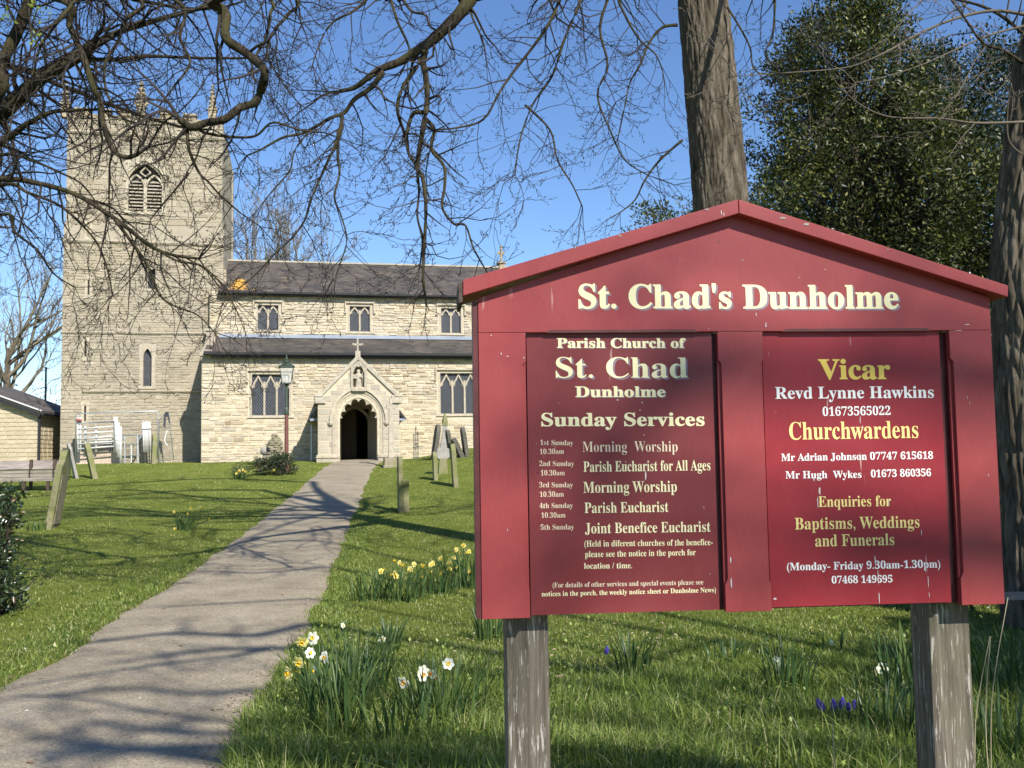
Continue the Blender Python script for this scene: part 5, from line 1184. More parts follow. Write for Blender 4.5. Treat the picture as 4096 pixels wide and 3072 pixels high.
# roof: two thick boards
P0, P1 = -.032, .11
fa, fl, fr = SL(2953, 797, P0), SL(1852, 1119, P0), SL(4033, 1142, P0)
ba, bl_, br = SL(2956, 853, P0), SL(1852, 1183, P0), SL(4033, 1188, P0)
MB().prism([(bl_[0], bl_[1]), (ba[0] - .0006, ba[1]), (fa[0] - .0006, fa[1]), (fl[0], fl[1])], P0, P1).build('roof_board', M['red'], sign, bevel=.0015)
MB().prism([(ba[0] + .0006, ba[1]), (br[0], br[1]), (fr[0], fr[1]), (fa[0] + .0006, fa[1])], P0, P1).build('roof_board', M['red'], sign, bevel=.0015)
MB().prism([(bl_[0] - .010, bl_[1] - .016), (bl_[0] - .0006, bl_[1] - .013), (fl[0] - .0006, fl[1] - .002), (fl[0] - .010, fl[1] - .006)], P0 + .004, P1).build('end_board', M['endgrain'], sign, bevel=.001)
# posts
def post(pxl, pxr):
    x0, x1 = pxl, pxr
    mb = MB(); n = 14
    zs = np.linspace(-.25, ZB + .25, n)
    for i in range(n - 1): pass
    mb.box(x0, x1, .058, .152, -.25, ZB + .3)
    o = mb.build('post', M['post'], sign, bevel=.006); return o
post(SL(2025, 2600, .058)[0], SL(2195, 2600, .058)[0]); post(SL(3720, 2600, .058)[0], SL(3885, 2600, .058)[0])
for x in (SL(2025, 2600, .058)[0] + .001, SL(3720, 2600, .058)[0] + .001):
    MB().box(x + .004, x + .086, .0565, .0578, ZB - .05, ZB + .01).build('paint_stain', M['darkred'], sign) if False else None
# nail holes, chips
mb = MB(); rg = random.Random(3)
for (px, py) in ((3878, 1090), (3245, 1000), (2870, 965), (2165, 2430), (2160, 1870)):
    x, z = SL(px, py); mb.add([(x, -.0009, z), (x + .004, -.0009, z + .001), (x + .002, -.0009, z - .004)], [(0, 2, 1)])
mb.build('chip', M['darkred'], hdr)
M['rawwood'] = plain('bare_weathered_wood', (.30, .26, .23), .9, (.42, .37, .33), 90)
M['dropping'] = plain('pale_scratch', (.62, .52, .50), .8)
def flake(px, py, w_, h_, y, mat, parent, seed):
    r = random.Random(seed); x, z = SL(px, py, y); n = 9; k = 1 / 1800.
    pts = [(x + w_ * k * .5 * math.cos(6.283 * i / n) * r.uniform(.55, 1.1), y - .0011, z + h_ * k * .5 * math.sin(6.283 * i / n) * r.uniform(.55, 1.1)) for i in range(n)]
    MB().add(pts, [tuple(range(n))]).build('chip', mat, parent)
for i, f_ in enumerate(((3130, 872, 30, 10, P0), (3225, 897, 34, 13, P0), (3330, 915, 14, 7, P0), (2828, 838, 22, 9, P0), (2480, 944, 16, 6, P0), (2300, 992, 12, 5, P0), (3550, 998, 10, 5, P0), (3878, 1091, 11, 10, P0))):
    flake(f_[0], f_[1], f_[2], f_[3], f_[4], M['rawwood'] if i != 7 else M['dropping'], sign, i)
for i, f_ in enumerate(((2885, 850, 5, 24, P0), (2895, 858, 4, 20, P0), (3024, 1258, 4, 22, 0), (3063, 1300, 7, 26, 0), (3868, 1298, 26, 5, 0), (3835, 1322, 40, 3, 0), (2004, 1415, 4, 14, 0), (2030, 1425, 18, 3, 0), (3868, 1590, 3, 18, 0), (3878, 1612, 3, 14, 0), (3952, 1900, 3, 12, 0), (2030, 2120, 3, 12, 0), (2970, 1040, 6, 5, 0), (3300, 1078, 4, 6, 0), (3196, 1110, 4, 5, 0), (1965, 1342, 6, 6, 0), (3890, 1000, 4, 4, 0), (2925, 2330, 7, 50, 0), (2922, 2240, 6, 34, 0))):
    flake(f_[0], f_[1], f_[2], f_[3], f_[4], M['dropping'], sign, 40 + i)
for i, f_ in enumerate(((3278, 1965, 9, 40), (3270, 2010, 5, 60), (3440, 1680, 4, 40), (3450, 1710, 3, 24), (3500, 2240, 6, 50), (3512, 2310, 5, 70), (3516, 2390, 4, 60), (3700, 2270, 5, 40), (3712, 2330, 4, 60), (3716, 2380, 3, 30), (3555, 2010, 3, 30), (3685, 2130, 4, 26), (3100, 2395, 16, 8), (3255, 1915, 5, 24))):
    flake(f_[0], f_[1], f_[2], f_[3], PD, M['dropping'], pr_, 80 + i)
for i, f_ in enumerate(((2582, 1905, 8, 44), (2560, 1640, 8, 4), (2470, 1600, 14, 4), (2200, 1960, 4, 5), (2815, 2030, 3, 10), (2170, 1880, 4, 4), (2840, 2295, 4, 4))):
    flake(f_[0], f_[1], f_[2], f_[3], PD, M['dropping'], pl, 120 + i)
def serif(s):
    o = ''
    for c in s:
        if 'A' <= c <= 'Z': o += chr(0x1D400 + ord(c) - 65)
        elif 'a' <= c <= 'z': o += chr(0x1D41A + ord(c) - 97)
        elif '0' <= c <= '9': o += chr(0x1D7CE + ord(c) - 48)
        else: o += c
    return o
def text_mesh(s, off):
    c = bpy.data.curves.new('lettering', 'FONT'); c.body = serif(s); c.offset = off; c.resolution_u = 6
    o = bpy.data.objects.new('tmp_lettering', c); COL.objects.link(o)
    dg = bpy.context.evaluated_depsgraph_get(); me = bpy.data.meshes.new_from_object(o.evaluated_get(dg))
    bpy.data.objects.remove(o); return me
capH = None
def lettering(s, pl_, ox, oy, sc, xl, xr, bl0, br0, cap, mat, parent, y, off=0.0, shade=None):
    global capH
    if capH is None:
        m_ = text_mesh('H', 0); capH = max(v.co.y for v in m_.vertices); bpy.data.meshes.remove(m_)
    a = SL(ox + xl / sc, oy + bl0 / sc, y); b = SL(ox + xr / sc, oy + br0 / sc, y); c = SL(ox + xl / sc, oy + (bl0 - cap) / sc, y)
    me = text_mesh(s, off); n = len(me.vertices); co = np.zeros(n * 3); me.vertices.foreach_get('co', co); co = co.reshape(-1, 3)
    x0, x1 = co[:, 0].min(), co[:, 0].max(); u = (co[:, 0] - x0) / (x1 - x0); v = co[:, 1] / capH
    hc = c[1] - a[1]
    new = np.stack([a[0] + (b[0] - a[0]) * u, np.full(n, y - .0008), a[1] + (b[1] - a[1]) * u + hc * v], 1)
    me.vertices.foreach_set('co', new.ravel()); me.materials.clear(); me.materials.append(M[mat]); me.update()
    link('lettering', me, parent)
    if shade:
        m2 = me.copy(); sh = new + [shade, .0004, -shade * .8]; m2.vertices.foreach_set('co', sh.ravel()); m2.materials.clear(); m2.materials.append(M['lshade']); m2.update(); link('letter_shade', m2, parent)
lettering("St. Chad's Dunholme", 0, 1800, 750, .9634, 495, 1730, 464, 466, 90, 'cream', hdr, 0.0, .014, .0045)
C2 = (0, 1850, 1250, 1.327)
LP = [("Parish Church of", 500, 1185, 187, 187, 50, 'cream', .013, .002), ("St. Chad", 495, 1195, 346, 346, 108, 'cream', 0, .0045), ("Dunholme", 598, 1078, 448, 447, 55, 'cream', .013, .002),
      ("Sunday Services", 418, 1285, 603, 600, 68, 'cream', .013, None), ("1st Sunday", 412, 588, 703, 705, 27, 'cream2', -.006, None), ("10.30am", 410, 538, 752, 750, 27, 'cream2', -.006, None),
      ("Morning", 637, 873, 740, 739, 55, 'cream2', -.008, None), ("Worship", 912, 1142, 738, 738, 55, 'cream2', -.008, None), ("2nd Sunday", 408, 592, 815, 815, 27, 'cream2', -.006, None), ("10.30am", 415, 543, 865, 864, 27, 'cream2', -.006, None),
      ("Parish Eucharist for All Ages", 642, 1316, 846, 837, 55, 'cream', 0, None), ("3rd Sunday", 407, 586, 928, 928, 27, 'cream2', -.005, None), ("10.30am", 410, 538, 979, 977, 27, 'cream2', -.006, None),
      ("Morning Worship", 642, 1138, 957, 951, 58, 'cream', 0, None), ("4th Sunday", 408, 586, 1039, 1037, 27, 'cream2', -.005, None), ("10.30am", 418, 546, 1090, 1088, 27, 'cream2', -.006, None),
      ("Parish Eucharist", 648, 1093, 1064, 1058, 55, 'cream', 0, None), ("5th Sunday", 414, 592, 1153, 1151, 27, 'cream2', -.005, None), ("Joint Benefice Eucharist", 650, 1316, 1173, 1163, 55, 'cream', 0, None),
      ("(Held in diferent churches of the benefice-", 647, 1328, 1243, 1234, 32, 'cream', 0, None), ("please see the notice in the porch for", 650, 1238, 1299, 1288, 32, 'cream', 0, None), ("location / time.", 645, 900, 1360, 1357, 30, 'cream', 0, None),
      ("(For details of other services and special events please see", 478, 1278, 1460, 1443, 26, 'cream2', 0, None), ("notices in the porch, the weekly notice sheet or Dunholme News)", 420, 1345, 1507, 1484, 26, 'cream', 0, None)]
for s, xl, xr, b0, b1, cap, mt, off, sh in LP: lettering(s, *C2, xl, xr, b0, b1, cap, mt, pl, PD, off, sh)
CR = (0, 2950, 1250, 1.327)
RP = [("Vicar", 430, 812, 353, 352, 103, 'yellow', .013), ("Revd Lynne Hawkins", 200, 1042, 458, 452, 62, 'white', .004), ("01673565022", 452, 812, 549, 543, 46, 'white', .002), ("Churchwardens", 275, 960, 675, 665, 92, 'ylight', 0),
      ("Mr Adrian Johnson 07747 615618", 232, 1038, 788, 776, 38, 'white', .004), ("Mr Hugh  Wykes", 255, 658, 881, 877, 38, 'white', .004), ("01673 860356", 708, 1027, 875, 868, 38, 'white', .004),
      ("Enquiries for", 430, 815, 1032, 1027, 56, 'ylight', 0), ("Baptisms, Weddings", 305, 966, 1152, 1141, 62, 'ylight', 0), ("and Funerals", 412, 832, 1242, 1234, 62, 'ylight', 0),
      ("(Monday- Friday 9.30am-1.30pm)", 262, 1076, 1369, 1353, 40, 'white', .004), ("07468 149695", 500, 822, 1438, 1432, 38, 'white', .004)]
for s, xl, xr, b0, b1, cap, mt, off in RP: lettering(s, *CR, xl, xr, b0, b1, cap, mt, pr_, PD, off)
# ------------------------------------------------------------------ small building, fence and yard at the left
def local_frame(loc, rz):
    return lambda x, y, z: np.array([loc[0] + x * math.cos(rz) - y * math.sin(rz), loc[1] + x * math.sin(rz) + y * math.cos(rz), z])
M['block'] = stone_mat('buff_block', [(0, (.62, .53, .37)), (.5, (.56, .47, .32)), (1, (.66, .58, .42))], weather=(.45, .38, .27), wamt=.3, mott=6)
M['bmortar'] = plain('block_mortar', (.42, .36, .26), .95)
BY = 44.0; bl = at(152, 1840, BY); bld = empty('building', (bl[0], bl[1], 0), .05, 'low buff block building with a slate roof at the left edge of the photo', 'building')
bz = 1.30; ez = at(155, 1648, BY)[2]; gz0 = at(0, 1592, BY)[2]; hw = 3.4; sl_ = (gz0 - ez) / (155 / F_PX * BY); apz2 = ez + sl_ * hw
MB().prism([(-2 * hw, bz), (0, bz), (0, ez), (-hw, apz2), (-2 * hw, ez)], 0, 5).build('wall', M['bmortar'], bld)
r = random.Random(31); prot = []
for k in range(4):
    vs, fs = stone_shape(r); me = bpy.data.meshes.new('block'); me.from_pydata(vs, [], fs); me.materials.append(M['block']); prot.append(me)
z = bz + .05; k = 0
while z < apz2 - .2:
    h = .19; u = -2.9 + (.2 if k % 2 else 0); k += 1; lim = 0 if z + h < ez else -(z + h - ez) / sl_
    while u < lim - .06:
        L = r.uniform(.32, .46); L = min(L, lim - u)
        if L > .08:
            o = link('block', r.choice(prot), bld); o.location = (u, -.025, z); o.scale = (L - .02, .03, h - .018)
        u += L
    z += h
z = bz + .05
while z < ez - .25:
    y = 0.0
    while y < 4.9:
        L = r.uniform(.4, .55); L = min(L, 5 - y)
        vs, fs = stone_shape(r); o = link('block', r.choice(prot), bld); o.location = (.025, y + .01, z); o.rotation_euler = (0, 0, math.pi / 2); o.scale = (L - .02, .03, .172); y += L
    z += .19
for s in (0, 1):
    x0, x1 = (-hw, .25) if s else (-hw, -2 * hw - .25); ze = ez - sl_ * .25
    MB().add([(x0, -.3, apz2 + .02), (x1, -.3, ze + .02), (x1, 5.2, ze + .02), (x0, 5.2, apz2 + .02), (x0, -.3, apz2 + .16), (x1, -.3, ze + .14), (x1, 5.2, ze + .14), (x0, 5.2, apz2 + .16)], [(3, 2, 1, 0), (4, 5, 6, 7), (0, 1, 5, 4), (2, 3, 7, 6), (1, 2, 6, 5)]).build('roof', M['slate'], bld)
MB().beam((-hw, -.31, apz2 + .13), (.25, -.31, ez - sl_ * .25 + .13), .10, .05).build('verge', M['whitepaint'], bld)
MB().beam((-hw, -.26, apz2 - .06), (.18, -.26, ez - sl_ * .2 - .06), .06, .18).build('barge_board', M['black'], bld)
MB().tube([(.06, -.07, ez), (.06, -.07, bz)], .06, 8).build('drainpipe', M['black'], bld)
MB().tube([(.28, -.3, ez - .1), (.28, 5.1, ez - .1)], .06, 8).build('gutter', M['black'], bld)
# copper-leaved shrub behind it, dark hedge to its right, street pole
b = at(50, 1700, 52); t_ = empty('shrub', (b[0], b[1], 0), 0, 'copper coloured shrub top showing above the buff building roof', 'shrub')
leafcloud('foliage', t_, shell([(2.2, .9), (3.6, 1.5), (4.9, .5)], 0, 0, 140, 3), 30, .3, .16, 'rustleaf', 3); MB().tube([(0, 0, 1.2), (0, 0, 4.2)], [.1, .04], 6).build('trunk', M['bark'], t_)
b = at(228, 1790, 50); t_ = empty('hedge', (b[0], b[1], 0), 0, 'dark clipped hedge in the gap between the buff building and the tower', 'hedge')
leafcloud('foliage', t_, [(rg.uniform(-1.6, 1.8), rg.uniform(-.4, .4), rg.uniform(1.4, 2.7)) for _ in range(260)], 30, .25, .11, 'yew', 9)
b = at(180, 1700, 49); t_ = empty('pole', (b[0], b[1], 0), 0, 'thin dark green pole standing between the buff building and the tower', 'pole')
MB().tube([(0, 0, 1.4), (0, 0, at(180, 1475, 49)[2])], [.06, .045], 8).build('shaft', M['black'], t_, smooth=True); MB().lathe([(.05, 0), (.08, .04), (.02, .1)], (0, 0, at(180, 1475, 49)[2]), 8).build('cap', M['black'], t_)

# ------------------------------------------------------------------ gravestones
M['grave'] = stone_mat('gravestone', [(0, (.32, .28, .21)), (1, (.36, .32, .25))], weather=(.20, .20, .08), wamt=.8, wsc=2.5, mott=12)
M['grave_moss'] = stone_mat('mossy_gravestone', [(0, (.26, .25, .15)), (1, (.30, .28, .17))], weather=(.17, .20, .05), wamt=.9, wsc=3, mott=12)
M['grave_grey'] = stone_mat('grey_gravestone', [(0, (.36, .35, .32)), (1, (.40, .39, .36))], weather=(.2, .19, .16), wamt=.6, wsc=2.5, mott=12)
M['grave_dark'] = stone_mat('dark_gravestone', [(0, (.12, .12, .10)), (1, (.15, .145, .12))], weather=(.08, .08, .06), wamt=.6, wsc=2.5, mott=12)
def headstone(px, py, ytop, w, t, turn, lean, mat, label, shape='round', group='gravestones in the churchyard', Y=None):
    """turn: how far the slab is turned from exactly edge-on; lean: to the right in the view"""
    g = gnd(px, py)
    if Y: q = at(px, py, Y); g = np.array([q[0], q[1], float(height(q[0], q[1]))])
    h = at(px, ytop, g[1])[2] - g[2] + .05
    e = empty('headstone', (g[0], g[1], g[2] - .05), 0, label, 'gravestone', group); e.rotation_euler = (lean, 0, math.atan2(g[1], g[0]) + turn)
    hs_ = h * .80 if shape != 'flat' else h; pts = [(-w / 2, -.15), (w / 2, -.15), (w / 2, hs_)]
    if shape == 'round': pts += [(w / 2 * math.cos(a), hs_ + (h - hs_) * math.sin(a)) for a in np.linspace(.2, math.pi - .2, 9)]
    elif shape == 'shoulder': pts += [(w * .36, hs_ + .01), (w * .33, hs_ + .05)] + [(w * .30 * math.cos(a), hs_ + .05 + (h - hs_ - .05) * math.sin(a)) for a in np.linspace(.1, math.pi - .1, 9)] + [(-w * .33, hs_ + .05), (-w * .36, hs_ + .01)]
    pts += [(-w / 2, hs_)]
    o = MB().prism(pts, -t / 2, t / 2).build('slab', mat, e, bevel=.015)
    return e, o, h
e, o, h = headstone(208, 2112, 1790, .72, .13, -.24, .15, M['grave_moss'], 'tall leaning lichened headstone seen edge-on at the left of the lawn', 'shoulder')
MB().box(-.26, .26, -.078, -.064, .15, h * .68).build('carved_panel', M['grave'], e)
headstone(306, 1912, 1768, .5, .10, .12, -.22, M['grave_grey'], 'thin pale leaning headstone before the white frames', 'round')
headstone(380, 1914, 1768, .5, .17, .12, -.22, M['grave_moss'], 'dark mossy headstone leaning left in front of the stacked white gates', 'round')
headstone(614, 1855, 1736, .45, .18, .1, .03, M['grave_moss'], 'narrow upright mossy headstone before the leaning grey frame', 'round')
headstone(1601, 2047, 1826, .55, .10, .06, .0, M['grave_moss'], 'tall narrow mossy headstone edge-on just right of the path', 'flat')
headstone(1621, 2046, 1918, .45, .14, .1, .0, M['grave_moss'], 'short mossy headstone touching the tall narrow one right of the path', 'flat')
headstone(1742, 1918, 1806, .5, .12, .08, -.03, M['grave_moss'], 'greenish upright headstone left of the grey stone cross', 'round')
headstone(1822, 1945, 1774, .55, .13, .08, -.06, M['grave_moss'], 'tall slim greenish headstone right of the grey stone cross', 'round')
headstone(1734, 1812, 1697, .65, .15, .15, .14, M['grave_dark'], 'dark slate headstone leaning right below the aisle window', 'round', Y=37)
headstone(1805, 1798, 1718, .5, .13, .15, -.13, M['grave_dark'], 'dark pointed headstone behind the grey cross under the aisle window', 'round', Y=36.5)
headstone(1848, 1794, 1745, .6, .16, .15, -.42, M['grave_dark'], 'short dark headstone tilted far to the left beside the board edge', 'round', Y=36)
headstone(1866, 1792, 1708, .55, .14, .15, -.13, M['grave_dark'], 'tall dark headstone nearest the left edge of the red board', 'round', Y=36)
# cross with broad head
g = gnd(1772, 1895); k_ = g[1] / F_PX; e = empty('stone_cross', g, .2, 'grey stone cross on a slender shaft between the greenish headstones', 'grave monument')
H_ = 124 * k_; m_ = MB(); m_.prism([(-.16, -.1), (.16, -.1), (.11, H_ * .5), (-.11, H_ * .5)], -.09, .09); m_.build('shaft', M['grave_moss'], e, bevel=.01)
m_ = MB(); hw_ = 27 * k_
m_.prism([(-hw_, H_ * .52), (-hw_ * .5, H_ * .46), (hw_ * .5, H_ * .46), (hw_, H_ * .52), (hw_ * .9, H_ * .80), (hw_ * .45, H_ * .83), (hw_ * .38, H_ * 1.0), (-hw_ * .38, H_ * 1.0), (-hw_ * .45, H_ * .83), (-hw_ * .9, H_ * .80)], -.08, .08); m_.build('head', M['grave_grey'], e, bevel=.02)
g = gnd(1781, 1826); k_ = g[1] / F_PX; e = empty('obelisk', g, .1, 'tall tapered grey obelisk with a dark tip under the aisle window', 'grave monument')
H_ = 172 * k_; MB().add([(-.20, -.20, -.1), (.20, -.20, -.1), (.20, .20, -.1), (-.20, .20, -.1), (-.08, -.08, H_ * .72), (.08, -.08, H_ * .72), (.08, .08, H_ * .72), (-.08, .08, H_ * .72)], [(0, 3, 2, 1), (4, 5, 6, 7), (0, 1, 5, 4), (1, 2, 6, 5), (2, 3, 7, 6), (3, 0, 4, 7)]).build('shaft', M['grave_grey'], e, bevel=.01)
MB().box(-.10, .10, -.10, .10, H_ * .72, H_ * .78).lathe([(.12, H_ * .78), (.10, H_ * .86), (.03, H_)], (0, 0, 0), 6).build('tip', M['grave_moss'], e)
MB().box(-.35, .35, -.35, .35, -.1, .14).build('base', M['grave_grey'], e, bevel=.02)
g = gnd(1565, 1868); k_ = g[1] / F_PX; e = empty('shaft_cross', g, CYAW, 'slim stone shaft on a square pedestal standing before the right side of the porch', 'grave monument')
MB().box(-.27, .27, -.27, .27, -.1, .34).box(-.31, .31, -.31, .31, -.1, .07).build('pedestal', M['grave'], e, bevel=.03)
H_ = (1868 - 1592) * k_; MB().add([(-.10, -.08, .34), (.10, -.08, .34), (.10, .08, .34), (-.10, .08, .34), (-.065, -.06, H_ * .9), (.065, -.06, H_ * .9), (.065, .06, H_ * .9), (-.065, .06, H_ * .9)], [(0, 3, 2, 1), (4, 5, 6, 7), (0, 1, 5, 4), (1, 2, 6, 5), (2, 3, 7, 6), (3, 0, 4, 7)]).build('shaft', M['ashlar'], e, bevel=.012)
MB().box(-.17, .17, -.06, .06, H_ * .84, H_ * .90).box(-.05, .05, -.055, .055, H_ * .9, H_).build('cross_head', M['ashlar'], e, bevel=.012)
for i, (px, yt) in enumerate(((1656, 1716), (1664, 1690), (1672, 1712))):
    g = at(px, 1813, 39); g[2] = float(height(g[0], g[1])); k_ = g[1] / F_PX; e = empty('iron_stake', g, 0, ('left', 'tallest middle', 'right')[i] + ' of three thin dark iron stakes by the aisle wall', 'stake', 'iron stakes by the aisle wall')
    H_ = (1813 - yt) * k_; MB().tube([(0, 0, -.1), (0, 0, H_)], .022, 6).build('shaft', M['grave_dark'], e); MB().box(-.05, .05, -.02, .02, H_ * .48, H_ * .53).lathe([(.03, H_), (.035, H_ + .03), (.005, H_ + .09)], (0, 0, 0), 6).build('collar', M['grave_dark'], e)
# stepped stone at the left
g = gnd(57, 1842); k_ = g[1] / F_PX; e = empty('headstone', g, .3, 'small stepped grey monument in front of the buff building', 'gravestone', 'gravestones in the churchyard')
m_ = MB(); r = random.Random(5)
for i in range(4): w_ = .30 - .05 * i; m_.box(-w_, w_ * 1.1, -.2, .2, .0 + .12 * i, .105 + .12 * i)
m_.build('step', M['grave_grey'], e, bevel=.02); MB().lathe([(.24, .46), (.22, .56), (.05, .60)], (0, 0, 0), 10).build('cap', M['grave_grey'], e)

# ------------------------------------------------------------------ timber bench at the left edge
M['timber'] = plain('silvered_timber', (.16, .135, .11), .85, (.34, .30, .26), 14, .5, stretch=(.15, 1, 1))
gb = gnd(120, 1960); k_ = gb[1] / F_PX; bn = empty('bench', gb, .06, 'long weathered timber bench at the left edge of the lawn', 'bench')
x0, x1 = -200 * k_, 108 * k_
zt2 = 118 * k_; 
MB().add([(x0, .02, zt2 * .70), (x1, .02, zt2 * .70), (x1 + .05, .34, zt2 * .99), (x0, .34, zt2 * .99), (x0, .05, zt2 * .66), (x1, .05, zt2 * .66), (x1 + .05, .37, zt2 * .95), (x0, .37, zt2 * .95)], [(0, 1, 2, 3), (7, 6, 5, 4), (0, 4, 5, 1), (1, 5, 6, 2), (2, 6, 7, 3)]).build('back_board', M['timber'], bn)
for zz, hh in ((.60, .08), (.49, .09), (.38, .07)): MB().box(x0, x1 - .03, -.02 - .01, .02, zt2 * zz - hh / 2, zt2 * zz + hh / 2).build('slat', M['timber'], bn, bevel=.006)
MB().box(x0, x1, -.5, -.03, zt2 * .30, zt2 * .34).build('seat', M['timber'], bn)
for px in (0, 120 - 120, 95): pass
for xx in (x0 + .4, 0, x1 - .12):
    MB().box(xx - .04, xx + .04, .02, .1, -.1, zt2 * 1.02).box(xx - .04, xx + .04, -.48, -.40, -.1, zt2 * .32).build('leg', M['oak'], bn); MB().beam((xx, -.06, zt2 * .44), (xx + .001, -.06, zt2 * .72), .05, .02).build('bracket', M['black'], bn)
MB().tube([(x1 + .0, .1, zt2 * .95), (x1 + .30, .1, zt2 * .9), (x1 + .33, .05, zt2 * .5)], .025, 6).tube([(x1, .0, zt2 * .4), (x1 + .34, .0, zt2 * .35)], .03, 6).build('arm', M['black'], bn)

# ------------------------------------------------------------------ cairn, lamp post and the planting round them
gl_ = gnd(1100, 1893); k_ = gl_[1] / F_PX
ca = empty('stone_cairn', gl_, 0, 'pointed monument of rough stacked stones beside the lamp post', 'grave monument')
r = random.Random(8); H_ = 148 * k_; z = 0; i = 0
while z < H_:
    t = z / H_; rad_ = (.36 * (1 - t) + .12) * (1 if t < .9 else .8); hh = r.uniform(.07, .12); n = max(3, int(rad_ * 2 * math.pi / .24))
    for j in range(n):
        a = 6.283 * (j + (i % 2) * .5) / n + r.uniform(-.1, .1); q = rad_ * r.uniform(.80, 1.0); s = min(.16, rad_ * .8) * r.uniform(.8, 1.15); m_ = MB()
        m_.lathe([(s * .55, -hh * .5), (s, -hh * .25), (s * 1.02, hh * .2), (s * .5, hh * .52)], (0, 0, 0), 6, sx=r.uniform(.8, 1.2), sy=r.uniform(.7, 1.0))
        o = m_.build('rock', M['grave'], ca); o.location = (q * math.cos(a) * .75, q * math.sin(a) * .75, z + hh / 2); o.rotation_euler = (r.uniform(-.2, .2), r.uniform(-.2, .2), r.uniform(0, 6))
    z += hh * .9; i += 1
o = MB().lathe([(.02, -.13), (.10, -.10), (.13, 0), (.10, .10), (.02, .13)], (0, 0, 0), 10).build('rock', M['grave_grey'], ca, smooth=True); o.location = ((1058 - 1100) * k_, -.1, (1893 - 1805) * k_)
MB().lathe([(.03, 0), (.05, (1893 - 1815) * k_)], ((1058 - 1100) * k_, -.1, 0), 6).build('stand', M['grave_grey'], ca)
M['lampgreen'] = plain('dark_green_iron', (.035, .055, .04), .5, (.05, .07, .05), 10)
M['lampred'] = plain('rust_red_paint', (.16, .055, .045), .6, (.12, .045, .035), 8)
def lg():
    m, t, n, l, b = NM('lantern_glass'); b.inputs[0].default_value = (.75, .76, .72, 1); b.inputs['Roughness'].default_value = .25; b.inputs['Alpha'].default_value = .35; return m
M['lglass'] = lg()
gp = gnd(1146, 1885); k_ = gp[1] / F_PX; lp = empty('lamp_post', gp, CYAW, 'old lantern lamp post with a rust red lower pole left of the porch', 'lamp post')
zz = lambda py: (1885 - py) * k_
MB().lathe([(.11, -.1), (.11, .25), (.075, .35), (.065, zz(1660)), ], (0, 0, 0), 10).build('pole', M['lampred'], lp, smooth=False)
MB().lathe([(.066, zz(1660)), (.085, zz(1655)), (.085, zz(1640)), (.058, zz(1630)), (.045, zz(1545)), (.085, zz(1540)), (.06, zz(1533))], (0, 0, 0), 10).build('pole', M['lampgreen'], lp)
ln_ = MB(); a0, a1, za, zb2 = 17 * k_, 27 * k_, zz(1532), zz(1470)
ln_.add([(-a0, -a0, za), (a0, -a0, za), (a0, a0, za), (-a0, a0, za), (-a1, -a1, zb2), (a1, -a1, zb2), (a1, a1, zb2), (-a1, a1, zb2)], [(0, 1, 5, 4), (1, 2, 6, 5), (2, 3, 7, 6), (3, 0, 4, 7)])
lo = ln_.build('lantern_glass', M['lglass'], lp)
fr = MB()
for sx in (-1, 1):
    for sy in (-1, 1): fr.beam((sx * a0, sy * a0, za), (sx * a1, sy * a1, zb2), .028, .028, (0, 1, 0))
fr.box(-a0 - .02, a0 + .02, -a0 - .02, a0 + .02, za - .04, za).box(-a1 - .04, a1 + .04, -a1 - .04, a1 + .04, zb2, zb2 + .035).build('lantern_frame', M['lampgreen'], lp)
e2 = a1 + .05; fr = MB(); fr.add([(-e2, -e2, zb2 + .035), (e2, -e2, zb2 + .035), (e2, e2, zb2 + .035), (-e2, e2, zb2 + .035), (-.08, -.08, zz(1452)), (.08, -.08, zz(1452)), (.08, .08, zz(1452)), (-.08, .08, zz(1452))], [(0, 3, 2, 1), (4, 5, 6, 7), (0, 1, 5, 4), (1, 2, 6, 5), (2, 3, 7, 6), (3, 0, 4, 7)])
fr.lathe([(.09, zz(1452)), (.10, zz(1446)), (.05, zz(1441)), (.07, zz(1436)), (.03, zz(1430)), (.025, zz(1424)), (.005, zz(1416))], (0, 0, 0), 8).build('lantern_cap', M['lampgreen'], lp)
MB().lathe([(.03, 0), (.05, .12), (.03, .2)], (0, 0, za + .05), 8).build('burner', M['whitepaint'], lo)
def shrub(px, py, w, h, n, per, size, mat, seed, label, cat='bush', group=None, depth=None, stems=True, rad=.11):
    g = gnd(px, py); e = empty('shrub', g, 0, label, cat, group); rr = np.random.default_rng(seed)
    cl = [((rr.random() - .5) * w * (1.1 - .5 * z), (rr.random() - .5) * w * .8, z * h + .04) for z in rr.random(n) ** .8]
    leafcloud('foliage', e, cl, per, rad, size, mat, seed)
    if stems: polytubes('stems', [([(c[0] * .2, c[1] * .2, -.05), (c[0] * .7, c[1] * .7, c[2] * .6), c], [.012, .008, .003]) for c in cl[::2]], 4, M['twig'], e)
    return e
shrub(1128, 1900, .95, .62, 80, 28, .07, 'rose', 61, 'dark bush between the stone cairn and the lamp post')
shrub(1045, 1902, .7, .5, 46, 26, .07, 'rose', 62, 'low dark rose bush at the left foot of the stone cairn')
shrub(965, 1902, .8, .38, 24, 18, .06, 'rose', 63, 'sparse twiggy rose stems left of the cairn', rad=.08)
shrub(915, 1836, .25, .18, 8, 16, .07, 'holly', 64, 'small green tuft growing at the foot of the aisle wall', stems=False)
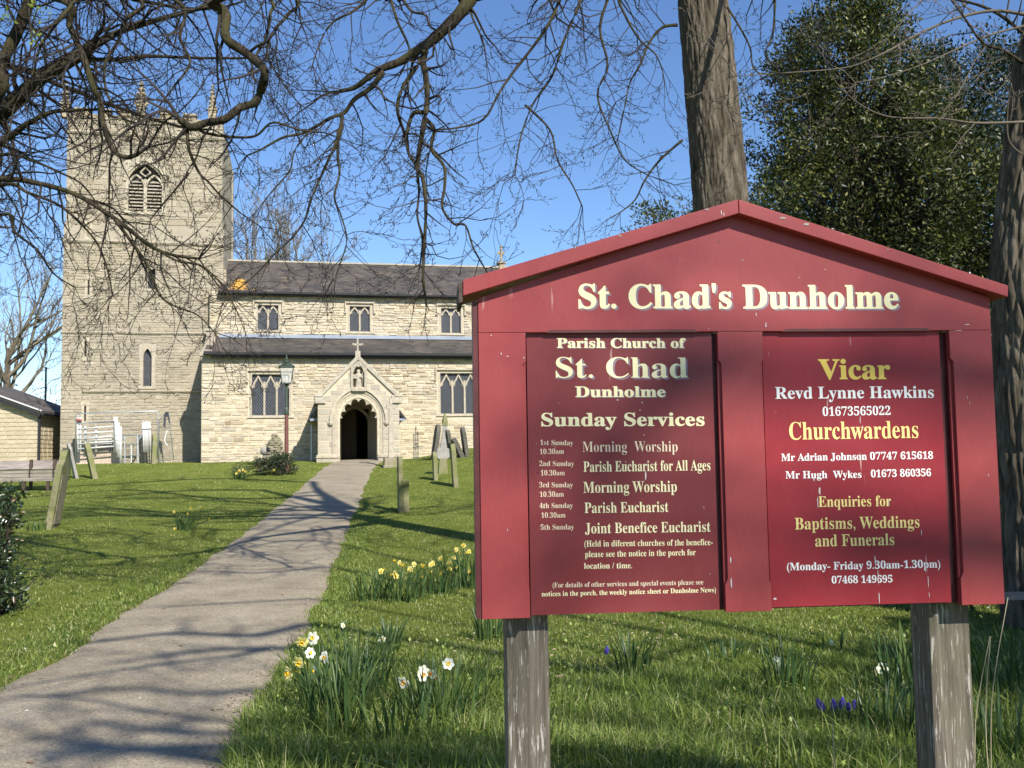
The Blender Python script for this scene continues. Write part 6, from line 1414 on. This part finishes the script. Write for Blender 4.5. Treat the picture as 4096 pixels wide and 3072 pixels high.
# rose bush at the left edge near the viewer
rb = gnd(-10, 2460); rb = np.array([rb[0], rb[1], rb[2]]); kx = rb[1] / F_PX
e = empty('rose_bush', rb, 0, 'dark leafy camellia-like bush with a few pale pink flowers at the left edge', 'bush')
rr = np.random.default_rng(15); cl = []
for i in range(105):
    z = rr.random(); wdt = (.30 if z < .5 else .16) * (1 if abs(z - .56) > .05 else .4)
    cl.append((rr.normal(-.1, 1) * wdt * .62 + (-.05), rr.normal(0, .16), z * 470 * kx + .03))
leafcloud('foliage', e, cl, 30, .12, .065, 'rose', 71)
polytubes('stems', [([(c[0] * .1, c[1] * .2, -.05), (c[0] * .6, c[1] * .7, c[2] * .6), c], [.016, .009, .003]) for c in cl[::2]], 5, M['twig'], e)
def bloom(parent, p, s, mat, seed):
    r = random.Random(seed); m_ = MB()
    for k in range(11):
        a = k * 2.4; el = .2 + .1 * k; rr_ = s * (1 - k * .05); d_ = np.array([math.cos(a) * math.cos(el), math.sin(a) * math.cos(el), math.sin(el)]); sd = np.array([-math.sin(a), math.cos(a), 0])
        p0 = np.array(p, float); m_.add([p0, p0 + d_ * rr_ * .6 + sd * rr_ * .45, p0 + d_ * rr_, p0 + d_ * rr_ * .6 - sd * rr_ * .45], [(0, 1, 2, 3)], r.random())
    return m_.build('flower', mat, parent)
for i, (px, py) in enumerate(((93, 2052), (40, 2210), (66, 2160), (88, 2165))):
    q = at(px, py, rb[1] - .15) - rb; bloom(e, q, .028 if i else .035, M['petal_pink'], i)
    polytubes('stems', [([(q[0] - .15, 0, q[2] - .1), tuple(q)], [.004, .003])], 4, M['twig'], e)

# ------------------------------------------------------------------ builders' frames against the tower
def cw(px, py, v): u, z = CP(px, py, v); return CO + CU_ * u + CV_ * v + [0, 0, z]
def px_thing(name, label, cat, px, py, v, group=None):
    u, z = CP(px, py, v); p0 = CO + CU_ * u + CV_ * v; return empty(name, (p0[0], p0[1], 0), CYAW, label, cat, group), u, v
def tb(mb, e, pts, v, rad, k=6):
    u0 = e[1]; v0 = e[2]; mb.tube([((CP(a, b, v)[0] - u0), v - v0, CP(a, b, v)[1]) for a, b in pts], rad, k); return mb
v = 4.4
e = px_thing('fence_panel', 'large temporary wire fence panel with a grey tube frame against the tower base', 'fence panel', 460, 1850, v)
tb(MB(), e, [(303, 1848), (302, 1662), (310, 1654), (622, 1644), (630, 1650), (632, 1842)], v, .024).build('frame', M['galv'], e[0], smooth=True)
m_ = MB()
for i in range(1, 30): x = 303 + i * 11; tb(m_, e, [(x, 1846), (x, 1655 - 8 * i / 30)], v, .004, 3)
for i in range(1, 9): tb(m_, e, [(303, 1848 - i * 21), (631, 1844 - i * 21)], v, .004, 3)
m_.build('wire_mesh', M['galv'], e[0])['kind'] = 'stuff'
def gate(label, xl, xr, yt, yb, rails, v, tilt, posts):
    e = px_thing('metal_gate', label, 'gate', (xl + xr) / 2, yb, v, 'white metal frames stacked against the tower')
    for x in posts: tb(MB(), e, [(x, yb), (x, yt)], v, .05, 8).build('post', M['whitepaint'], e[0], smooth=True)
    for i in range(rails):
        y = yt + 22 + (yb - yt - 40) * i / (rails - 1); tb(MB(), e, [(xl, y + tilt), (xr, y - tilt)], v - .04, .03, 6).build('rail', M['whitepaint'], e[0], smooth=True)
    return e
gate('front white rail gate leaning among the stacked frames', 312, 466, 1668, 1808, 6, 4.9, 6, (312, 322, 458, 467))
gate('smaller white rail gate behind the front one', 340, 480, 1706, 1808, 5, 5.2, 4, (342, 384))
e = px_thing('pole_bundle', 'upright bundle of thick white poles in the middle of the stacked frames', 'poles', 480, 1850, 4.7)
for x, y0, y1 in ((466, 1674, 1810), (474, 1690, 1830), (483, 1705, 1853)): tb(MB(), e, [(x, y1), (x - 2, y0)], 4.7, .07, 8).build('pole', M['whitepaint'], e[0], smooth=True)
e = px_thing('pole_bundle', 'row of slim white poles standing right of the grey trestle', 'poles', 590, 1812, 5.3)
for x in (572, 580, 588, 598): tb(MB(), e, [(x + 4, 1808), (x, 1686 + (x % 3) * 2)], 5.3, .045, 8).build('pole', M['whitepaint'], e[0], smooth=True)
e = px_thing('trestle', 'grey painted trestle frame standing between the two bundles of poles', 'trestle', 535, 1850, 4.9)
for p0, p1 in (((484, 1742), (566, 1740)), ((500, 1852), (498, 1745)), ((552, 1850), (549, 1742)), ((486, 1745), (500, 1765)), ((566, 1742), (553, 1760)), ((505, 1822), (560, 1820)), ((525, 1850), (524, 1778)), ((506, 1778), (546, 1778))):
    tb(MB(), e, [p0, p1], 4.9, .038, 4).build('bar', M['galv'] if p0[0] != 525 else M['whitepaint'], e[0])
e = px_thing('board', 'pinkish plywood sheet lying against the foot of the tower', 'board', 380, 1848, 5.4)
M['ply'] = plain('pinkish_ply', (.50, .37, .29), .85, (.58, .46, .37), 5)
u0, z0 = CP(306, 1850, 5.4); u1, z1 = CP(478, 1806, 5.4); MB().box(u0 - e[1], u1 - e[1], 0, .05, z0 - .15, z1).build('sheet', M['ply'], e[0])
e = px_thing('fence_panel', 'narrow grey mesh frame with a black cloth hung over its top', 'fence panel', 665, 1842, 4.6)
tb(MB(), e, [(634, 1843), (636, 1680), (664, 1650), (676, 1655), (694, 1838), (634, 1843)], 4.6, .022).build('frame', M['galv'], e[0], smooth=True)
m_ = MB()
for i in range(1, 12): tb(m_, e, [(634 + i * 5, 1842), (640 + i * 3.2, 1668)], 4.6, .004, 3)
for i in range(1, 14): tb(m_, e, [(634, 1842 - i * 12), (693 - i * 1.3, 1838 - i * 12)], 4.6, .004, 3)
m_.build('wire_mesh', M['galv'], e[0])['kind'] = 'stuff'
M['cloth'] = plain('black_cloth', (.02, .022, .03), .8, (.04, .045, .06), 6, .5)
m_ = MB(); q = [CP(a, b, 4.5) for a, b in ((656, 1658), (664, 1646), (674, 1648), (680, 1690), (676, 1694), (670, 1668), (663, 1668), (661, 1710), (654, 1708))]
m_.prism([(a - e[1], b) for a, b in reversed(q)], -.12, -.06); m_.build('cloth', M['cloth'], e[0])
tb(MB(), e, [(668, 1722), (658, 1760), (663, 1776), (670, 1782)], 4.55, .03).build('strap', M['whitepaint'], e[0])
e = px_thing('traffic_cone', 'small faded red cap on a white tube at the fence corner', 'cone', 315, 1680, 4.85)
u0, z0 = CP(316, 1680, 4.85); MB().lathe([(.14, 0), (.12, .08), (.05, .12)], (0, 0, z0 - .05), 8).build('cap', plain('faded_red_plastic', (.55, .12, .1), .6), e[0])
# fence post rail at far right
rl = at(4060, 2386, 8.6); e = empty('rail', (rl[0], rl[1], 0), 0, 'pale horizontal board in the shade behind the right edge of the notice board', 'rail'); MB().box(-.12, 1.6, 0, .03, rl[2] - .03, rl[2] + .035).build('board', M['timber'], e); MB().box(.9, .98, .03, .1, -.1, rl[2] + .05).build('post', M['timber'], e)

# ------------------------------------------------------------------ daffodils
LEAF = []
r = random.Random(2)
for k in range(6):
    bend = (.15, .35, .6, .9, .25, .5)[k]; V, F = [], []; n = 6
    for i in range(n + 1):
        t = i / n; a = bend * t ** 1.6; x = .55 * bend * t ** 2; z = t * (1 - .28 * bend * t); w_ = .022 * (1 - t ** 3) * (.7 + .6 * min(1, t * 3) * .5)
        V += [(x, -w_, z), (x + .008, 0, z), (x, w_, z)]
    for i in range(n): F += [(3 * i, 3 * i + 1, 3 * i + 4, 3 * i + 3), (3 * i + 1, 3 * i + 2, 3 * i + 5, 3 * i + 4)]
    me = bpy.data.meshes.new('leaf'); me.from_pydata(V, [], F); me.materials.append(M['daff_leaf']); me.polygons.foreach_set('use_smooth', [True] * len(F)); LEAF.append(me)
FLW = {}
def flower_meshes(kind):
    if kind in FLW: return FLW[kind]
    pm, tm, cup = {'white': ('petal_w', 'trump_o', .010), 'whitey': ('petal_w', 'trump_y', .012), 'yellow': ('petal_y', 'trump_y', .028), 'pale': ('petal_p', 'trump_y', .02), 'allwhite': ('petal_w', 'petal_w', .02)}[kind]
    V, F = [], []   # petal along +x, facing +z
    for t, w_ in ((0, .004), (.35, .013), (.65, .015), (.9, .008), (1, .001)):
        x = .006 + .034 * t; z = -.004 * t * t + .004 * t
        V += [(x, -w_, z), (x, 0, z + .0015), (x, w_, z)]
    for i in range(4): F += [(3 * i, 3 * i + 3, 3 * i + 4, 3 * i + 1), (3 * i + 1, 3 * i + 4, 3 * i + 5, 3 * i + 2)]
    pe = bpy.data.meshes.new('petal'); pe.from_pydata(V, [], F); pe.materials.append(M[pm])
    m_ = MB(); k = 10; L = cup
    pr = [(.005, 0), (.008, L * .3), (.009, L * .7), (.012, L), (.010, L * .97), (.007, L * .5), (.001, L * .15)]
    m_.lathe(pr, (0, 0, 0), k); te = m_.mesh('trumpet', M[tm]); FLW[kind] = (pe, te); return FLW[kind]
from mathutils import Euler
def daffodils(px, py, label, nleaf, H, R0, flowers, seed, kind='white', vary=.25, leafw=1.0, group='daffodil clumps in the churchyard', pos=None):
    """flowers: list of (px,py) of the heads, or a number"""
    g = gnd(px, py) if pos is None else pos; e = empty('daffodil_clump', g, 0, label, 'daffodils', group); r = random.Random(seed)
    for i in range(nleaf):
        o = link('leaf', r.choice(LEAF), e); a = r.uniform(0, 6.283); q = R0 * math.sqrt(r.random()); L = H * 1.12 * r.uniform(1 - vary, 1 + vary * .4)
        o.location = (q * math.cos(a), q * math.sin(a), -.02); o.rotation_euler = (r.uniform(-.12, .12), r.uniform(-.1, .18), a + r.uniform(-.8, .8)); w_ = leafw * r.uniform(.7, 1.2) * .38 * max(1, (g[1] / 7) ** .6); o.scale = (L, w_, L)
    for i, fl in enumerate(flowers):
        Y_ = g[1] + r.uniform(-.1, .1) * R0 * 4 * .5; q = at(fl[0], fl[1], Y_) - g; fk = fl[2] if len(fl) > 2 else kind; pe, te = flower_meshes(fk)
        ax, ay = r.uniform(-.4, .4) * R0, r.uniform(-.4, .4) * R0
        sp_ = smoothpath([(ax, ay, 0), (q[0] * .45 + ax * .4, q[1] * .5, q[2] * .55), (q[0], q[1] + .015, q[2] * .97), (q[0], q[1], q[2])], 3)
        MB().tube(sp_, .0035 * max(1, g[1] / 9), 4).build('stem', M['daff_leaf'], e)
        f = bpy.data.objects.new('flower', te.copy()); COL.objects.link(f); f.parent = e; s = r.uniform(.85, 1.1) * (.85 if fk == 'yellow' or g[1] > 8 else 1.05) * max(1, (g[1] / 14) ** .5)
        f.location = tuple(q); f.rotation_euler = (R(90) + r.uniform(-.5, .6), r.uniform(-.3, .3), r.uniform(-1.25, 1.25)); f.scale = (s, s, s); f.name = 'flower'
        f.data.name = 'trumpet'
        for k in range(6):
            p_ = link('petal', pe, f); p_.rotation_euler = (r.uniform(-.25, .25), r.uniform(-.30, .1), k * math.pi / 3 + r.uniform(-.08, .08)); p_.location = (0, 0, .001 if k % 2 else 0)
    return e
def Q(x, y, ox, oy, s): return (ox + x / s, oy + y / s)
q4 = lambda x, y, *k: (900 + x / 1.7015, 2100 + y / 1.7015, *k)
daffodils(1330, 2900, 'big upright daffodil clump with white and pale yellow flowers beside the near path edge', 95, .50, .24, [q4(600, 770, 'whitey'), q4(525, 795, 'pale'), q4(505, 935, 'pale'), q4(680, 900, 'whitey'), q4(435, 1010, 'pale'), q4(608, 995, 'whitey'), q4(490, 990, 'pale'), q4(578, 872, 'whitey')], 1)
daffodils(1440, 2790, 'dense tall daffodil leaves without flowers behind the big path-side clump', 70, .46, .22, [], 2)
daffodils(1770, 2890, 'daffodil clump with five large white flowers with orange cups left of the left post', 80, .40, .30, [q4(1215, 1070), q4(1350, 990), q4(1400, 1010), q4(1450, 1040), q4(1520, 945, 'whitey'), q4(1345, 1020)], 3)
daffodils(1560, 2600, 'small daffodil tuft with one white flower between the near clumps', 26, .30, .12, [q4(1070, 778, 'whitey')], 4)
daffodils(1370, 2560, 'lone white daffodil near the path edge', 8, .2, .06, [q4(803, 685, 'whitey')], 5)
daffodils(1480, 2400, 'leafy daffodil clump with few buds close to the path edge', 46, .36, .22, [q4(1060, 315, 'yellow'), q4(1085, 300, 'yellow')], 6, 'yellow')
daffodils(1610, 2400, 'middle daffodil clump with a row of small yellow flowers', 60, .42, .30, [q4(1160, 240, 'yellow'), q4(1185, 255, 'pale'), q4(1212, 270, 'yellow'), q4(1150, 330, 'pale'), q4(1162, 350, 'yellow'), q4(1262, 300, 'pale'), q4(1285, 268, 'pale'), q4(1348, 275, 'yellow'), q4(1345, 352, 'pale'), q4(1135, 340, 'yellow')], 7, 'yellow')
daffodils(1760, 2370, 'daffodil clump of yellow flowers between the middle clump and the board edge', 46, .36, .24, [q4(1400, 270, 'pale'), q4(1412, 262, 'yellow'), q4(1410, 318, 'pale'), q4(1470, 330, 'yellow'), q4(1465, 225, 'pale'), q4(1520, 255, 'pale'), q4(1528, 300, 'yellow')], 8, 'yellow')
daffodils(1860, 2350, 'tall daffodil clump with cream and yellow flowers touching the left edge of the board', 66, .50, .26, [q4(1575, 170, 'pale'), q4(1590, 190, 'pale'), q4(1625, 140, 'yellow'), q4(1640, 185, 'pale'), q4(1660, 180, 'yellow'), q4(1560, 220, 'pale'), q4(1580, 290, 'pale'), q4(1660, 315, 'pale')], 9, 'yellow')
daffodils(745, 2120, 'daffodil clump with yellow flowers alone on the left lawn', 40, .34, .2, [(696, 2047), (763, 2034), (752, 2055), (840, 2077), (702, 2115), (808, 2031)], 10, 'yellow')
daffodils(145, 2122, 'short tuft of leaves at the foot of the tall leaning headstone', 22, .22, .2, [], 11)
daffodils(955, 1915, 'small yellow daffodils among the rose stems left of the cairn', 26, .3, .3, [(958, 1882), (972, 1880), (982, 1886), (946, 1895), (1088, 1888), (1096, 1880)], 12, 'yellow')
q5 = lambda x, y, *k: (2100 + x / 1.1082, 2350 + y / 1.1082, *k)
daffodils(2530, 2690, 'narrow upright tuft of daffodil leaves right of the left post', 34, .34, .12, [], 13)
daffodils(3160, 2760, 'daffodil tuft with one drooping cream flower seen midway between the posts', 44, .36, .16, [q5(1120, 325, 'allwhite')], 14)
daffodils(3330, 2600, 'single pale flower far behind under the board', 8, .22, .08, [q5(1358, 240, 'allwhite')], 15)
daffodils(3660, 2790, 'sprawling broad daffodil leaves with one white flower against the right post', 46, .46, .24, [q5(1582, 358, 'allwhite')], 16, vary=.4, leafw=1.2)
daffodils(3560, 2960, 'flattened clump of long pale leaves right of the violet flowers', 36, .42, .2, [], 17, vary=.4)
daffodils(4080, 2800, 'leafy daffodil clump at the right edge beyond the right post', 60, .48, .3, [], 18, vary=.4, leafw=1.1)
daffodils(2900, 2640, 'low sparse tuft of leaves under the middle of the board', 20, .2, .15, [], 19)
daffodils(1650, 2950, 'loose green leaves leaning over in the near grass', 40, .34, .3, [], 20, vary=.4)
daffodils(1960, 2560, 'dark upright leaves half hidden behind the left post', 30, .38, .12, [], 21)
daffodils(4010, 3060, 'coarse leaves in the near right corner', 30, .4, .2, [], 22, vary=.4, leafw=1.3)
# grape hyacinths
for i, (px, py, n) in enumerate(((3335, 2925, 9), (3440, 2935, 1), (2428, 2660, 2))):
    g = gnd(px, py); e = empty('grape_hyacinth', g, 0, ('cluster of violet grape hyacinths in the grass between the posts', 'single violet grape hyacinth right of the main cluster', 'tiny violet grape hyacinth near the left post')[i], 'flowers', 'grape hyacinths under the board')
    r = random.Random(i); k_ = g[1] / F_PX
    for j in range(n):
        x = (r.uniform(-.085, .085) if n > 2 else r.uniform(-.01, .01)); y = r.uniform(-.05, .05); H_ = (.125 + r.uniform(-.02, .02)) * (1 if i < 2 else .7); lx_, ly_ = r.uniform(-.01, .01), r.uniform(-.01, .01)
        MB().tube([(x, y, -.02), (x + lx_, y + ly_, H_)], .0022, 4).build('stem', M['daff_leaf'], e); m_ = MB()
        for a in range(46):
            t = a / 46; th = a * 2.4; rr_ = .0105 * math.sin(math.pi * (.18 + .78 * t)); m_.lathe([(.0008, -.004), (.0038, -.001), (.0036, .002), (.0008, .003)], (x + lx_ + rr_ * math.cos(th), y + ly_ + rr_ * math.sin(th), H_ - .008 + t * .048), 5, tone=r.random())
        m_.build('flower_head', M['muscari'], e)
# tall dry stems
dry = plain('dry_straw', (.42, .36, .22), .8)
for i, (a, b_, lab) in enumerate((((3690, 3060), (3795, 2790), 'thin dry stalk leaning beside the right post'), ((3960, 3060), (4032, 2390), 'tall dry stalk rising past the right corner of the board'), ((3880, 2700), (3960, 2545), 'short curved dry stalk springing from behind the right post'), ((3950, 2900), (3962, 2545), 'straight dry stalk right of the right post'), ((3370, 3060), (3330, 2890), 'pale dry stalk below the violet flowers'))):
    p0, p1 = at(a[0], a[1], 4.6), at(b_[0], b_[1], 4.6); zz0 = float(height(p0[0], p0[1])); e = empty('dry_stalk', (p0[0], p0[1], zz0), 0, lab, 'plant stalk', 'dry stalks near the right post')
    d_ = p1 - [p0[0], p0[1], zz0]; MB().tube(smoothpath([(0, 0, -.02), (d_[0] * .35 - .02, 0, d_[2] * .5), tuple(d_)], 4), .0022, 4).build('stem', dry, e)
